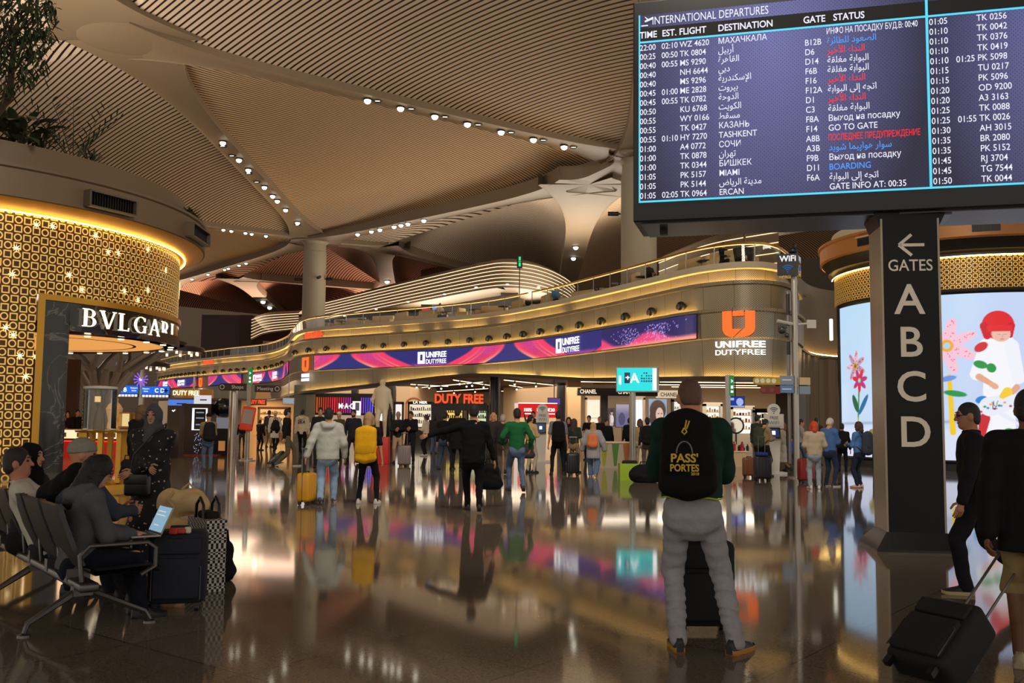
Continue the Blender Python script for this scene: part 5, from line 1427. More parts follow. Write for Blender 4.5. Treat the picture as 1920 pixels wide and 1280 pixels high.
for x0,x1,y0,y1,s,lab in((406,458,719,733,'Shops','left dark finger sign'),(474,523,722,735,'Meeting','right dark finger sign')):
 a,q=(x0-463)*k,(x1-463)*k;z0,z1=Z(y1),Z(y0);b=MB();h=z1-z0;n=8
 if x0<463:pts=[(a+h/2-h/2*math.sin(PI*i/n),(z0+z1)/2+h/2*math.cos(PI*i/n))for i in range(n+1)]+[(q,z0),(q,z1)]
 else:pts=[(q-h/2+h/2*math.sin(PI*i/n),(z0+z1)/2-h/2*math.cos(PI*i/n))for i in range(n+1)]+[(a,z1),(a,z0)]
 b.prism(pts,0.02,0.06,M=Matrix.Rotation(PI/2,4,'X'));f=part('finger_sign',b,mat('finger_dark',(44,34,30),0.5),t)
 g=MB();add_text(g,s,((a+q)/2+(0.2 if x0<463 else-0.1),-0.07,(z0+z1)/2-0.06),(1,0,0),size=0.19);cx=a+0.14 if x0<463 else q-0.14
 g.tube([(cx+0.08*math.cos(u),-0.065,(z0+z1)/2+0.08*math.sin(u))for u in np.linspace(0,2*PI,13)],0.012,4);part('lettering',g,mat('finger_letters',(190,180,170),0.5,emit=(200,190,180),es=0.15),f)
p=on_z(470,861);p.y-=1.2;p.x=hx(469,p.y);t=thing('touch_kiosk','red leaning touch-screen kiosk beside the left exit post','kiosk',p)
k=p.y/FPX;Z=lambda y:CAM_H+(785-y)*k
b=MB();b.tube([(0,0,0),(0,0,Z(800))],0.06,8);b.lathe([(0.3,0),(0.3,0.03),(0,0.04)],18);part('stand',b,STEEL,t)
b=MB();M=Matrix.Translation((0,-0.1,(Z(764)+Z(806))/2))@Matrix.Rotation(0.12,4,'Y')@Matrix.Rotation(-0.15,4,'X');b.box((0,0,0),(0.48,0.12,0.86),M=M,bev=0.05);part('shell',b,mat('kiosk_red',(196,48,22),0.4,emit=(200,44,20),es=0.12),t)
b=MB();b.box((0.0,-0.065,0.07),(0.36,0.012,0.52),M=M);part('screen',b,mat('kiosk_screen',(120,104,92),0.15,emit=(140,120,104),es=0.25),t)
def wifi_kiosk(px,yfoot,y_icon,y_p0,y_p1,y_s0,y_s1,w_p,label,flip=1):
 p=on_z(px,yfoot);t=thing('wifi_kiosk',label,'kiosk',p,0,'free wifi kiosks');k=p.y/FPX;h0=790+0.0105*(px-960);Z=lambda y:CAM_H+(h0-y)*k
 WH=mat('kiosk_white',(206,200,190),0.45)
 b=MB();b.box((0,0,0.03),(0.7,0.55,0.06));part('base',b,WH,t)
 b=MB();b.add([(-.16,-.1,.06),(.16,-.1,.06),(.16,.1,.06),(-.16,.1,.06),(-.20,-.12,1.0),(.20,-.12,1.0),(.20,.12,1.1),(-.20,.12,1.1)],[(0,1,5,4),(1,2,6,5),(2,3,7,6),(3,0,4,7),(4,5,6,7)]);part('column',b,WH,t)
 b=MB();M=Matrix.Translation((-0.04,-0.14,(Z(y_s0)+Z(y_s1))/2))@Matrix.Rotation(-0.25,4,'X');b.box((0,0,0),(0.46,0.06,Z(y_s0)-Z(y_s1)),M=M,bev=0.02);s=part('screen_case',b,BLACK,t)
 b=MB();b.box((0,-0.034,0),(0.36,0.006,(Z(y_s0)-Z(y_s1))*0.72),M=M);part('screen',b,glow('kiosk_blue',(40,70,120),0.45),s)
 b=MB();b.box((0.02,-0.04,0.0),(0.10,0.004,0.12),M=M);part('screen_icon',b,WHITE_L,s)
 b=MB();b.box((0.05,0.06,(Z(y_p0)+Z(y_p1))/2),(w_p,0.04,Z(y_p0)-Z(y_p1)));b.box((0.05,0.07,(Z(y_p1)+1.0)/2),(0.12,0.03,max(0.1,Z(y_p1)-1.0)));pp=part('poster',b,WH,t)
 b=MB();add_text(b,'FREE',(0.05,0.03,Z(y_p0)-0.16),(1,0,0),size=0.13,bold=0.02);add_text(b,'WIFI',(0.05,0.03,Z(y_p0)-0.32),(1,0,0),size=0.16,bold=0.0);b.box((0.05,0.035,Z(y_p0)-0.38),(w_p*0.7,0.005,0.01));part('lettering',b,mat('poster_grey',(110,112,122),0.6),pp)
 b=MB();b.lathe([(0,0),(0.2,0),(0.2,0.03),(0,0.03)],20,M=Matrix.Translation((0.05,0.08,Z(y_icon)))@Matrix.Rotation(PI/2,4,'X'));ic=part('icon_disc',b,WH,t)
 b=MB()
 for r in(0.06,0.11,0.16):b.tube([(0.05+r*math.sin(a),0.045,Z(y_icon)-0.08+r*math.cos(a))for a in np.linspace(-.8,.8,7)],0.013,4)
 b.ball((0.05,0.045,Z(y_icon)-0.09),0.02,8,6);part('wifi_symbol',b,mat('poster_grey',(110,112,122),0.6),ic)
wifi_kiosk(1014,866,767,773,795,792,812,0.48,'white free wifi kiosk with round icon, near the red promotion wall')
wifi_kiosk(1450,888,769,776,803,801,822,0.60,'white free wifi kiosk with round icon, left of the WiFi cube post')
# ================================================================== shop interior under the curved front
CREAM=mat('shop_cream',(216,188,156),0.6,var=0.04,vscale=0.4)
BROWN=mat('shop_brown',(74,44,32),0.6)
def hor(px):return 790+0.0105*(px-960)
def zy(px,y,D):return CAM_H+(hor(px)-y)*D/FPX
def wallpiece(name,px0,px1,D0,D1,z0,z1,m,th=0.2):
 a=Vector((hx(px0,D0),D0,0));b=Vector((hx(px1,D1),D1,0));d=(b-a);L=d.length;an=math.atan2(d.y,d.x)
 mb=MB();mb.box((L/2,th/2,(z0+z1)/2),(L,th,z1-z0),M=Matrix.Translation(a)@Matrix.Rotation(an,4,'Z'))
 return struct(name,mb,m)
us=np.arange(RIM.find(500),U_END-0.5,1.0)
mb=MB();mb.strip([RIM.pt(u,-0.6,4.55)for u in us if RIM.pt(u,0,0).x<hx(1110,47)],[Vector((RIM.pt(u,0,0).x*1.35-3,103,4.55))for u in us if RIM.pt(u,0,0).x<hx(1110,47)])
struct('ceiling_shop',mb,BROWN)
mb=MB();mb.strip([RIM.pt(u,-0.6,3.75)for u in us if RIM.pt(u,0,0).x>hx(1090,48)],[RIM.pt(u,0,3.75)+Vector((2.0,16,0))for u in us if RIM.pt(u,0,0).x>hx(1090,48)])
struct('ceiling_shop',mb,BROWN)
us2=np.arange(0.5,RIM.find(500),1.0)
mb=MB();mb.strip([RIM.pt(u,-0.6,3.6)for u in us2],[RIM.pt(u,-12,3.6)for u in us2]);struct('ceiling_shop',mb,BROWN)
wallpiece('wall_shop',690,1120,101,101,0,4.55,CREAM)
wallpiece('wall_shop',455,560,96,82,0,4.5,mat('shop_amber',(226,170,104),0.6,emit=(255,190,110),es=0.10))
wallpiece('wall_shop',300,470,122,108,0,4.5,CREAM)
wallpiece('wall_shop',576,770,79,79,0,4.5,CREAM);wallpiece('wall_shop',770,820,80,90,0,4.5,CREAM)
wallpiece('wall_shop',945,1080,86,72,0,4.5,CREAM)
wallpiece('wall_shop',1085,1500,57,56.5,0,3.75,CREAM)
wallpiece('column_4',1065,1090,51,51,0,3.7,mat('beige_partition',(196,160,118),0.5),1.0)
wallpiece('column_5',553,576,67.5,67.0,0,3.9,mat('grey_stone_pier',(118,116,92),0.4,var=0.1,vscale=1),1.0)
wallpiece('wall_shop',1455,1486,43.5,43,0,3.3,mat('bronze_pier',(92,74,50),0.5),1.5)
def shop_column(px,D,r,col,z1,no):
 mb=MB();mb.lathe([(r,0),(r,z1)],28,(hx(px,D),D,0));struct('column_%d'%no,mb,mat('column_dark_%d'%col[0],col,0.25))
shop_column(929,62,0.33,(52,46,42),4.55,6);shop_column(1012,82,0.36,(48,40,38),4.5,7);shop_column(1054,74,0.38,(44,46,54),4.5,8)
shop_column(856,95,0.35,(44,38,36),4.5,9);shop_column(667,76,0.30,(44,40,40),4.5,10);shop_column(734,74,0.42,(38,32,32),4.5,11);mb=MB();mb.lathe([(0.16,0),(0.16,2.6)],24,(hx(440,37),37,0));struct('column_12',mb,mat('polished_post',(190,180,170),0.15,0.9))
def track(px0,y0,D0,px1,y1,D1,label):
 z=4.4;a=on_z(px0,y0,z);b=on_z(px1,y1,z)
 t=thing('light_track',label,'light track',(a+b)/2,0,'light tracks under the shop ceiling')
 m=MB();m.tube([a,b],0.04,4);part('light_bar',m,glow('track_light',(255,220,180),2.2),t,world=True)
 m=MB();m.box((0,0,0),((b-a).length,0.10,0.08),M=Matrix.Translation((a+b)/2+Vector((0,0,0.06)))@Matrix.Rotation(math.atan2((b-a).y,(b-a).x),4,'Z'));part('rail',m,BLACK,t,world=True)
 for k in range(3):
  f=0.15+0.33*k;q=a.lerp(b,f);m=MB();m.tube([q,q+Vector((0.02,-0.05,-0.22))],0.08,8);h=part('spot_head',m,BLACK,t,world=True)
  m=MB();m.ball(q+Vector((0.02,-0.06,-0.24)),0.07,8,6);part('spot_lens',m,glow('track_spot',(255,232,196),6.0),t,world=True)
for a in[(768,728,0,905,716,0),(800,735,0,915,728,0),(770,720,0,840,724,0),(945,712,0,1060,724,0),(940,733,0,1075,730,0),(955,722,0,1030,735,0),(850,712,0,918,722,0),(985,728,0,1080,738,0)]:
 track(*a,'slim glowing light track with small spotlights under the brown shop ceiling')
def track_low(px0,px1,D,z,label):
 a=Vector((hx(px0,D),D,z));b=Vector((hx(px1,D),D,z));t=thing('light_track',label,'light track',(a+b)/2,0,'light tracks over the perfume counters')
 m=MB();m.tube([a,b],0.025,4);part('light_bar',m,glow('track_light',(255,220,180),2.2),t,world=True)
 m=MB();m.box((a+b)/2+Vector((0,0,0.05)),(b.x-a.x,0.08,0.06));part('rail',m,BLACK,t,world=True)
track_low(1090,1165,48,3.52,'glowing light track over the dark Chanel fascia');track_low(1238,1480,45,3.42,'glowing light track above the perfume counters, nearer the hall');track_low(1236,1420,49,3.45,'glowing light track above the perfume counters, one row in');track_low(1260,1480,53,3.5,'glowing light track above the perfume counters, deepest row')
def display(px0,px1,y0,y1,D,label,back=(255,228,190),es=0.9,frame=(24,20,20),shelves=3,goods=None,sign=None,yb=None,name='display_cabinet',signcol=(60,40,30)):
 """black framed lit cabinet; y0/y1 are the lit part, the plinth runs down to the floor"""
 x0,x1=hx(px0,D),hx(px1,D);z0,z1=zy(px0,y1,D),zy(px0,y0,D);w=x1-x0
 t=thing(name,label,'display',((x0+x1)/2,D,0))
 b=MB();b.box((0,0.3,(z0+z1)/2),(w,0.05,z1-z0));part('lit_back',b,glow('lit_%d_%d_%d'%tuple(back),back,es),t)
 FM=mat('cabinet_%d'%frame[0],frame,0.4)
 b=MB();
 for x in(-w/2,w/2):b.box((x,0.1,z1/2+0.04),(0.10,0.55,z1+0.08))
 b.box((0,0.1,z1+0.06),(w+0.1,0.55,0.2));part('frame',b,FM,t)
 if z0>0.15:
  b=MB();b.box((0,0.12,z0/2),(w,0.5,z0));part('plinth',b,FM,t)
 for k in range(shelves):
  z=z0+(z1-z0)*(k+0.6)/(shelves+0.6);b=MB();b.box((0,0.16,z),(w-0.1,0.24,0.03));part('shelf',b,mat('shelf_pale',(190,160,130),0.4),t)
  if goods:
   rs=random.Random(int(px0)*7+k);g=MB();n=max(4,int(w/0.16))
   for i in range(n):
    h=rs.uniform(0.10,0.24);g.box((-w/2+0.1+(w-0.2)*(i+.5)/n,0.12,z+0.015+h/2),(0.08*rs.uniform(.7,1.4),0.08,h),rs.randrange(len(goods)))
   o=part('goods',g,[mat('goods_%d_%d'%(c[0],c[2]),c,0.4)for c in goods],t);o['kind']='stuff'
 if sign:
  b=MB();add_text(b,sign,(0,-0.19,z1+0.02),(1,0,0),size=0.24,bold=0.02,fit=min(w*0.6,1.2));part('lettering',b,WHITE_L,t)
 return t
G1=[(200,120,60),(160,40,40),(220,200,160),(60,40,40)]
G2=[(60,70,120),(220,220,220),(120,160,150),(40,36,40)]
D=72;x0,x1=hx(588,D),hx(700,D);zt,zb=zy(640,745,D),zy(640,774,D)
t=thing('tube_wall','wall of upright neon tubes shading from orange through red to violet, lettered MAC','display',((x0+x1)/2,D,0))
b=MB();b.box((0,0.2,zt/2+0.15),(x1-x0+0.3,0.3,zt+0.3));part('frame',b,BLACK,t)
for i in range(28):
 f=i/27;x=-(x1-x0)/2+(x1-x0)*f
 if 0.66<f<0.80:continue
 c=np.array((255,110,40))*max(0,1-f*3.2)+np.array((240,40,60))*max(0,1-abs(f-0.36)*4)+np.array((190,50,190))*max(0,1-abs(f-0.66)*4)+np.array((110,90,255))*max(0,1-abs(f-1.0)*3)
 b=MB();b.tube([(x,0.02,zb),(x,0.02,zt)],0.042,6);part('tube',b,glow('tube_%d'%i,tuple(int(min(255,v))for v in c),1.2),t)
b=MB();b.box((0.12*(x1-x0)*2,-0.03,(zt+zb)/2-0.5),(0.62,0.05,1.6));part('lit_poster',b,glow('poster_white',(255,246,236),1.1),t)
b=MB();b.box((0.12*(x1-x0)*2+0.05,-0.06,(zt+zb)/2-0.1),(0.3,0.01,0.6));part('poster_picture',b,mat('poster_lilac',(110,110,160),0.6),t)
b=MB();add_text(b,'M·A·C',(0.3,-0.05,(zt+zb)/2-0.25),(1,0,0),size=0.55,bold=0.02,fit=1.15);part('lettering',b,WHITE_L,t)
b=MB();b.box((0,0.0,zb/2-0.02),(x1-x0,0.2,zb-0.3));part('lit_counter',b,glow('counter_white',(236,200,170),0.5),t)
display(488,545,766,805,80,'warm orange lit shelf wall of small goods in the far left shop',(255,196,120),1.0,(120,70,30),3,G1)
display(710,722,760,800,72,'narrow white lit panel just right of the statue',(255,250,245),1.0,(24,20,20),0)
display(742,757,757,790,73,'white lit niche with dark frame right of the narrow lit panel',(255,244,230),1.0,(30,26,26),1)
display(768,812,757,800,68,'lit LA MER cabinet with dark frame left of the red duty free sign',(250,232,200),0.95,(26,24,24),3,G2,'LA MER')
display(838,870,763,790,66,'yellow lit cabinet below the red duty free letters',(255,220,120),0.95,(30,26,26),2,G1)
display(879,916,763,790,65,'pale green lit cabinet below the right end of the red duty free letters',(226,236,190),0.85,(30,26,26),2,G2)
display(1100,1128,748,805,53.6,'brightly lit cream niche left of the fashion posters',(255,240,214),1.0,(200,170,130),1)
display(1189,1208,748,800,53.5,'tall white lit panel left of the face portrait',(255,252,248),1.1,(190,170,150),0)
display(1262,1296,752,805,53.5,'white lit shelf bay just right of the face portrait',(255,246,232),1.0,(60,56,54),3,G2)
display(1322,1352,760,805,50,'white lit shelf bay behind the shoulder of the man with the black backpack',(255,244,226),1.1,(190,180,165),3,G1)
display(1372,1412,766,812,50,'bright lit shelf bay of perfumes beneath the hanging blue screen',(255,246,230),1.2,(190,180,165),3,G1)
display(1416,1446,772,812,48,'lit shelf bay behind the two men at the wifi kiosk',(255,240,214),0.9,(30,28,28),3,G2)
D=62;t=thing('duty_free_sign','large red DUTY FREE letters over the dark fascia in the middle of the shop','sign',(hx(862,D),D,zy(862,755,D)))
b=MB();b.box((0,0.3,-0.25),(hx(920,D)-hx(815,D),0.4,0.5));part('fascia',b,BLACK,t)
b=MB();add_text(b,'DUTY FREE',(0,0.06,-0.02),(1,0,0),size=0.82,bold=0.035,extrude=0.04,fit=hx(908,D)-hx(817,D));part('lettering',b,RED_L,t)
b=MB();b.box((-1.3,0.3,-1.9),(0.85,0.5,3.0));part('pier',b,BLACK,t);part('pier',MB().box((1.85,0.3,-1.9),(0.2,0.4,3.0)),BLACK,t)
D=84;t=thing('duty_free_sign','small far red DUTY FREE letters in the left shop opening','sign',(hx(483,D),D,zy(483,757,D)))
b=MB();add_text(b,'DUTY FREE',(0,0,0),(1,0,0),size=0.45,bold=0.03,extrude=0.03,fit=1.5);part('lettering',b,RED_L,t)
b=MB();b.box((0,0.15,0.15),(1.7,0.1,0.55));part('backing',b,BROWN,t)
D=76;b=MB();b.tube([(hx(778,D)+0.62*math.cos(a),D,zy(778,757,D)+0.45*math.sin(a))for a in np.linspace(0,PI,16)],0.09,6);[b.tube([(hx(778,D)+k*0.62,D,0),(hx(778,D)+k*0.62,D,zy(778,757,D))],0.06,6)for k in(-1,1)];solid('shop_arch',b,mat('arch_copper',(176,104,60),0.5),'small copper arch over the lit cabinet left of the red letters','arch')
D=58;x0,x1=hx(973,D),hx(1046,D);zt,zb=zy(1010,756,D),zy(1010,783,D)
t=thing('promotion_wall','red promotion wall with white offer panels behind the crowd','display',((x0+x1)/2,D,0));w=x1-x0
b=MB();b.box((0,0.15,(zt+zb)/2),(w,0.3,zt-zb));part('red_header',b,glow('promo_red',(226,34,34),0.85),t)
b=MB();b.box((0,0.2,zb/2),(w,0.3,zb));part('lit_shelves',b,glow('promo_shelf',(255,206,150),0.75),t)
b=MB();b.box((0,-0.01,zt),(w,0.06,0.05));part('light_edge',b,WHITE_L,t)
for x,s in((-0.25*w,'100%'),(0.08*w,'1 = 3'),(0.34*w,'€20')):
 b=MB();add_text(b,s,(x,-0.01,(zt+zb)/2-0.05),(1,0,0),size=0.26,bold=0.03,fit=w*0.2)
 b.box((x,-0.005,(zt+zb)/2-0.2),(w*0.2,0.01,0.05))
 part('lettering',b,WHITE_L,t)
b=MB();b.box((-w/2-0.12,0.05,zt/2),(0.22,0.3,zt));part('white_post',b,glow('post_white',(255,230,214),0.8),t)
D=66;t=thing('hanging_monitor','violet hanging monitor beside the red promotion wall','screen',(hx(1040,D),D,zy(1040,758,D)))
b=MB();b.box((0,0,0.2),(0.9,0.1,0.5));part('housing',b,BLACK,t);b=MB();b.box((0,-0.055,0.2),(0.84,0.01,0.44));part('display',b,glow('violet_display',(120,90,170),0.6),t);b=MB();b.tube([(0,0,0.45),(0,0,4.55-zy(1040,758,D))],0.03,6);part('hanger',b,BLACK,t)
D=47.6;x0,x1=hx(1084,D),hx(1234,D);zt,zb=zy(1160,728,D),zy(1160,742,D)
t=thing('shop_fascia','dark brown fascia with two pale CHANEL names over the perfume counter','sign',((x0+x1)/2,D,zb));w=x1-x0
b=MB();b.box((0,0.3,(zt-zb)/2),(w,0.6,zt-zb));part('board',b,mat('chanel_brown',(46,30,22),0.4),t)
for q in(1104,1175):b=MB();add_text(b,'CHANEL',(hx(q,D)-(x0+x1)/2,-0.01,0.10),(1,0,0),size=0.28,bold=0.02,extrude=0.01,fit=0.82);part('lettering',b,glow('chanel_letters',(255,232,206),1.1),t)
b=MB();b.box((hx(1134,D)-(x0+x1)/2,0.2,-zb/2),(0.36,0.3,zb));part('pier',b,mat('chanel_brown',(46,30,22),0.4),t)
D=50;x0,x1=hx(1234,D),hx(1302,D);zt,zb=zy(1260,732,D),zy(1260,746,D)
t=thing('shop_fascia','pale fascia with dark CHANEL letters right of the teal direction screen','sign',((x0+x1)/2,D,zb));w=x1-x0
b=MB();b.box((0,0.3,(zt-zb)/2),(w,0.6,zt-zb));b.box((w/2-0.1,0.3,-zb/2),(0.14,0.3,zb));part('board',b,glow('fascia_cream',(236,208,170),0.75),t)
b=MB();add_text(b,'CHANEL',(-0.35,-0.01,0.08),(1,0,0),size=0.28,bold=0.02,extrude=0.01,fit=0.9);part('lettering',b,BLACK,t)
D=56;t=thing('wall_name','faint CHANEL name on the cream back wall','sign',(hx(1116,D),D,zy(1116,753,D)));b=MB();add_text(b,'CHANEL',(0,0.8,0),(1,0,0),size=0.25,bold=0.01,extrude=0.02,fit=0.75);part('lettering',b,mat('grey_letters',(140,128,116),0.5),t)
def poster(px0,px1,y0,y1,D,label,fn,n=60):
 x0,x1=hx(px0,D),hx(px1,D);z0,z1=zy(px0,y1,D),zy(px0,y0,D);t=thing('lit_poster',label,'poster',((x0+x1)/2,D,z0));w,h=x1-x0,z1-z0
 b=MB();b.box((0,0.06,h/2),(w+0.08,0.1,h+0.08));b.box((0,0.06,-z0/2),(0.08,0.08,z0));part('frame',b,mat('poster_frame',(70,64,60),0.4),t)
 U,V=np.meshgrid(np.linspace(0,1,n),np.linspace(0,1,int(n*h/w)));m=MB();m.grid([[Vector((-w/2+w*u,0.0,h*v))for u in U[0]]for v in V[:,0]]);o=part('picture',m,attr_screen('poster_picture',0.85),t);set_picture(o,fn(U,V,h/w))
def face_picture(U,V,r):
 c=np.empty(U.shape+(3,));c[:]=(150,172,196)
 def bl(m,k):nonlocal c;m=np.clip(m,0,1)[...,None];c=c*(1-m)+np.array(k,float)*m
 e=lambda cx,cy,rx,ry:(1-np.sqrt(((U-cx)/rx)**2+((V-cy)/ry)**2))*12
 bl(e(.5,.60,.46,.38),(84,58,50));bl(e(.34,.34,.30,.40),(78,52,46));bl(e(.60,.44,.22,.27),(236,200,180));bl(e(.6,.12,.2,.2),(226,188,168))
 bl(e(.54,.48,.05,.018),(60,40,40));bl(e(.71,.48,.05,.018),(60,40,40));bl(e(.64,.32,.06,.018),(170,70,70));bl(e(.65,.40,.02,.05),(214,170,150));return c
def blue_picture(U,V,r):
 c=np.empty(U.shape+(3,));c[:]=np.array((116,110,150));k=np.clip((V-.55)*3,0,1)[...,None];c=c*(1-k)+np.array((170,160,180))*k
 m=np.clip((1-np.sqrt(((U-.45)/.28)**2+((V-.35)/.3)**2))*8,0,1)[...,None];return c*(1-m)+np.array((70,74,110))*m
def model_picture(U,V,r):
 c=np.empty(U.shape+(3,));c[:]=(60,52,56)
 def bl(cx,cy,rx,ry,k):nonlocal c;m=np.clip((1-np.sqrt(((U-cx)/rx)**2+((V-cy)/ry)**2))*9,0,1)[...,None];c=c*(1-m)+np.array(k,float)*m
 bl(.55,.35,.3,.3,(226,222,220));bl(.55,.75,.16,.12,(222,178,150));bl(.55,.84,.2,.09,(30,24,24));bl(.3,.4,.1,.3,(200,160,140));bl(.5,.08,.3,.12,(200,190,186));return c
poster(1217,1251,748,800,52.5,'large portrait poster of a face with dark wavy hair',face_picture);poster(1156,1180,758,800,52.5,'blue-violet poster right of the slim fashion poster',blue_picture);poster(1141,1154,765,798,52.2,'slim dark fashion poster of a person in white',model_picture)
def counter(px0,px1,y0,y1,label,cols=None,body=(176,160,138),top=(226,200,160),glowtop=0.0):
 D=2700/(y1-hor((px0+px1)/2));x0,x1=hx(px0,D),hx(px1,D);h=(y1-y0)*D/FPX;w=x1-x0
 t=thing('shop_counter',label,'counter',((x0+x1)/2,D+0.35,0))
 b=MB();b.box((0,0,h/2-0.02),(w,0.7,h-0.04));part('body',b,mat('counter_%d'%body[0],body,0.35),t)
 b=MB();b.box((0,0,h),(w+0.06,0.76,0.05));part('worktop',b,mat('ctop_%d'%top[0],top,0.3),t)
 if cols:
  for i,c in enumerate(cols):
   x=-w/2+w*(i+0.6)/len(cols);m=MB();m.add([(x-0.12,-0.36,h-0.05),(x+0.12,-0.36,h-0.05),(x+0.03,-0.36,0.08),(x-0.05,-0.36,0.08)],[(0,1,2,3)]);m.add([(x-0.12,-0.352,h-0.05),(x+0.12,-0.352,h-0.05),(x+0.03,-0.352,0.08),(x-0.05,-0.352,0.08)],[(3,2,1,0)]);part('pennant',m,mat('pennant_%d'%c[1],c,0.6),t)
 b=MB();b.box((0,-0.3,0.02),(w,0.04,0.04));part('kick_light',b,glow('kick_light',(255,236,210),0.7),t)
 return t,h,D,w
counter(1122,1184,829,877,'grey counter with yellow, green and orange pennants behind the woman in the tan headscarf',[(150,150,30),(70,120,40),(170,96,40)])
t,h,D,w=counter(1340,1404,846,874,'low cream perfume counter right of the man with the black backpack',None,(222,190,146),(240,212,170))
x=hx(1385,D);t2=thing('round_mirror','round make-up mirror on a stand above the perfume counter','mirror',(x,D+0.4,h+0.03))
b=MB();b.tube([(0,0,0),(0,0,0.62)],0.03,6);b.lathe([(0.15,0),(0.15,0.02),(0,0.03)],14);part('stand',b,BLACK,t2)
b=MB();b.tube([(0.27*math.cos(a),0,0.88+0.27*math.sin(a))for a in np.linspace(0,2*PI,21)[:-1]],0.03,6,closed=True);part('ring',b,BLACK,t2)
b=MB();b.lathe([(0,0),(0.25,0)],24,M=Matrix.Translation((0,0.0,0.88))@Matrix.Rotation(PI/2,4,'X'));part('mirror_glass',b,mat('mirror_silver',(230,226,214),0.06,1.0),t2)
rs=random.Random(4);first=None
for i in range(16):
 c=[(170,30,30),(30,26,28),(226,190,140),(200,60,70)][i%4];b=MB();hh=rs.uniform(0.14,0.34);r=rs.uniform(0.04,0.07)
 b.lathe([(0,0),(r,0),(r,hh*0.7),(r*0.4,hh*0.78),(r*0.45,hh),(0,hh)],10)
 px=rs.uniform(1346,1404);o=solid('perfume_bottle',b,mat('bottle_%d'%c[0],c,0.2),'small perfume bottle standing on the low cream counter','bottle','bottles on the cream perfume counter',org=(0,0,0));o.location=(hx(px,D),D+rs.uniform(0.12,0.25)if abs(px-1385)<12 else D+rs.uniform(0.12,0.5),h+0.025)
D=40;t=thing('hanging_monitor','blue hanging monitor with a pale picture above the perfume bay','screen',(hx(1379,D),D,zy(1379,764,D)));w=hx(1397,D)-hx(1362,D);hh=zy(1379,743,D)-zy(1379,764,D)
b=MB();b.box((0,0,hh/2),(w,0.08,hh));part('housing',b,BLACK,t);b=MB();b.box((0,-0.045,hh/2+0.02),(w-0.04,0.01,hh-0.08));part('display',b,glow('display_blue',(30,56,150),0.95),t)
b=MB();b.ball((0.18,-0.05,hh/2),(0.15,0.01,0.16),12,8);b.box((0,-0.052,0.05),(w-0.05,0.006,0.05));add_text(b,'DIOR',(-0.2,-0.055,hh-0.2),(1,0,0),size=0.0001);b.box((-0.2,-0.052,hh-0.12),(0.28,0.006,0.1));part('picture',b,glow('display_pale',(170,190,240),0.9),t)
b=MB();b.tube([(0,0,hh),(0,0,3.72-zy(1379,764,D))],0.025,6);part('hanger',b,BLACK,t)
def stand():
 p=on_z(365,853);D=p.y;k=D/FPX;Z=lambda y:CAM_H+(hor(365)-y)*k
 t=thing('promotion_stand','tall black promotion stand with a white-edged lit screen, at the left of the hall','display',p);w=hx(393,D)-hx(338,D)
 b=MB();b.box((0,0.4,Z(757)/2),(w,0.8,Z(757)));part('body',b,mat('stand_dark',(38,30,30),0.4),t)
 b=MB();b.box((0.15,-0.01,(Z(765)+Z(806))/2),(0.62,0.02,Z(765)-Z(806)));part('light_frame',b,glow('stand_white',(236,246,255),1.3),t)
 b=MB();b.box((0.17,-0.03,(Z(765)+Z(806))/2),(0.46,0.02,Z(765)-Z(806)-0.06));s=part('dark_screen',b,mat('stand_screen',(18,20,26),0.2),t)
 b=MB()
 for z in(0.25,0.55,0.8):b.box((0.17,-0.045,Z(806)+(Z(765)-Z(806))*z),(0.32,0.01,0.05))
 part('shelf_light',b,glow('stand_blue',(150,180,220),0.6),s)
 b=MB();rs=random.Random(8)
 for i in range(46):b.box((rs.uniform(-0.05,0.45),-0.02,rs.uniform(0.08,Z(812))),(0.022,0.01,0.022))
 o=part('sparkle_lights',b,glow('sparkle',(190,210,255),0.8),t);o['kind']='stuff'
 b=MB();b.box((0.3,0.5,0.02),(w+0.2,1.6,0.03));part('red_mat',b,mat('red_mat',(160,26,22),0.7),t)
stand()
p=on_z(322,858);D=p.y;k=D/FPX;t=thing('display_block','dark grey display block with a small white emblem, behind the woman in the hijab','display',p);Z=lambda y:CAM_H+(hor(322)-y)*k
b=MB();b.box((0,0.3,Z(760)/2),(0.46,0.6,Z(760)));part('body',b,mat('block_grey',(44,38,38),0.4),t)
b=MB();b.tube([(-0.05,-0.01,Z(769)),(0.0,-0.01,Z(771)),(0.06,-0.01,Z(768))],0.02,4);part('emblem',b,WHITE_L,t)
D=41.5
for px0,px1,y0,y1,c,lab in((318,364,749,766,(90,140,240),'blue lit header panel above the black promotion stand'),(366,397,741,760,(240,236,246),'white lit header panel above the black promotion stand')):
 x0,x1=hx(px0,D),hx(px1,D);z0,z1=zy(px0,y1,D),zy(px0,y0,D);t=thing('lit_header',lab,'sign',((x0+x1)/2,D,z0));w,hh=x1-x0,z1-z0
 b=MB();b.box((0,0.06,hh/2),(w,0.12,hh));part('panel',b,glow('hdr_%d'%c[0],c,0.8),t);b=MB();b.tube([(0,0.3,0.1),(0,0.3,-z0)],0.05,6);part('post',b,BLACK,t)
 b=MB();b.box((0.05,-0.005,hh*0.55),(w*0.4,0.01,hh*0.12));part('lettering',b,mat('hdr_dark',(50,40,90),0.6),t)
p=on_z(413,853);D=p.y;k=D/FPX;Z=lambda y:CAM_H+(hor(413)-y)*k;t=thing('dome_display','black rounded display hood on a dark cabinet beside the promotion stand','display',p)
b=MB();b.ball((0,0.3,(Z(745)+Z(783))/2),(0.42,0.42,(Z(745)-Z(783))/2),24,14);part('hood',b,mat('hood_black',(14,14,16),0.25),t)
b=MB();b.box((0,0.3,Z(803)/2),(0.74,0.6,Z(803)));part('cabinet',b,mat('cab_dark',(22,20,24),0.3),t)
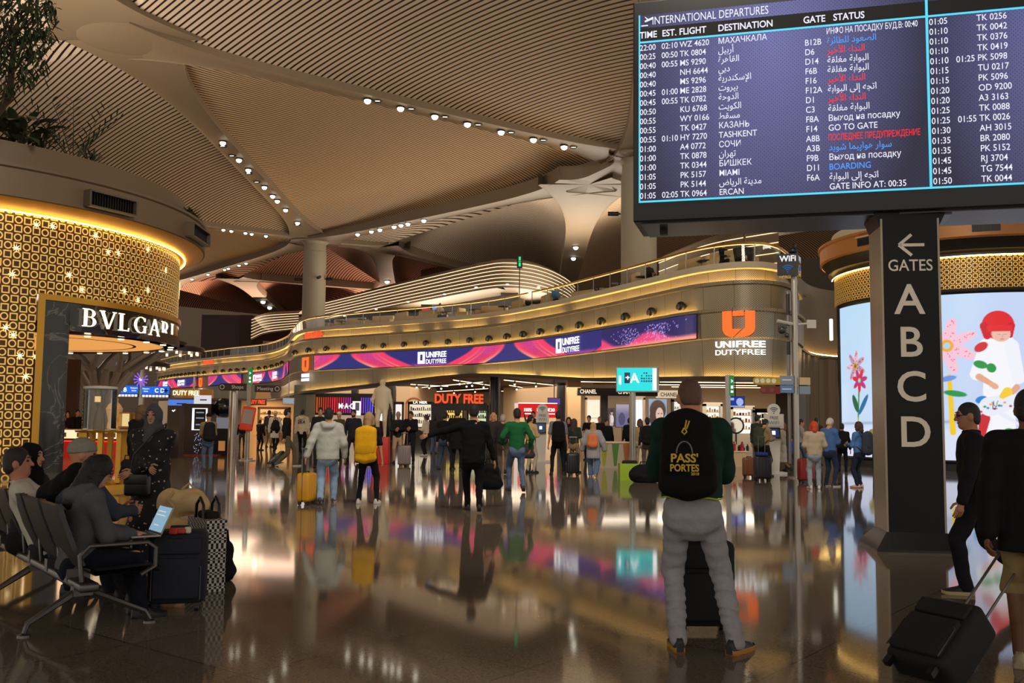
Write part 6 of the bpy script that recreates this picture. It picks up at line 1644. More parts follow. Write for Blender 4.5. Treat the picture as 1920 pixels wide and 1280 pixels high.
b=MB();b.box((0.05,0.1,(Z(783)+Z(803))/2),(0.5,0.3,Z(783)-Z(803)));part('lit_niche',b,glow('niche_grey',(150,150,160),0.5),t)
b=MB();b.box((0.05,-0.02,0.38),(0.26,0.04,0.4));part('lower_niche',b,glow('niche_amber',(220,150,80),0.5),t)
D=62;c=Vector((hx(352,D),D+1.4,zy(352,745,D)));t=thing('ring_sign','gold drum sign with white DUTY FREE letters on the far left','sign',c)
b=MB();b.lathe([(0.1,0.0),(1.5,0.0),(1.5,0.55),(0.1,0.6)],36,M=Matrix.Scale(0.8,4,(1,0,0)));part('drum',b,mat('drum_gold',(170,120,60),0.5,emit=(220,140,60),es=0.15),t)
b=MB();add_text(b,'DUTY FREE',(0,-1.52,0.14),(1,0,0),size=0.42,bold=0.03,extrude=0.02,fit=1.7);part('lettering',b,glow('drum_letters',(255,240,200),1.3),t)
b=MB();b.tube([(0,0,0.5),(0,0,1.4)],0.08,8);b.tube([(0,0,0),(0,1.0,-c.z)],0.1,8);part('hanger',b,STEEL,t)
t=thing('hanging_monitor','small pale hanging monitor left of the grey stone pier','screen',(hx(543,64),64,zy(543,758,64)));b=MB();b.box((0,0,0.22),(0.8,0.08,0.44));part('housing',b,STEEL,t);b=MB();b.box((0,-0.045,0.22),(0.72,0.01,0.36));part('display',b,glow('pale_display',(170,180,190),0.7),t);b=MB();b.tube([(0,0,.44),(0,0,4.5-zy(543,758,64))],.03,6);part('hanger',b,STEEL,t)
# ================================================================== people: smooth bodies grown from blended rounded limbs
def surface_nets(F,org,h):
 S=F<0
 nx,ny,nz=F.shape
 acc=np.zeros((nx-1,ny-1,nz-1,3));cnt=np.zeros((nx-1,ny-1,nz-1))
 off=[(i,j,k)for i in(0,1)for j in(0,1)for k in(0,1)]
 sl=lambda o:(slice(o[0],nx-1+o[0]),slice(o[1],ny-1+o[1]),slice(o[2],nz-1+o[2]))
 for a in off:
  for ax in range(3):
   if a[ax]:continue
   b=list(a);b[ax]=1
   fa,fb=F[sl(a)],F[sl(b)];m=S[sl(a)]!=S[sl(b)]
   with np.errstate(divide='ignore',invalid='ignore'):t=np.where(m,fa/(fa-fb),0)
   for d in range(3):acc[...,d]+=np.where(m,a[d]+(t if d==ax else 0),0)
   cnt+=m
 act=cnt>0;idx=-np.ones(act.shape,int);I=np.argwhere(act);idx[act]=np.arange(len(I))
 V=(acc[act]/cnt[act][:,None]+I)*h+org
 Q=[]
 for ax in range(3):
  o=[0,0,0];o[ax]=1
  A=S[:nx-o[0],:ny-o[1],:nz-o[2]];B=S[o[0]:,o[1]:,o[2]:]
  u,v=(ax+1)%3,(ax+2)%3
  for fl,m in((False,A&~B),(True,B&~A)):
   P=np.argwhere(m);P=P[(P[:,u]>0)&(P[:,v]>0)&(P[:,u]<F.shape[u]-1)&(P[:,v]<F.shape[v]-1)]
   if not len(P):continue
   def g(du,dv):
    q=P.copy();q[:,u]-=du;q[:,v]-=dv;return idx[q[:,0],q[:,1],q[:,2]]
   q=np.stack([g(1,1),g(0,1),g(0,0),g(1,0)],1)
   Q.append(q[:,::-1]if fl else q)
 Q=np.concatenate(Q)if Q else np.zeros((0,4),int)
 return V,Q[(Q>=0).all(1)]
class SDF:
 def __init__(s,h):s.p=[];s.h=h;s.cuts=[];s.noise=None;s.subs=[]
 def cone(s,a,b,ra,rb,k=0.02,flat=None,f=1.0):s.p.append(('c',np.array(a,float),np.array(b,float),ra,rb,k,None if flat is None else np.array(flat,float),f));return s
 def ell(s,c,r,R=None,k=0.02):s.p.append(('e',np.array(c,float),np.array(r,float),np.eye(3)if R is None else np.array(R),k));return s
 def sub(s,c,r,R=None):s.subs.append((np.array(c,float),np.array(r,float),np.eye(3)if R is None else np.array(R)));return s
 def cut(s,p,n):s.cuts.append((np.array(p,float),np.array(n,float)/np.linalg.norm(n)));return s
 def build(s):
  lo=np.full(3,1e9);hi=np.full(3,-1e9);bx=[]
  for q in s.p:
   if q[0]=='c':a=np.minimum(q[1]-q[3],q[2]-q[4]);b=np.maximum(q[1]+q[3],q[2]+q[4])
   else:r=q[2].max();a=q[1]-r;b=q[1]+r
   bx.append((a,b));lo=np.minimum(lo,a);hi=np.maximum(hi,b)
  h=s.h;pad=3*h;lo=lo-pad;n=np.ceil((hi+pad-lo)/h).astype(int)+1
  F=np.full(n,0.3);ax=[lo[i]+h*np.arange(n[i])for i in range(3)]
  for q,(a,b)in zip(s.p,bx):
   m=0.06
   i0=np.clip(((a-m-lo)/h).astype(int),0,n-1);i1=np.clip(((b+m-lo)/h).astype(int)+2,1,n)
   X=np.stack(np.meshgrid(*[ax[d][i0[d]:i1[d]]for d in range(3)],indexing='ij'),-1)
   if q[0]=='c':
    _,A,B,ra,rb,k,fl,f=q;P=X-A;ba=B-A
    if fl is not None:P=P+fl*(P@fl)[...,None]*(1/f-1)
    t=np.clip((P@ba)/max(1e-9,ba@ba),0,1);d=np.linalg.norm(P-t[...,None]*ba,axis=-1)-(ra+(rb-ra)*t)
   else:
    _,c,r,R,k=q;P=(X-c)@R;d=(np.linalg.norm(P/r,axis=-1)-1)*r.min()
   V=F[i0[0]:i1[0],i0[1]:i1[1],i0[2]:i1[2]]
   e=np.clip(k-np.abs(V-d),0,None)/k;V[...]=np.minimum(V,d)-e*e*k*0.25
  X=None
  if s.noise or s.cuts or s.subs:X=np.stack(np.meshgrid(*ax,indexing='ij'),-1)
  if s.noise:F+=s.noise(X[...,0],X[...,1],X[...,2])
  for c,r,R in s.subs:
   P=(X-c)@R;F=np.maximum(F,-(np.linalg.norm(P/r,axis=-1)-1)*r.min())
  for p,nn in s.cuts:F=np.maximum(F,(X-p)@nn)
  return surface_nets(F,lo,h)
def sdf_part(name,sd,mats,parent,extra=None,label=None):
 V,Q=sd.build()if isinstance(sd,SDF)else sd
 me=bpy.data.meshes.new(name)
 vs=[tuple(v)for v in V];fs=[tuple(q)for q in Q];mi=[0]*len(fs)
 if extra is not None:
  o=len(vs);vs+=[tuple(p)for p in extra.v];fs+=[tuple(i+o for i in f)for f in extra.f];mi+=extra.mi
 me.from_pydata(vs,[],fs)
 if any(mi):me.polygons.foreach_set('material_index',mi)
 me.update();me.polygons.foreach_set('use_smooth',[True]*len(fs))
 for m in(mats if isinstance(mats,(list,tuple))else[mats]):me.materials.append(m)
 ob=bpy.data.objects.new(name,me);C.objects.link(ob);ob.parent=parent
 if label:ob['label']=label
 return ob
def ik(A,T,l1,l2,pole):
 A,T,pole=Vector(A),Vector(T),Vector(pole);d=T-A;L=min(d.length,(l1+l2)*0.999);d.normalize();T=A+d*L
 x=(l1*l1-l2*l2+L*L)/(2*L);y=math.sqrt(max(0,l1*l1-x*x));p=pole-d*pole.dot(d)
 if p.length<1e-5:p=Vector((0,1,0))
 p.normalize();return A+d*x+p*y,T
def folds(amp,f=1.0):
 return lambda x,y,z:amp*(np.sin(23*f*z+9*x+4*np.sin(13*y+5*z))+0.7*np.sin(31*f*x+17*y-21*z)+0.5*np.sin(47*f*z-19*y))
SKIN=lambda c:mat('skin',c,0.55,var=0.06,vscale=8,spec=0.35)
def finger_mesh(mb,W,d,n,side,s,curl,mi=0,grip=0.0):
 """five fingers from wrist W along d; n = palm normal (fingers curl towards it); side = thumb side"""
 d,n,side=Vector(d).normalized(),Vector(n).normalized(),Vector(side).normalized()
 for i,(o,L,r)in enumerate(((0.030,0.070,0.0088),(0.010,0.080,0.0090),(-0.010,0.074,0.0086),(-0.029,0.058,0.0076))):
  p=Vector(W)+d*(0.088*s)+side*(o*s);c=curl*(0.75+0.14*i);pts=[p-d*0.022*s,p];dd=d.copy()
  for k,f in enumerate((0.45,0.32,0.23)):
   a=c*(0.45 if k==0 else 0.6);dd=(dd*math.cos(a)+n*math.sin(a));dd.normalize();n2=n-dd*n.dot(dd)
   pts.append(pts[-1]+dd*(L*f*s))
   n=n
  mb.tube(pts,[r*s*1.1,r*s,r*s,r*s*0.92,r*s*0.72],7,mi)
 p=Vector(W)+d*(0.028*s)+side*(0.030*s);t=(side*0.75+d*0.62+n*(0.25+0.4*grip)).normalized();t2=(d*0.85+n*(0.35+0.5*grip)+side*0.1).normalized()
 mb.tube([p-t*0.012*s,p+t*0.036*s,p+t*0.036*s+t2*0.028*s,p+t*0.036*s+t2*0.05*s],[0.0125*s,0.011*s,0.0098*s,0.0075*s],7,mi)
def person(label,px=None,yf=None,H=1.72,face=0,top='jacket',tc=(40,40,44),bot='trousers',bc=(36,38,46),hair='short',hc=(30,22,18),skin=(196,140,108),shoe=(30,28,28),sole=None,feet=None,hands=None,curl=0.5,lean=0.0,head=(0,0),wide=1.0,loose=0.0,hem=None,sit=None,loc=None,group=None,vox=None,tc2=None,twist=0.0,fold=0.004,sleeve='long',legv=None,palm=None,no_legs=False,bulk=1.0,beard=None,tmat=None,bmat=None):
 if loc is None:
  p=on_z(px,yf);loc=(p.x,p.y,0)
 D=loc[1];h=vox or(0.026 if D>24 else 0.018 if D>12 else 0.011)
 s=H/1.75
 t=thing('person',label,'person',loc,-math.radians(face),group)
 pz=sit if sit is not None else 0.93*s
 fL,fR=feet if feet else((-0.11,0.0,0),(0.11,0.03,0))
 an={}
 for k,f in((-1,fL),(1,fR)):an[k]=Vector((f[0]*s,f[1]*s,0.085*s+f[2]))
 if sit is None:
  mid=(an[-1]+an[1])/2;reach=max((Vector((k*0.095*s,0,0))-Vector((an[k].x,an[k].y,0))).length for k in(-1,1)if an[k].z<0.085*s+0.03)
  pz=min(pz,0.085*s+math.sqrt(max(0.1,(0.845*s)**2-reach**2)))
 P=Vector((0,0,pz));up=Vector((math.sin(twist),math.sin(lean),math.cos(lean))).normalized();fw=Vector((0,math.cos(lean),-math.sin(lean)));rt=Vector((1,0,0))
 top_z=0.50*s
 Nk=P+up*(top_z+0.02*s)+fw*(-0.01*s)
 wd=wide
 sh={k:P+up*(0.475*s)+rt*(k*0.172*s*(0.5+wd*0.5))for k in(-1,1)}
 yaw,pit=math.radians(head[0]),math.radians(head[1])
 Rh=Matrix.Rotation(-yaw,3,'Z')@Matrix.Rotation(-pit,3,'X')
 hd=Nk+up*(0.06*s)+Rh@Vector((0,0.02*s,0.125*s));HP=lambda x,y,z:hd+Rh@(Vector((x,y,z))*s);RH=np.array(Rh)
 hp={k:P+rt*(k*0.092*s)+Vector((0,0,-0.02*s))for k in(-1,1)};kn={}
 for k in(-1,1):kn[k],an[k]=ik(hp[k],an[k],0.43*s,0.43*s,Vector((k*0.12,1,0.1)))
 el={};wr={};hds=hands or{}
 for k in(-1,1):
  tg=hds.get('L' if k<0 else 'R',(k*0.27,0.05,0.80));tg=Vector(tg)*s
  pole=Vector((k*0.55,-0.75,-0.35));el[k],wr[k]=ik(sh[k],tg,0.295*s,0.262*s,pole)
# ---- body, one surface
 b=SDF(h);fy=np.array(fw)
 b.ell(HP(0,-0.012,0.022),np.array((0.074,0.094,0.098))*s,RH).ell(HP(0,0.022,-0.045),np.array((0.057,0.066,0.075))*s,RH,0.03).ell(HP(0,0.055,-0.092),np.array((0.030,0.028,0.024))*s,RH,0.03)
 b.cone(HP(0,0.088,0.012),HP(0,0.108,-0.026),0.010*s,0.015*s,0.012)
 for k in(-1,1):b.ell(HP(k*0.076,-0.008,-0.012),np.array((0.013,0.022,0.034))*s,RH,0.01)
 b.cone(HP(-0.03,0.078,0.033),HP(0.03,0.078,0.033),0.012*s,0.012*s,0.02)
 b.cone(Nk-up*0.04*s,HP(0,-0.02,-0.05),0.062*s,0.053*s,0.03)
 b.cone(P,Nk-up*0.10*s,0.13*s*wd*bulk,0.14*s*wd*bulk,0.03,fy,0.66).cone(sh[-1],sh[1],0.055*s*bulk,0.055*s*bulk,0.05);lr=s*bulk*(0.80 if bot and bot!='shorts' else 1.0);ar=s*bulk
 ex=MB()
 for k in(-1,1):
  b.cone(sh[k],el[k],0.048*ar,0.040*ar,0.02).cone(el[k],wr[k],0.040*ar,0.027*s,0.02)
  if not no_legs:b.cone(hp[k],kn[k],0.075*lr,0.052*lr,0.02).cone(kn[k],an[k],0.050*lr,0.035*lr,0.02).cone(kn[k].lerp(an[k],0.15)+Vector((0,-0.015,0)),kn[k].lerp(an[k],0.5)+Vector((0,-0.012,0)),0.048*lr,0.036*lr,0.02)
  d=(wr[k]-el[k]).normalized()
  pn=Vector(palm[0 if k<0 else 1])if palm else Vector((-k*1.0,0.25,0.1));pn=(pn-d*pn.dot(d)).normalized();sd=d.cross(pn)*(1 if k<0 else-1)
  if sd.dot(Vector((0,1,0.4)))<0:sd=-sd
  b.cone(wr[k]+d*0.01*s,wr[k]+d*0.075*s,0.026*s,0.036*s,0.015,np.array(pn),0.5)
  finger_mesh(ex,wr[k],d,pn,sd,s*1.02,curl,0,0.4)
 for k in(-1,1):
  ex.ball(HP(k*0.031,0.078,0.010),(0.0125*s,0.0125*s,0.0095*s),8,6,1);ex.tube([HP(k*0.015,0.092,0.034),HP(k*0.033,0.093,0.040),HP(k*0.050,0.080,0.034)],[0.004*s,0.0052*s,0.003*s],5,2)
 ex.tube([HP(-0.024,0.078,-0.062),HP(0,0.089,-0.060),HP(0.024,0.078,-0.062)],[0.004*s,0.0085*s,0.004*s],6,3)
 sdf_part('body',b,[SKIN(skin),mat('eye_dark',(30,22,18),0.3),mat('brow',tuple(int(v*0.8)for v in hc),0.8),mat('lips',(150,84,74),0.5)],t,ex)
# ---- trousers / skirt
 l=loose
 if bot in('trousers','shorts','wide'):
  g=SDF(h);w=0.012 if bot=='wide' else 0
  g.cone(P+up*0.05*s,P-Vector((0,0,0.05*s)),0.142*s*wd,0.158*s*wd,0.03,fy,0.74)
  for k in(-1,1):
   g.cone(hp[k]+rt*(-k*0.006),kn[k],(0.090+0.3*w)*s*(0.6+0.4*wd),(0.066+w)*s+l,0.03).ell(hp[k]+Vector((-k*0.01,(-0.04 if bot=='shorts' else-0.06)*s,-0.045*s)),np.array((0.085,0.068,0.09))*s,None,0.03)
   if bot!='shorts':
    e=kn[k].lerp(an[k],1.04);g.cone(kn[k],e,(0.063+w)*s+l,(0.050+2*w)*s+l,0.025)
   else:g.cone(kn[k],kn[k].lerp(an[k],0.05),0.075*s+l,0.080*s+l,0.02)
  if bot=='shorts':g.cut((0,0,min(kn[-1].z,kn[1].z)-0.02),(0,0,-1))
  g.noise=legv or folds(fold)
  g.cut(P+up*0.10*s,up)
  g.cut((0,0,0.035),(0,0,-1))
  sdf_part('trousers' if bot!='shorts' else 'shorts',g,bmat or fabric(bc,'trouser_cloth'),t)
 elif bot in('dress','skirt','abaya'):
  g=SDF(h);zt=P+up*(0.1*s);hz=0.03 if bot=='abaya' else(hem if hem is not None else 0.45)
  c0=(an[-1]+an[1])/2;g.cone(P+up*0.08*s,P-Vector((0,0,0.08*s)),0.135*s*wd,0.175*s*wd,0.03,fy,0.72)
  g.cone(P-Vector((0,0,0.06*s)),(c0.x,c0.y,hz-0.05),0.165*s*wd,(0.245 if bot=='abaya' else 0.2)*s*wd+l,0.04,(0,1,0),0.78)
  g.noise=folds(fold*1.4,0.7);g.cut((0,0,hz),(0,0,-1));sdf_part('dress' if bot!='skirt' else 'skirt',g,bmat or fabric(bc,'dress_cloth'),t)
# ---- top
 if top:
  g=SDF(h);lo={'jacket':0.012,'hoodie':0.022,'shirt':0.006,'sweater':0.012,'coat':0.03,'tee':0.008,'suit':0.012,'puffer':0.03}[top]+l
  hz=hem if hem is not None and bot not in('dress','skirt')else{'jacket':-0.10,'hoodie':-0.12,'shirt':-0.10,'sweater':-0.08,'coat':-0.34,'tee':-0.10,'suit':-0.16,'puffer':-0.08}[top]
  g.cone(P+up*(hz*s),P+up*0.16*s,0.155*s*wd+lo,0.148*s*wd+lo,0.03,fy,0.72)
  g.cone(P+up*0.14*s,P+up*0.36*s,0.146*s*wd+lo,0.165*s*wd+lo,0.04,fy,0.68)
  g.cone(sh[-1]+rt*0.02-up*0.015*s,sh[1]-rt*0.02-up*0.015*s,0.066*s+lo*0.6,0.066*s+lo*0.6,0.06)
  for k in(-1,1):
   g.cone(Nk-up*0.02*s,sh[k]+up*0.01,0.052*s,0.056*s+lo*0.5,0.05)
   if sleeve=='long':
    g.cone(sh[k],el[k],0.060*s+lo*0.8,0.051*s+lo*0.8,0.025);e=el[k].lerp(wr[k],0.97);g.cone(el[k],e,0.051*s+lo*0.8,0.038*s+lo*0.6,0.025)
   elif sleeve=='half':g.cone(sh[k],sh[k].lerp(el[k],0.82),0.062*s+lo,0.060*s+lo,0.025)
   elif sleeve=='rolled':g.cone(sh[k],el[k],0.060*s+lo,0.052*s+lo,0.025);g.cone(el[k],el[k].lerp(wr[k],0.3),0.052*s+lo,0.046*s+lo,0.02)
  if top in('jacket','suit','coat','puffer','shirt'):
   for i in range(8):
    a=i/8*2*PI;a2=(i+1)/8*2*PI;q=lambda a_,z:Nk+Vector((math.sin(a_)*0.062*s,math.cos(a_)*0.062*s,z*s))
    g.cone(q(a,0.035),q(a2,0.035),0.016*s,0.016*s,0.015)
  if top=='hoodie':
   for a,b2,r in(((-0.10,-0.06,0.03),(0,-0.13,-0.02),0.045),((0.10,-0.06,0.03),(0,-0.13,-0.02),0.045),((-0.09,0.0,0.045),(-0.10,-0.07,0.03),0.035),((0.09,0.0,0.045),(0.10,-0.07,0.03),0.035),((-0.05,-0.13,-0.02),(0.05,-0.13,-0.02),0.055)):
    g.cone(Nk+Vector(a)*s,Nk+Vector(b2)*s,r*s,r*s,0.03)
  g.noise=folds(fold);g.cut(P+up*(hz*s+0.02),-up)
  g.cut(Nk+up*(0.075 if top in('jacket','hoodie','coat','puffer')else 0.06)*s,up)
  nm={'jacket':'jacket','hoodie':'hoodie','shirt':'shirt','sweater':'sweater','coat':'coat','tee':'shirt','suit':'jacket','puffer':'jacket'}[top]
  sdf_part(nm,g,tmat or fabric(tc,'top_cloth'),t)
# ---- shoes
 if not(bot=='abaya' and sit is None and D>12)and not no_legs:
  for k in(-1,1):
   f=fL if k<0 else fR;base=Vector((an[k].x,an[k].y,an[k].z-0.085*s));ya=(f[3]if len(f)>3 else k*8);pt=f[4]if len(f)>4 else 0
   M=Matrix.Translation(base)@Matrix.Rotation(-math.radians(ya),4,'Z')@Matrix.Rotation(-math.radians(pt),4,'X')
   mb=MB();rows=[]
   for y,w,z1,z0 in((-0.075,0.022,0.060,0.006),(-0.068,0.032,0.085,0.0),(-0.03,0.038,0.105,0.0),(0.02,0.038,0.10,0.0),(0.07,0.042,0.075,0.0),(0.13,0.048,0.058,0.0),(0.175,0.042,0.045,0.002),(0.20,0.026,0.034,0.008),(0.207,0.010,0.024,0.012)):
    rows.append([Vector((x*w,y,z))*s for x,z in((-1,z0),(-1.04,z0+0.022),(-1.0,z0+0.03),(-0.86,(z0+z1)*0.62),(-0.5,z1),(0.5,z1),(0.86,(z0+z1)*0.62),(1.0,z0+0.03),(1.04,z0+0.022),(1,z0))])
   m0=len(mb.f);mb.grid([[M@v for v in r]for r in rows],closed=True);n=10
   mb.mi=[1 if(i%n)in(0,1,7,8,9)else 0 for i in range(len(mb.f))]
   mb.add([M@v for v in rows[0]],[tuple(range(9,-1,-1))]);mb.add([M@v for v in rows[-1]],[tuple(range(10))])
   part('shoe',mb,[mat('shoe_%d_%d'%(shoe[0],shoe[2]),shoe,0.55),mat('sole_%d'%(sole or shoe)[0],sole or tuple(int(v*0.7)for v in shoe),0.6)],t,ang=60)
# ---- hair and headwear
 if hair and hair!='bald':
  g=SDF(max(h*0.75,0.006));HM=mat('hair_%d_%d'%(hc[0],hc[2]),hc,0.55,bump=0.5,bscale=120,var=0.2,vscale=60);nm='hair';cutf=True
  if hair in('short','buzz'):
   e=0.003 if hair=='buzz' else 0.010
   g.ell(HP(0,-0.014,0.027),np.array((0.074+e,0.095+e,0.098+e))*s,RH).ell(HP(0,-0.05,-0.03),np.array((0.062+e,0.055+e,0.07))*s,RH,0.02)
   g.sub(HP(0,0.10,-0.045),np.array((0.085,0.085,0.10))*s,RH).sub(HP(0,0.09,0.03),np.array((0.055,0.03,0.035))*s,RH);g.cut(HP(0,-0.05,-0.075),Rh@Vector((0,0.35,-1)))
   for k in(-1,1):g.sub(HP(k*0.085,0.0,-0.02),np.array((0.022,0.03,0.045))*s,RH)
  elif hair in('long','bob','bun','pony'):
   g.ell(HP(0,-0.014,0.026),np.array((0.087,0.107,0.110))*s,RH);zl={'long':-0.30,'bob':-0.12,'bun':-0.04,'pony':-0.05}[hair]
   g.cone(HP(0,-0.06,0.0),HP(0,-0.085,zl),0.075*s,0.065*s,0.04)
   if hair in('long','bob'):
    for k in(-1,1):g.cone(HP(k*0.075,0.0,0.02),HP(k*0.085,0.0,zl*0.85),0.032*s,0.035*s,0.04)
   if hair=='bun':g.ell(HP(0,-0.11,0.05),np.array((0.045,0.042,0.045))*s)
   if hair=='pony':g.cone(HP(0,-0.11,0.03),HP(0,-0.15,-0.2),0.035*s,0.02*s,0.02)
   g.sub(HP(0,0.105,-0.05),np.array((0.066,0.085,0.115))*s,RH);g.noise=folds(0.002,3)
  elif hair in('hijab','hood'):
   nm='headscarf';HM=fabric(hc,'scarf_cloth')
   g.ell(HP(0,-0.014,0.016),np.array((0.092,0.115,0.118))*s,RH).cone(HP(0,-0.01,-0.06),Nk+up*0.02*s,0.085*s,0.085*s,0.05).cone(Nk,Nk-up*0.10*s+fw*0.05,0.105*s,0.12*s,0.05,fy,0.8)
   for k in(-1,1):g.cone(Nk+up*0.01,sh[k]-up*0.02,0.08*s,0.075*s,0.05)
   g.cone(HP(0,0.05,-0.12),Nk+fw*0.09*s-up*0.10*s,0.05*s,0.05*s,0.05);g.sub(HP(0,0.125,-0.012),np.array((0.060,0.085,0.085))*s,RH);g.noise=folds(0.003,1.5)
  elif hair in('cap','beanie'):
   nm='cap';HM=fabric(hc,'cap_cloth');g.ell(HP(0,-0.012,0.035),np.array((0.090,0.110,0.098))*s,RH);g.cut(HP(0,0,0.015),Rh@Vector((0,0.15,-1)))
   if hair=='cap':g.cone(HP(-0.03,0.11,0.02),HP(0.03,0.11,0.02),0.055*s,0.055*s,0.02,np.array(Rh@Vector((0,0.2,1)).normalized()),0.22)
  sdf_part(nm,g,HM,t)
 if beard:
  g=SDF(max(h*0.75,0.007));g.ell(HP(0,0.03,-0.075),np.array((0.062,0.068,0.055))*s,RH);g.sub(HP(0,0.1,-0.02),np.array((0.06,0.05,0.05))*s,RH);sdf_part('beard',g,mat('beard',beard,0.7),t)
 fr=dict(P=P,up=up,fw=fw,rt=rt,Nk=Nk,sh=sh,el=el,wr=wr,hd=hd,HP=HP,s=s,t=t,kn=kn,an=an,wd=wd,h=h)
 return fr
def torso_thing(fr,name,label,cat,group=None):
 """a thing carried on the body: same place and turn as its wearer, but an object of its own"""
 p=fr['t'];t=thing(name,label,cat,p.location,0,group);t.rotation_euler=p.rotation_euler;return t
def backpack(fr,label,col=(24,24,26),w=0.30,hgt=0.44,dep=0.17,roll=False,straps=True,zoff=0.0,accent=None,xo=0.0,soft=0.03):
 t=torso_thing(fr,'backpack',label,'backpack');s,P,up,fw,rt=fr['s'],fr['P'],fr['up'],fr['fw'],fr['rt'];m=fabric(col,'pack_cloth')
 bk=-fw*(0.118*s*fr['wd']+0.02);c=P+up*(0.26*s+zoff)+bk-fw*(dep/2)+rt*xo;h=fr['h']
 g=SDF(max(0.008,h*0.8));r=0.055;
 for sx in(-1,1):g.cone(c+rt*(sx*(w/2-r))+up*(-hgt/2+r),c+rt*(sx*(w/2-r)*(1.05 if roll else 0.8))+up*(hgt/2-r),r+dep*0.18,r+dep*0.12,0.10)
 g.cone(c+up*(-hgt/2+r),c+up*(hgt/2-r),min(w,hgt)*0.36,w*0.33,0.08,np.array(fw),dep/(w*0.72));g.noise=folds(0.003)
 sdf_part('main_compartment',g,m,t)
 g=SDF(max(0.008,h*0.8));q=c-fw*(dep*0.42)-up*(hgt*0.16)
 g.cone(q-rt*(w*0.22),q+rt*(w*0.22),hgt*0.20,hgt*0.20,0.03,np.array(fw),0.28);sdf_part('front_pocket',g,fabric(tuple(int(v*0.92)for v in col),'pack_cloth'),t)
 if straps:
  for k in(-1,1):
   b=MB();sh=fr['sh'][k];x=rt*(k*0.085*s)
   pts=[c+fw*(dep/2)+x+up*(hgt*0.35),P+up*(0.505*s+0.03)+x-fw*0.05,P+up*(0.50*s+0.035)+x*1.08+fw*0.03,P+up*(0.40*s)+x*1.1+fw*(0.135*s),P+up*(0.24*s)+x*1.35+fw*(0.11*s),P+up*(0.16*s)+x*1.9-fw*0.02,c+fw*(dep/2)+x*1.4-up*(hgt*0.38)]
   b.tube(pts,0.018,6,sx=1.5);part('shoulder_strap',b,m,t)
 b=MB();b.tube([c+fw*(dep*0.3)+up*(hgt/2-0.01)-rt*0.04,c+fw*(dep*0.3)+up*(hgt/2+0.035),c+fw*(dep*0.3)+up*(hgt/2-0.01)+rt*0.04],0.01,6);part('grab_handle',b,m,t)
 return t,c,q
def suitcase(loc,rz,label,col=(28,28,34),w=0.40,d=0.24,h=0.58,handle=0.45,tilt=0.0,hard=True,group=None,ribs=4,wheels=4,two=None,name='suitcase'):
 """upright case; local +y is its broad front. tilt tips it back about the rear wheels"""
 t=thing(name,label,'suitcase',loc,0,group);t.rotation_euler=(Matrix.Rotation(rz,3,'Z')@Matrix.Rotation(tilt,3,'X')).to_euler()
 m=mat('case_%d_%d'%(col[0],col[2]),col,0.35 if hard else 0.8,bump=0.0 if hard else 0.15,bscale=150)
 b=MB();b.box((0,0,0.06+h/2),(w,d,h),bev=0.05);part('shell',b,m,t)
 if hard:
  b=MB()
  for k in range(ribs):
   x=-w/2+w*(k+1)/(ribs+1)
   for y in(-d/2,d/2):b.tube([(x,y,0.12),(x,y,h)],0.008,5)
  part('rib',b,m,t)
  b=MB();b.box((0,0,0.06+h/2),(w+0.006,0.012,h+0.006),bev=0.005);part('seam',b,mat('seam_dark',(30,30,32),0.4),t)
 else:
  b=MB();b.box((0,-d/2-0.015,0.06+h*0.36),(w*0.82,0.05,h*0.56),bev=0.02);part('front_pocket',b,m,t)
  b=MB();b.box((0,-d/2-0.01,0.06+h*0.80),(w*0.82,0.03,h*0.22),bev=0.012);part('front_pocket',b,m,t)
  b=MB();b.tube([(-w*0.42,-d/2-0.03,0.1),(-w*0.42,-d/2-0.03,h*0.62),(-w*0.36,-d/2-0.035,h*0.66),(w*0.36,-d/2-0.035,h*0.66),(w*0.42,-d/2-0.03,h*0.62),(w*0.42,-d/2-0.03,0.1)],0.005,5);part('zip',b,mat('zip_grey',(60,60,64),0.4),t)
 for x in(-1,1):
  for y in((-1,1)if wheels==4 else(1,)):
   b=MB();b.tube([(x*(w/2-0.06)-0.016,y*(d/2-0.05),0.03),(x*(w/2-0.06)+0.016,y*(d/2-0.05),0.03)],0.03,12);b.box((x*(w/2-0.06),y*(d/2-0.05),0.055),(0.05,0.05,0.03));part('wheel',b,BLACK,t)
 if wheels==2:
  for x in(-1,1):part('stand_foot',MB().box((x*(w/2-0.06),-d/2+0.03,0.03),(0.04,0.04,0.06)),BLACK,t)
 b=MB();b.tube([(-0.07,0,h+0.055),(-0.06,0,h+0.085),(0.06,0,h+0.085),(0.07,0,h+0.055)],0.012,6);part('carry_handle',b,BLACK,t)
 if handle>0:
  b=MB()
  y=d/2-0.04 if wheels==2 else 0.05
  for x in(-0.09,0.09):b.tube([(x,y,h+0.03),(x,y,h+0.06+handle)],0.009,6)
  b.tube([(-0.11,y,h+0.06+handle),(0.11,y,h+0.06+handle)],0.016,8);part('pull_handle',b,mat('handle_grey',(110,108,106),0.35,0.6),t)
 return t
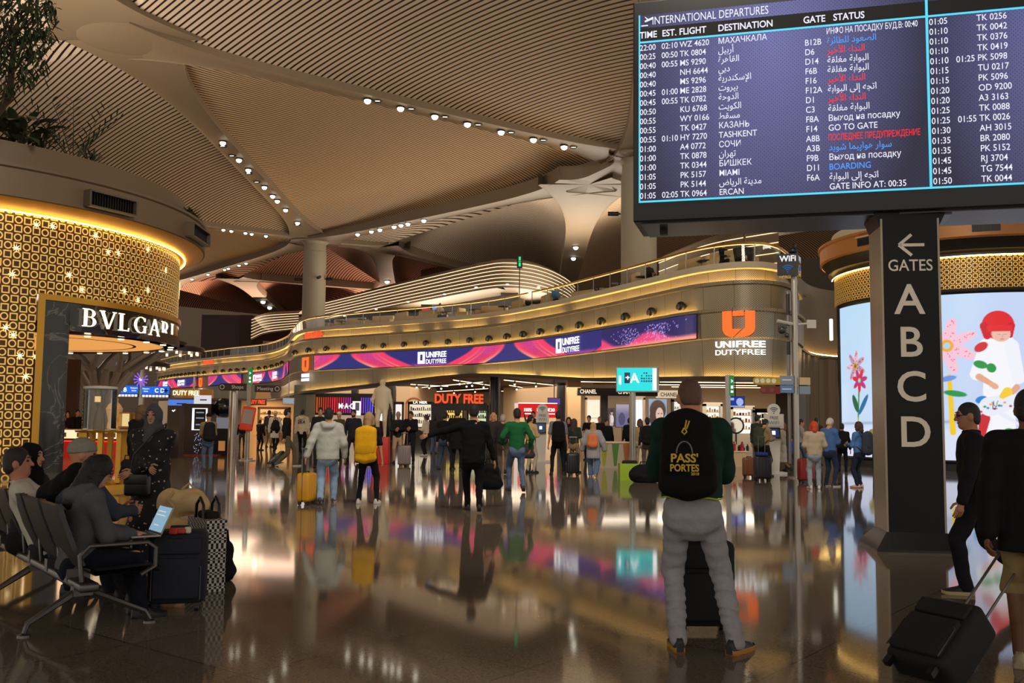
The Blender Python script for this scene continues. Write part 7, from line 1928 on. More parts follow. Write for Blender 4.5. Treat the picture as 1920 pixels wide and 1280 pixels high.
def soft_bag(loc,rz,label,col,w,d,h,name='holdall',cat='bag',strap=None,group=None,vox=0.016,top=0.7):
 t=thing(name,label,cat,loc,rz,group);g=SDF(vox);r=min(d,h)*0.5
 g.cone((-w/2+r,0,r),(w/2-r,0,r),r,r,0.05);
 if h>d:g.cone((-w/2*top+r*top,0,h-r*top),(w/2*top-r*top,0,h-r*top),r*top,r*top,0.12);g.cone((0,0,r),(0,0,h-r),w*0.34,w*0.26,0.1,(0,1,0),d/(w*0.68))
 g.noise=folds(0.006);g.cut((0,0,0.004),(0,0,-1));sdf_part('bag_body',g,fabric(col,'bag_cloth'),t)
 b=MB()
 for y in(-1,1):b.tube([(-w*0.18,y*d*0.28,h*0.92),(-w*0.14,y*d*0.1,h+0.10),(w*0.14,y*d*0.1,h+0.10),(w*0.18,y*d*0.28,h*0.92)],0.011,6)
 if strap:b.tube([(-w*0.4,0,h*0.85),(-w*0.2,-0.05,h+strap*0.55),(-w*0.35,0.02,h+strap),(w*0.1,0.1,h+strap*0.5),(w*0.4,0,h*0.85)],0.012,6)
 part('carry_handle',b,fabric(tuple(int(v*0.8)for v in col),'bag_cloth'),t)
 return t
# ================================================================== the crowd, nearest first
# --- man with the black backpack, back to us, reading his phone
def long_folds(x,y,z):
 m=np.clip((0.62-z)/0.25,0,1)*np.clip((z-0.08)/0.1,0,1)
 return 0.0045*m*np.sin(118*z+14*x+3*np.sin(21*x))+0.003*np.sin(33*x+20*z)+0.0028*np.sin(57*z-31*y)
p=on_z(1322,1222)
fr=person('tall cropped-haired man in dark green jacket and grey jeans, back turned to us',loc=(p.x-0.08,p.y,0),H=1.83,face=4,top='jacket',tc=(22,52,44),bc=(150,148,152),hair='buzz',hc=(92,66,50),skin=(196,130,100),shoe=(26,28,36),sole=(176,120,46),feet=((-0.09,0.02,0,-4),(0.26,-0.02,0,38)),hands={'L':(-0.10,0.36,1.08),'R':(0.12,0.36,1.06)},curl=0.9,lean=0.04,head=(-2,24),wide=1.12,loose=0.006,hem=0.03,legv=long_folds,vox=0.009,palm=((0.5,-0.3,1),(-0.5,-0.3,1)))
t=torso_thing(fr,'phone','dark phone held by the tall man in the green jacket','phone');b=MB();b.box((0,0,0),(0.075,0.15,0.009),M=Matrix.Translation(Vector((0.01,0.43,1.13))*fr['s'])@Matrix.Rotation(0.6,4,'X'),bev=0.004);part('case',b,BLACK,t)
s=fr['s'];b=MB();P,up,fw=fr['P'],fr['up'],fr['fw']
b.tube([P+up*(0.052*s)+Vector((0.204*math.sin(a),0.150*math.cos(a),0.006*math.sin(5*a)))for a in np.linspace(0,2*PI,41)[:-1]],0.006,6,closed=True);part('lime_hem',b,mat('lime_trim',(176,196,24),0.6),fr['t'],label='lime hem trim')
t,c,q=backpack(fr,'black backpack lettered PASS PORTES worn by the tall man in the green jacket',(17,17,19),0.32,0.48,0.17,zoff=0.065,xo=-0.055)
YEL=mat('print_yellow',(196,160,24),0.6,emit=(196,160,24),es=0.03);b=MB();X=fr['rt'];o=q-fw*(0.48*0.20*0.28+0.045)
def pk(txt,dx,dz,sz,fit):add_text(b,txt,o+X*dx+up*dz,X,up,size=sz,bold=0.025,fit=fit,extrude=0.004)
pk("PASS'",-0.035,0.025,0.075,0.17);pk('PORTES',-0.035,-0.032,0.062,0.18);pk('2018',0.03,-0.056,0.024,0.05)
hp_=lambda x,z,e=0.0:o+X*x+up*z-fw*e
b.tube([hp_(-0.035,0.24),hp_(-0.05,0.215),hp_(-0.035,0.20),hp_(-0.02,0.215),hp_(-0.03,0.24)],0.006,5);b.tube([hp_(-0.03,0.24),hp_(-0.02,0.29)],0.005,5);b.tube([hp_(-0.02,0.235),hp_(-0.002,0.285)],0.005,5)
part('lettering',b,YEL,t);b=MB();b.tube([o+X*(-0.035+0.05*math.cos(a))+up*(0.08+0.075*math.sin(a))for a in np.linspace(0,PI,14)],0.005,5);part('cord_loop',b,mat('cord_grey',(110,104,96),0.6),t)
pc=on_z(1322,1192);suitcase((pc.x+0.0,pc.y+0.12,0),0.05,'large black suitcase standing in front of the tall man in the green jacket',(15,15,17),0.44,0.27,0.60,0.5,hard=False)
pk_=MB();pk_.box((0,0,0),(0.10,0.07,0.10),bev=0.02);solid('snack_packet',pk_,mat('packet_red',(150,56,34),0.5),'small red packet on top of the black suitcase before the tall man','packet',org=(0,0,0)).location=(pc.x-0.05,pc.y+0.02,0.71)
# --- man in black walking left, and the man in khaki shorts at the right edge
p=on_z(1826,1118);fr=person('man in black walking left past the picture tower, in profile',loc=(p.x+0.05,p.y+0.02,0),H=1.72,face=-72,top='jacket',tc=(26,26,30),bc=(28,28,33),hair='buzz',hc=(34,28,26),skin=(176,122,94),shoe=(40,34,28),sole=(178,160,120),feet=((0.02,0.10,0,0),(0.09,-0.42,0.10,4,-35)),hands={'L':(-0.33,0.16,0.84),'R':(0.30,-0.05,0.80)},lean=0.05,head=(-6,4),wide=1.12,curl=0.8,vox=0.010,loose=0.008)
b=MB();HP=fr['HP'];b.tube([HP(-0.075,-0.01,0.012),HP(-0.062,0.085,0.012),HP(-0.012,0.098,0.012)],0.003,5);b.tube([HP(0.075,-0.01,0.012),HP(0.062,0.085,0.012),HP(0.012,0.098,0.012)],0.003,5)
for k in(-1,1):b.tube([HP(k*0.034+0.022*math.cos(a),0.096,0.008+0.017*math.sin(a))for a in np.linspace(0,2*PI,13)[:-1]],0.0028,4,closed=True)
part('glasses',b,BLACK,fr['t'])
p=on_z(1915,1262);fr=person('man in dark jacket and khaki shorts at the right edge, pulling a black case',loc=(p.x+0.10,p.y,0),H=1.74,face=30,top='puffer',tc=(22,22,25),bot='shorts',bc=(150,128,88),hair='short',hc=(20,16,15),skin=(118,78,58),shoe=(176,160,132),sole=(206,196,170),feet=((-0.10,0.12,0,0),(0.10,-0.16,0,5)),hands={'L':(-0.26,-0.16,0.70),'R':(0.30,0.1,0.82)},lean=0.04,head=(0,6),wide=1.06,curl=1.3,vox=0.011,loose=0.012,hem=-0.20,bulk=1.12)
W=fr['t'].matrix_basis@Vector(fr['wr'][-1])if False else(Matrix.Translation(fr['t'].location)@Matrix.Rotation(fr['t'].rotation_euler.z,4,'Z'))@Vector(fr['wr'][-1])
pc=on_z(1742,1282);d=Vector((W.x-pc.x,W.y-pc.y,0));an_=math.atan2(d.y,d.x)
tl=math.radians(54);t=suitcase((pc.x-0.06,pc.y+0.05,0.0),an_+PI/2,'black wheeled case tipped over and pulled along at the lower right corner',(16,16,18),0.42,0.26,0.50,0.62,tilt=0,hard=False,wheels=2,name='rolling_case')
t.rotation_euler=(Matrix.Rotation(an_-PI/2,3,'Z')@Matrix.Rotation(-math.radians(50),3,'X')).to_euler()
# --- woman in the grey hijab and the person half hidden behind her
def dotted():
 m=mat('dotted_black',(14,13,15),0.8);nt=m.node_tree;b=nt.nodes['Principled BSDF'];tc=nt.nodes.new('ShaderNodeTexCoord');v=nt.nodes.new('ShaderNodeTexVoronoi');v.inputs['Scale'].default_value=22
 lt=nt.nodes.new('ShaderNodeMath');lt.operation='LESS_THAN';lt.inputs[1].default_value=0.19;mx=nt.nodes.new('ShaderNodeMix');mx.data_type='RGBA';mx.inputs[6].default_value=s2l((16,15,17));mx.inputs[7].default_value=s2l((196,172,160))
 L=nt.links.new;L(tc.outputs['Object'],v.inputs['Vector']);L(v.outputs['Distance'],lt.inputs[0]);L(lt.outputs[0],mx.inputs[0]);L(mx.outputs[2],b.inputs['Base Color']);return m
DOT=dotted()
D=10.0;fr=person('woman in black dotted dress and grey hijab standing with folded arms, facing us',loc=(hx(292,D),D,0),H=1.63,face=188,top='shirt',bot='abaya',hair='hijab',hc=(78,78,82),skin=(182,132,106),hands={'L':(0.08,0.24,1.03),'R':(-0.12,0.27,1.08)},curl=0.4,wide=1.2,tmat=DOT,bmat=DOT,vox=0.0095,head=(-8,2),loose=0.012,palm=((0,-1,0),(0,-1,0)))
t=torso_thing(fr,'shoulder_bag','black shoulder bag at the hip of the woman in the grey hijab','bag');b=MB();s=fr['s'];b.box((0.03,0.21,0.82),(0.27,0.09,0.22),bev=0.03);part('bag_body',b,mat('bag_leather',(20,19,20),0.4),t);b=MB();b.box((0.03,0.26,0.88),(0.25,0.012,0.10),bev=0.005);part('flap',b,mat('bag_leather',(20,19,20),0.4),t)
b=MB();b.tube([(0.12,0.20,0.9),(0.08,0.22,1.12),(-0.10,0.15,1.36),(-0.14,0.0,1.44),(-0.06,-0.14,1.3),(0.18,-0.12,1.0),(0.26,0.1,0.88)],0.010,6);part('strap',b,BLACK,t)
p=on_z(258,936);fr=person('brown-haired person in black half hidden behind the woman in the grey hijab',loc=(hx(269,p.y),p.y,0),H=1.72,face=20,top='puffer',tc=(24,24,26),bc=(30,30,34),hair='bob',hc=(96,62,40),shoe=(150,128,100),wide=1.1,hem=-0.25)
soft_bag((hx(250,p.y-0.35),p.y-0.45,0.42),0.4,'small black handbag carried behind the woman in the grey hijab',(26,24,25),0.26,0.12,0.3,'handbag')
# --- airport seats with four sitters
SD=math.radians(52)
fwd=Vector((math.sin(SD),math.cos(SD),0));along=Vector((-fwd.y,fwd.x,0))
B0=Vector((-2.90,6.85,0))
SEAT=mat('seat_leather',(52,50,52),0.45,bump=0.08,bscale=40);ALU=mat('bench_metal',(92,88,86),0.35,0.8)
bench=thing('airport_bench','row of dark padded airport seats on a metal beam, at the lower left','bench',B0,-SD);bench.scale.z=0.9
lx=lambda i:-0.30-0.60*i
b=MB();b.box((-1.72,-0.06,0.36),(3.62,0.13,0.07),bev=0.02);part('beam',b,ALU,bench)
for i in range(6):
 rows=[]
 for y,z in((0.46,0.445),(0.44,0.47),(0.2,0.455),(0.02,0.45),(-0.06,0.50),(-0.13,0.66),(-0.20,0.86),(-0.235,0.985)):rows.append([Vector((lx(i)+x,y+0.02*abs(x)*4*0,z+(0.012 if abs(x)>0.2 else 0)))for x in(-0.255,-0.2,-0.1,0,0.1,0.2,0.255)])
 b=MB();n=len(rows)
 bk=[[v+Vector((0,-0.035 if j>3 else 0.0,-0.035 if j<=3 else-0.005))for v in r]for j,r in enumerate(rows)]
 b.grid(rows[:5]);b.grid([r[::-1]for r in bk[:5]]);part('seat',b,SEAT,bench,ang=60)
 b=MB();b.grid(rows[4:]);b.grid([r[::-1]for r in bk[4:]]);b.grid([rows[-1],bk[-1]])
 for e in(0,-1):b.grid([[r[e]for r in rows[4:]],[r[e]for r in bk[4:]]])
 part('backrest',b,SEAT,bench,ang=60)
 b=MB();b.box((lx(i),-0.05,0.41),(0.08,0.16,0.10));part('seat_bracket',b,ALU,bench)
for x in(0.02,-0.58*1,-1.18,-1.78,-2.4):
 b=MB();b.tube([(x,-0.10,0.40),(x,-0.12,0.60),(x,-0.06,0.67),(x,0.34,0.67),(x,0.40,0.62),(x,0.40,0.48),(x,0.30,0.42)],0.017,7);part('armrest',b,ALU,bench)
for x in(-0.12,-1.50,-2.9):
 b=MB();b.box((x,-0.06,0.32),(0.09,0.13,0.09));b.tube([(x,-0.09,0.31),(x,-0.40,0.10),(x,-0.42,0.03)],[0.032,0.022,0.018],7);b.tube([(x,-0.03,0.31),(x,0.38,0.10),(x,0.42,0.03)],[0.032,0.022,0.018],7)
 for y in(-0.42,0.42):b.lathe([(0,0),(0.045,0),(0.04,0.018),(0.015,0.03),(0,0.03)],12,(x,y,0))
 part('leg',b,ALU,bench)
def seat_loc(i,dy=0.04):return B0+along*(-lx(i))+fwd*dy
SITF=((-0.10,0.52,0,-4),(0.10,0.50,0,4));deg=math.degrees(SD)
l0=seat_loc(0.2,-0.04)
fr=person('woman with long dark hair and glasses in charcoal hoodie, sitting with a laptop',loc=tuple(l0),H=1.62,face=deg,sit=0.47,top='hoodie',tc=(84,86,90),bc=(22,24,36),hair='long',hc=(13,10,10),skin=(198,148,120),feet=SITF,hands={'L':(-0.10,0.40,0.68),'R':(0.08,0.40,0.68)},lean=0.16,head=(0,24),curl=0.35,vox=0.010,shoe=(24,24,28),palm=((0,0.1,-1),(0,0.1,-1)))
b=MB();HP=fr['HP']
for k in(-1,1):
 b.tube([HP(k*0.034+0.025*math.cos(a),0.098,0.006+0.020*math.sin(a))for a in np.linspace(0,2*PI,15)[:-1]],0.003,5,closed=True);b.tube([HP(k*0.06,0.094,0.01),HP(k*0.080,0.0,0.008)],0.003,5)
part('glasses',b,BLACK,fr['t'])
lap=thing('laptop','open pale laptop with bright screen on the lap of the woman in the hoodie','laptop',l0+fwd*0.46+Vector((0,0,0.60)),-SD)
b=MB();b.box((0,0,0.008),(0.31,0.22,0.016),bev=0.006);part('keyboard_base',b,mat('laptop_silver',(170,160,148),0.4,0.5),lap)
M=Matrix.Translation((0,0.11,0.016))@Matrix.Rotation(math.radians(-24),4,'X');b=MB();b.box((0,0.0,0.11),(0.31,0.010,0.22),M=M,bev=0.004);lid=part('lid',b,mat('laptop_silver',(170,160,148),0.4,0.5),lap)
b=MB();b.add([M@Vector(v)for v in((-0.145,-0.0065,0.012),(0.145,-0.0065,0.012),(0.145,-0.0065,0.21),(-0.145,-0.0065,0.21))],[(0,1,2,3)]);part('screen',b,glow('laptop_sky',(150,190,215),0.8),lid)
b=MB();
for k,(z,w_)in enumerate(((0.17,0.16),(0.14,0.2),(0.06,0.1))):b.box((-0.03,-0.0072,z),(w_,0.001,0.008),M=M)
part('screen_text',b,glow('laptop_white',(230,232,236),0.8),lid)
b=MB()
for r in range(4):b.box((0,-0.02+0.03*r,0.017),(0.27,0.022,0.003))
part('keys',b,mat('laptop_keys',(60,58,58),0.6),lap)
c0,c1=at(92,930,7.75),at(150,892,7.55);g=SDF(0.014);g.cone(c0,c1,0.10,0.10,0.05).cone(c1,c1+Vector((0.1,0.1,-0.14)),0.09,0.07,0.05).cone(c0,c0-Vector((0,0,0.3)),0.09,0.07,0.05);g.noise=folds(0.006)
o=sdf_part('coat',g,fabric((20,19,20)),None);setp(o,'black coat heaped over the seat between the flat cap man and the laptop woman','coat')
l3=seat_loc(1.05,0.06);fr=person('older man in grey flat cap and banded dark sweater, seated behind the laptop woman',loc=tuple(l3),H=1.76,face=deg-16,sit=0.50,top='sweater',tc=(62,66,78),bc=(40,42,48),hair='beanie',hc=(138,134,120),skin=(188,130,100),feet=SITF,hands={'L':(-0.08,0.45,0.74),'R':(0.10,0.45,0.74)},lean=0.06,head=(30,4),vox=0.011,wide=1.14)
b=MB();q=fr['P']+fr['up']*0.30
b.tube([q+Vector((0.212*math.sin(a),-0.02+0.150*math.cos(a),0))for a in np.linspace(0,2*PI,33)[:-1]],0.016,6,closed=True);part('pale_band',b,fabric((120,116,110)),fr['t'],label='pale band across the sweater')
l4=seat_loc(2.9,-0.05);person('woman in black hijab and dark striped top, in profile on the far seats',loc=tuple(l4),H=1.66,face=96,sit=0.48,top='shirt',tc=(44,40,42),bc=(30,28,32),hair='hijab',hc=(18,17,18),skin=(196,142,112),feet=SITF,hands={'L':(-0.1,0.35,0.7),'R':(0.1,0.35,0.7)},lean=0.02,head=(-4,0),vox=0.012)
l5=seat_loc(2.15,0.02);person('man in pale shirt leaning back on the seats, face tilted up',loc=tuple(l5),H=1.76,face=deg+16,sit=0.46,top='shirt',tc=(196,190,176),bc=(40,40,48),hair='short',hc=(34,26,22),skin=(180,122,96),feet=SITF,hands={'L':(-0.2,0.30,0.6),'R':(0.2,0.30,0.6)},lean=-0.42,head=(8,-6),vox=0.011,wide=1.1,loose=0.01)
# --- luggage by the bench
pc=on_z(318,1150);sc_=suitcase((pc.x,pc.y+0.16,0),0.22,'navy soft suitcase standing at the end of the seat row',(24,27,40),0.43,0.26,0.56,0.0,hard=False)
top_z=0.64;b=MB();b.box((0,0,0.02),(0.07,0.05,0.05),bev=0.012);b.box((0.06,0.01,0.02),(0.06,0.05,0.04),bev=0.012,mi=0);b.box((0.1,0.03,0.025),(0.05,0.03,0.05),bev=0.01,mi=1);solid('gift_tag',b,[mat('tag_red',(190,60,50),0.6),mat('tag_white',(210,204,190),0.6)],'crumpled red and white tag lying on the navy suitcase','tag',org=(0,0,0)).location=(pc.x,pc.y+0.02,0.605)
pb=on_z(328,1088);tb=thing('tote_bag','slouching beige canvas tote standing behind the navy suitcase','bag',(pb.x-0.02,pb.y+0.20,0),0.15)
g=SDF(0.012);g.cone((-0.13,0,0.12),(0.13,0,0.12),0.12,0.12,0.05).cone((-0.15,0,0.40),(0.15,0,0.42),0.12,0.12,0.08).cone((-0.12,0.02,0.70),(0.13,0.0,0.68),0.115,0.10,0.1).cone((0.05,0,0.76),(0.14,0.02,0.74),0.06,0.06,0.06);g.noise=folds(0.012,0.8);g.cut((0,0,0.005),(0,0,-1));sdf_part('bag_body',g,fabric((206,176,128),'canvas'),tb)
b=MB();b.tube([(-0.08,-0.06,0.80),(-0.12,-0.13,0.74),(-0.05,-0.15,0.66)],0.012,6);b.tube([(-0.02,0.02,0.82),(0.05,0.0,0.88),(0.12,0.02,0.8)],0.012,6);part('carry_handle',b,fabric((190,160,116),'canvas'),tb)
def houndstooth():
 m=mat('houndstooth',(210,204,196),0.8);nt=m.node_tree;b=nt.nodes['Principled BSDF'];tc=nt.nodes.new('ShaderNodeTexCoord');mp=nt.nodes.new('ShaderNodeMapping');mp.inputs['Rotation'].default_value=(0,0.35,0);ck=nt.nodes.new('ShaderNodeTexChecker');ck.inputs['Scale'].default_value=44;ck.inputs['Color1'].default_value=s2l((214,208,198));ck.inputs['Color2'].default_value=s2l((18,17,18))
 nt.links.new(tc.outputs['Object'],mp.inputs['Vector']);nt.links.new(mp.outputs[0],ck.inputs['Vector']);nt.links.new(ck.outputs['Color'],b.inputs['Base Color']);return m
ph=on_z(378,1108);hb=thing('shopping_bag','tall black and white houndstooth bag beside the navy suitcase','bag',(ph.x-0.01,ph.y+0.12,0),-0.9)
b=MB();b.add([(-.20,-.10,0),(.20,-.10,0),(.20,.10,0),(-.20,.10,0),(-.23,-.09,.62),(.23,-.09,.62),(.23,.09,.62),(-.23,.09,.62)],[(0,3,2,1),(0,1,5,4),(1,2,6,5),(2,3,7,6),(3,0,4,7),(4,5,6,7)]);part('bag_body',b,houndstooth(),hb,ang=30)
b=MB()
for y in(-0.07,0.07):b.tube([(-0.10,y,0.60),(-0.08,y,0.74),(0.0,y,0.80),(0.08,y,0.74),(0.10,y,0.60)],0.014,6)
part('carry_handle',b,BLACK,hb);b=MB();b.box((0.02,0,0.65),(0.24,0.12,0.07),bev=0.03);part('folded_scarf',b,fabric((40,36,36)),hb)
ps=on_z(396,1096);soft_bag((ps.x+0.03,ps.y+0.22,0),0.5,'small black bag leaning behind the houndstooth bag',(26,25,27),0.24,0.16,0.36,'daypack')
# --- people on the concourse
SW=dict(hc=(24,19,17));STEP=((-0.10,0.24,0,-3),(0.10,-0.22,0.05,4,-28));STEP2=((-0.10,-0.20,0.05,-4,-26),(0.10,0.24,0,4));APART=((-0.17,0,0,-6),(0.17,0.05,0,6))
PH={'L':(-0.06,0.30,1.15),'R':(0.08,0.30,1.12)}
def man(label,px,yh,yf,face,**k):
 D=2700/(yf-hor(px));k.setdefault('H',min(1.95,max(1.45,(yf-yh)*D/FPX)))
 return person(label,px,yf,face=face,**k)
K0,NAVY,KHAKI,JEAN,BLUEJ=(26,26,29),(34,37,48),(112,96,70),(84,100,124),(120,146,180)
f=man('man in pale grey and blue hoodie and light jeans walking away with a yellow case',612,762,944,-6,top='hoodie',tc=(188,190,180),bc=(140,166,196),feet=STEP2,hands={'L':(-0.36,-0.12,0.86),'R':(0.30,0.1,0.85)},wide=1.15,loose=0.01,shoe=(60,58,60),sole=(190,186,180),**SW)
p=on_z(572,947);suitcase((p.x,p.y+0.1,0),1.3,'yellow hard-shell case rolling beside the man in the pale hoodie',(206,146,24),0.36,0.24,0.50,0.42,ribs=3)
f=man('blond woman in black seen from behind, walking with a yellow roll-top backpack',688,773,944,4,top='tee',tc=K0,sleeve='half',bc=(20,20,24),hair='bob',hc=(170,136,96),feet=APART,loose=-0.004,wide=1.02,shoe=(200,190,184),sole=(214,206,200))
backpack(f,'yellow roll-top backpack on the blond woman in black',(226,168,26),0.34,0.56,0.17,roll=True,zoff=-0.04)
f=man('man in black suit walking away with one arm stretched out and a black bag',886,755,958,-8,top='suit',tc=(17,17,19),bc=(17,17,20),feet=((-0.06,0.2,0,-6),(0.08,-0.26,0.05,6,-24)),hands={'L':(-0.72,0.10,1.22),'R':(0.34,0.02,0.84)},lean=0.06,wide=1.2,**SW)
p=on_z(918,950);soft_bag((p.x,p.y,0.30),0.1,'black holdall carried by the man in the black suit',(20,19,21),0.46,0.24,0.44)
f=man('man in green sweater and jeans walking away, carrying a dark shoulder bag',968,763,921,-12,top='sweater',tc=(26,92,50),bc=JEAN,feet=STEP,hands={'L':(-0.28,0.12,0.98),'R':(0.30,0.05,0.9)},shoe=(40,34,34),**SW)
p=on_z(990,915);soft_bag((p.x,p.y+0.1,0.66),0.2,'dark grey shoulder bag at the side of the man in the green sweater',(58,52,54),0.30,0.16,0.32,'shoulder_bag',strap=0.72)
f=man('man with black backpack seen from behind, beside the wifi kiosk in the middle',1046,771,890,0,top='tee',tc=(118,116,124),bc=(24,24,28),feet=APART,sleeve='half',**SW)
backpack(f,'large black backpack on the man beside the middle wifi kiosk',(20,20,23),0.34,0.5,0.2)
f=man('woman in tan headscarf and pale denim coat with an orange backpack, walking away',1112,790,894,10,top='coat',tc=(150,148,150),bc=(90,110,140),hair='hijab',hc=(176,140,96),feet=STEP,shoe=(190,150,110),hands={'L':(-0.36,0.05,0.86),'R':(0.36,0,0.86)},loose=0.03)
backpack(f,'small orange backpack on the woman in the tan headscarf',(214,120,74),0.26,0.32,0.13)
f=man('man in khaki jacket and jeans standing at the black promotion stand, with dark backpack',388,774,883,-25,top='jacket',tc=(140,122,88),bc=JEAN,hair='cap',hc=(22,22,24),shoe=(60,48,40),hands=PH,feet=((-0.08,0.04,0,0),(0.09,-0.05,0,6)))
backpack(f,'dark backpack on the man at the black promotion stand',(30,30,32),0.30,0.44,0.17)
man('man in dark jacket and olive trousers walking right, pulling a black case',536,763,874,60,top='jacket',tc=(24,24,26),bc=(98,88,66),feet=((-0.10,0.30,0,0),(0.08,-0.28,0.03,4,-20)),hands={'L':(-0.26,0.1,0.84),'R':(0.30,-0.18,0.80)},shoe=(70,60,54),sole=(190,180,170),**SW)
p=on_z(508,872);t=suitcase((p.x,p.y-0.1,0),0,'black case tilted behind the man in olive trousers',(30,34,40),0.40,0.24,0.55,0.5,hard=True);t.rotation_euler=(Matrix.Rotation(-1.1,3,'Z')@Matrix.Rotation(-0.85,3,'X')).to_euler()
p=on_z(522,800);soft_bag((hx(520,30.3),30.3,1.12),-0.9,'black shoulder bag high on the back of the man in olive trousers',(20,20,22),0.42,0.2,0.32,'shoulder_bag')
man('person in long white shirt and dark trousers, walking away left of the case puller',514,769,846,5,top='coat',tc=(214,202,186),bc=K0,hair='cap',hc=(206,196,184),feet=STEP)
man('man in dark suit far off near the orange lit shelves',503,768,838,10,top='suit',tc=(44,42,46),bc=KHAKI,**SW)
man('dark-clothed person just left of the red touch kiosk',453,790,843,-20,top='jacket',tc=K0,bc=(60,60,64),**SW)
man('dark-clothed person half behind the red touch kiosk post',486,788,844,30,top='coat',tc=K0,bc=K0,hands={'L':(-0.3,0.2,0.9),'R':(0.3,0.1,0.85)},**SW)
f=man('man in cream hoodie with dark print on its back, walking away',565,766,853,0,top='hoodie',tc=(206,190,164),bc=K0,feet=STEP,wide=1.08,**SW)
b=MB();o=f['P']+f['up']*0.33-f['fw']*0.19;add_text(b,'2K4',o,(1,0,0),size=0.2,bold=0.02,fit=0.3);part('lettering',b,BLACK,f['t'])
man('small woman in white top walking towards us, right of the cream hoodie',587,771,846,170,H=1.6,top='sweater',tc=(220,200,186),bc=K0,hair='long',hc=(40,28,22))
man('man in dark jacket half hidden by the pale hoodie, facing us',598,764,876,165,top='jacket',tc=(34,32,36),bc=(40,40,46),**SW)
man('person with pale cap behind the shoulder of the man in the pale hoodie',634,772,862,200,top='jacket',tc=(86,76,50),bc=K0,hair='cap',hc=(216,206,190))
man('bearded man in dark navy jacket walking towards us',661,766,869,186,top='jacket',tc=(40,42,52),bc=(28,28,32),feet=STEP2,hands={'L':(-0.3,0.08,0.84),'R':(0.28,-0.05,0.84)},beard=(40,30,26),wide=1.12,**SW)
man('black-haired person beyond the yellow backpack',704,774,868,10,top='jacket',tc=(80,40,36),bc=K0,**SW)
man('grey-haired person in dark coat and pale trousers reading beside a grey case',745,772,868,176,top='jacket',tc=(36,40,40),bc=(190,160,124),hc=(160,152,140),hands=PH)
man('man in black looking down at a phone, right of the grey case',769,770,869,184,top='jacket',tc=(26,26,30),bc=(28,28,32),hands=PH,feet=((-0.1,0,0),(0.16,0.02,0)),head=(0,20),**SW)
p=on_z(757,874);suitcase((p.x,p.y+0.1,0),0.1,'grey hard case standing between the two people reading phones',(132,118,116),0.42,0.26,0.62,0.4)
man('woman in white knit top with dark trousers, in profile facing left',798,778,855,-70,top='sweater',tc=(222,204,184),bc=K0,hair='bun',hc=(56,38,28),shoe=(210,200,196),hands=PH)
f=man('person with tan bag strap in dark top behind the woman in white knit',813,776,850,20,top='jacket',tc=(52,44,40),bc=JEAN,hair='bob',hc=(40,30,26))
man('man in black jacket and blue jeans walking right beside a taller dark man',833,770,880,20,top='jacket',tc=(20,20,23),bc=(60,76,100),feet=((-0.16,-0.1,0,-6),(0.12,0.25,0,4)),**SW)
man('tall man in long dark coat, left of the man in the black suit',856,766,883,6,top='coat',tc=(22,21,24),bc=(24,24,28),**SW)
man('fair-haired person with a fringe, right behind the man in the black suit',924,774,884,190,top='coat',tc=(60,50,44),bc=(70,64,58),hair='bob',hc=(190,150,110),wide=1.1)
f=man('grey-haired person with dark patterned backpack left of the green sweater',942,775,888,4,top='jacket',tc=(50,48,50),bc=(96,88,80),hc=(170,156,144),feet=STEP)
backpack(f,'dark patterned backpack left of the green sweater',(44,42,46),0.30,0.46,0.17)
man('man in tan shirt and pale trousers reading at the middle wifi kiosk',994,778,886,40,top='shirt',tc=(196,168,120),bc=(176,164,146),hands=PH,**SW)
man('dark-jacketed man standing behind the tan shirt',999,771,858,186,top='jacket',tc=(46,36,34),bc=K0,**SW)
man('woman with long brown hair in dark green top beside a black case',1076,780,886,30,top='tee',tc=(48,56,50),sleeve='half',bc=(150,120,90),hair='long',hc=(60,40,30),H=1.6)
man('dark-haired person in black between the black backpack and the brown-haired woman',1066,782,868,190,top='jacket',tc=K0,bc=K0,hair='bob',hc=(26,20,18))
p=on_z(1075,891);suitcase((p.x,p.y+0.12,0),0.05,'black case standing right of the black backpack in the middle',(22,22,25),0.36,0.25,0.56,0.45)
man('man in black tee standing by the cream niche',1104,779,862,200,top='tee',tc=(24,23,25),sleeve='half',bc=K0,hands=PH,**SW)
man('bald man in dark jacket right of the tan headscarf',1124,781,858,175,top='jacket',tc=(30,28,30),bc=K0,hair='buzz',hc=(120,84,64))
man('person in black jacket at the pennant counter',1137,786,870,160,top='coat',tc=(24,22,26),bc=K0,**SW)
f=man('person with black backpack behind the teal sign post',1180,784,866,10,top='jacket',tc=K0,bc=K0,**SW);backpack(f,'black backpack behind the teal sign post',(22,22,24),0.34,0.46,0.2)
f=man('person with black backpack left of the tall man in the green jacket',1214,783,884,6,top='jacket',tc=(40,36,36),bc=(90,84,78),hair='bun',hc=(26,20,18));backpack(f,'black backpack left of the tall man in the green jacket',(24,23,25),0.32,0.48,0.18)
man('person in beige top half hidden left of the tall man in the green jacket',1200,790,878,20,top='shirt',tc=(180,150,110),bc=(180,160,130),hair='bob',hc=(90,64,44),H=1.62)
p=on_z(1182,901);t=thing('gift_bag','lime green paper bag at the foot of the teal sign post','bag',(p.x,p.y+0.15,0),0.1)
b=MB();b.add([(-.28,-.12,0),(.28,-.12,0),(.28,.12,0),(-.28,.12,0),(-.28,-.12,.44),(.28,-.12,.44),(.28,.12,.44),(-.28,.12,.44)],[(0,3,2,1),(0,1,5,4),(1,2,6,5),(2,3,7,6),(3,0,4,7)]);part('bag_body',b,mat('lime_paper',(150,180,40),0.6),t)
b=MB();b.box((0,0,0.46),(0.4,0.18,0.12),bev=0.05);part('contents',b,fabric((40,36,40)),t)
p=on_z(1205,904);soft_bag((p.x+0.06,p.y-0.1,0),0.05,'black duffel lying against the lime green paper bag',(20,20,24),0.85,0.4,0.42,'duffel_bag',top=0.6)
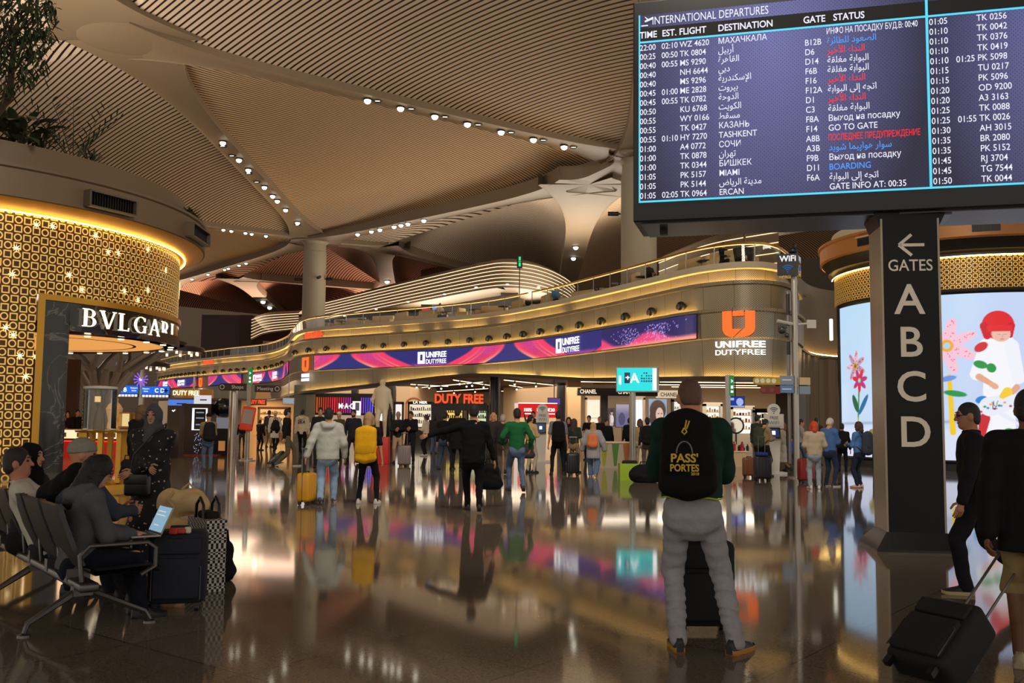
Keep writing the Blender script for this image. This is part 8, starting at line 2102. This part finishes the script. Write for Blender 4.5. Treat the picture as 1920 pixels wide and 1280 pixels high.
f=man('man in beige jacket with green backpack reading his phone at the right wifi kiosk',1434,785,893,60,top='jacket',tc=(150,124,90),bc=K0,hands=PH,head=(0,24),**SW);backpack(f,'grey-green backpack on the man in the beige jacket',(62,70,58),0.32,0.5,0.2)
man('man in dark jacket behind the man in beige at the right wifi kiosk',1421,778,880,50,top='jacket',tc=(56,58,48),bc=K0,**SW)
p=on_z(1432,902);suitcase((p.x,p.y+0.12,0),0.1,'black case in front of the right wifi kiosk',(20,20,24),0.44,0.28,0.6,0.5)
b=MB();b.box((0,0,0.05),(0.32,0.22,0.1),bev=0.04);solid('folded_jacket',b,fabric((40,56,130)),'blue folded jacket on the black case at the right wifi kiosk','jacket',org=(0,0,0)).location=(p.x-0.03,p.y+0.1,0.66)
p=on_z(1411,897);suitcase((p.x,p.y+0.4,0),0.0,'brown case behind the black case at the right wifi kiosk',(110,60,36),0.34,0.24,0.5,0.0)
man('woman with bright orange hair in beige sweater and pale jeans, back turned',1528,790,916,6,top='sweater',tc=(178,160,138),bc=(142,150,158),hair='bob',hc=(196,66,22),shoe=(214,204,196),hands={'L':(-0.16,0.24,0.98),'R':(0.2,0.22,0.98)},wide=1.16,loose=0.008)
p=on_z(1517,906);suitcase((p.x,p.y+0.25,0),0.2,'dark red case left of the woman with orange hair',(130,24,26),0.40,0.25,0.56,0)
man('white-haired man in blue sweater reading papers beside the orange-haired woman',1556,783,912,55,top='sweater',tc=(72,106,160),bc=(44,54,76),hc=(196,190,178),hands=PH,head=(0,22),wide=1.12,shoe=(40,36,40),sole=(180,176,170))
f=man('person in black jacket standing behind the white-haired man',1580,794,889,20,top='jacket',tc=(22,22,25),bc=(24,26,34),**SW);backpack(f,'black backpack on the person behind the white-haired man',(24,25,28),0.32,0.46,0.18)
f=man('brown-haired woman in blue jacket with navy backpack, near the picture tower',1612,791,914,-40,top='jacket',tc=(78,122,178),bc=(34,40,58),hair='bob',hc=(62,44,36),shoe=(206,170,156),hands=PH,wide=1.06);backpack(f,'navy grey backpack on the woman in the blue jacket',(56,62,78),0.32,0.46,0.2)
man('woman in yellow top facing us, left of the GATES pillar',1645,790,884,190,top='shirt',tc=(206,200,96),bc=(44,44,56),hair='bun',hc=(36,26,22),hands={'L':(-0.2,0.2,0.95),'R':(0.2,0.22,0.95)})
p=on_z(1646,882);soft_bag((p.x+0.1,p.y-0.45,0.52),0.1,'black holdall in front of the woman in the yellow top',(38,38,42),0.55,0.26,0.36)
man('person just left of the pillar edge beside the woman in yellow',1658,793,883,200,top='jacket',tc=(60,40,40),bc=(60,30,32),**SW)
man('man in grey striped shirt in profile right of the cube post',1503,786,882,100,top='tee',tc=(170,160,150),sleeve='half',bc=(70,92,120),hands=PH,**SW)
man('person in dark top between the cube post and the orange-haired woman',1532,784,872,30,top='jacket',tc=(70,50,36),bc=K0,**SW)
man('person in long pale skirt walking away behind the right wifi kiosk',1468,800,884,-60,H=1.6,top='shirt',tc=(190,180,160),bot='skirt',bc=(214,206,186),hem=0.3,hair='bob',hc=(120,80,50),feet=STEP)
man('child with blue backpack behind the cube post',1484,826,882,-40,H=1.18,top='tee',tc=(60,84,170),bc=(64,84,110),feet=STEP,**SW)
person('dark-haired woman behind the jewellery counter, hand at her chin',loc=(at(128,770,37).x,37,0),H=1.72,face=170,top='suit',tc=(24,22,22),bc=K0,hair='long',hc=(26,18,16),hands={'L':(-0.1,0.3,1.05),'R':(0.05,0.16,1.36)})
person('dark-suited person beside the woman behind the jewellery counter',loc=(at(146,770,37.2).x,37.2,0),H=1.78,face=150,top='suit',tc=(20,20,22),bc=K0,**SW)
for px,lab,col in((1016,'seated person in blue shirt on the balcony sofa',(80,130,180)),(806,'seated guest in pale top on the balcony, mid-way',(200,176,150)),(1188,'seated guest in dark coat on the balcony near the plastered column',(40,38,40)),(1334,'seated guest in black near the rounded corner of the balcony',(28,28,30))):
 q=RIM.pt(uu(px),-0.85,7.62);person(lab,loc=tuple(q),H=1.7,face=150,sit=0.5,top='shirt',tc=col,bc=K0,feet=((-0.1,0.45,0),(0.1,0.45,0)),hands={'L':(-0.12,0.35,0.7),'R':(0.12,0.35,0.7)},**SW)
p=on_z(712,870);t=thing('statue_plinth','red block plinth under the white marble statue','plinth',(p.x,p.y+0.3,0));b=MB();b.box((0,0,0.46),(0.55,0.55,0.92),bev=0.02);part('block',b,mat('plinth_red',(190,40,28),0.5,emit=(200,30,20),es=0.1),t)
ST=mat('statue_marble',(206,190,160),0.5,var=0.06,vscale=3)
f=person('white marble statue of a standing man on the red plinth',loc=(p.x,p.y+0.3,0.92),H=1.98,face=184,top=None,bot=None,hair='short',hc=(206,190,160),skin=(206,190,160),shoe=(206,190,160),hands={'L':(-0.30,-0.05,0.86),'R':(0.24,0.2,1.0)},wide=1.2,bulk=1.35,vox=0.02,feet=((-0.1,0,0),(0.1,0.06,0)))
f['t'].name='statue';f['t']['category']='statue'
for ch in f['t'].children:
 for i in range(len(ch.data.materials)):ch.data.materials[i]=ST
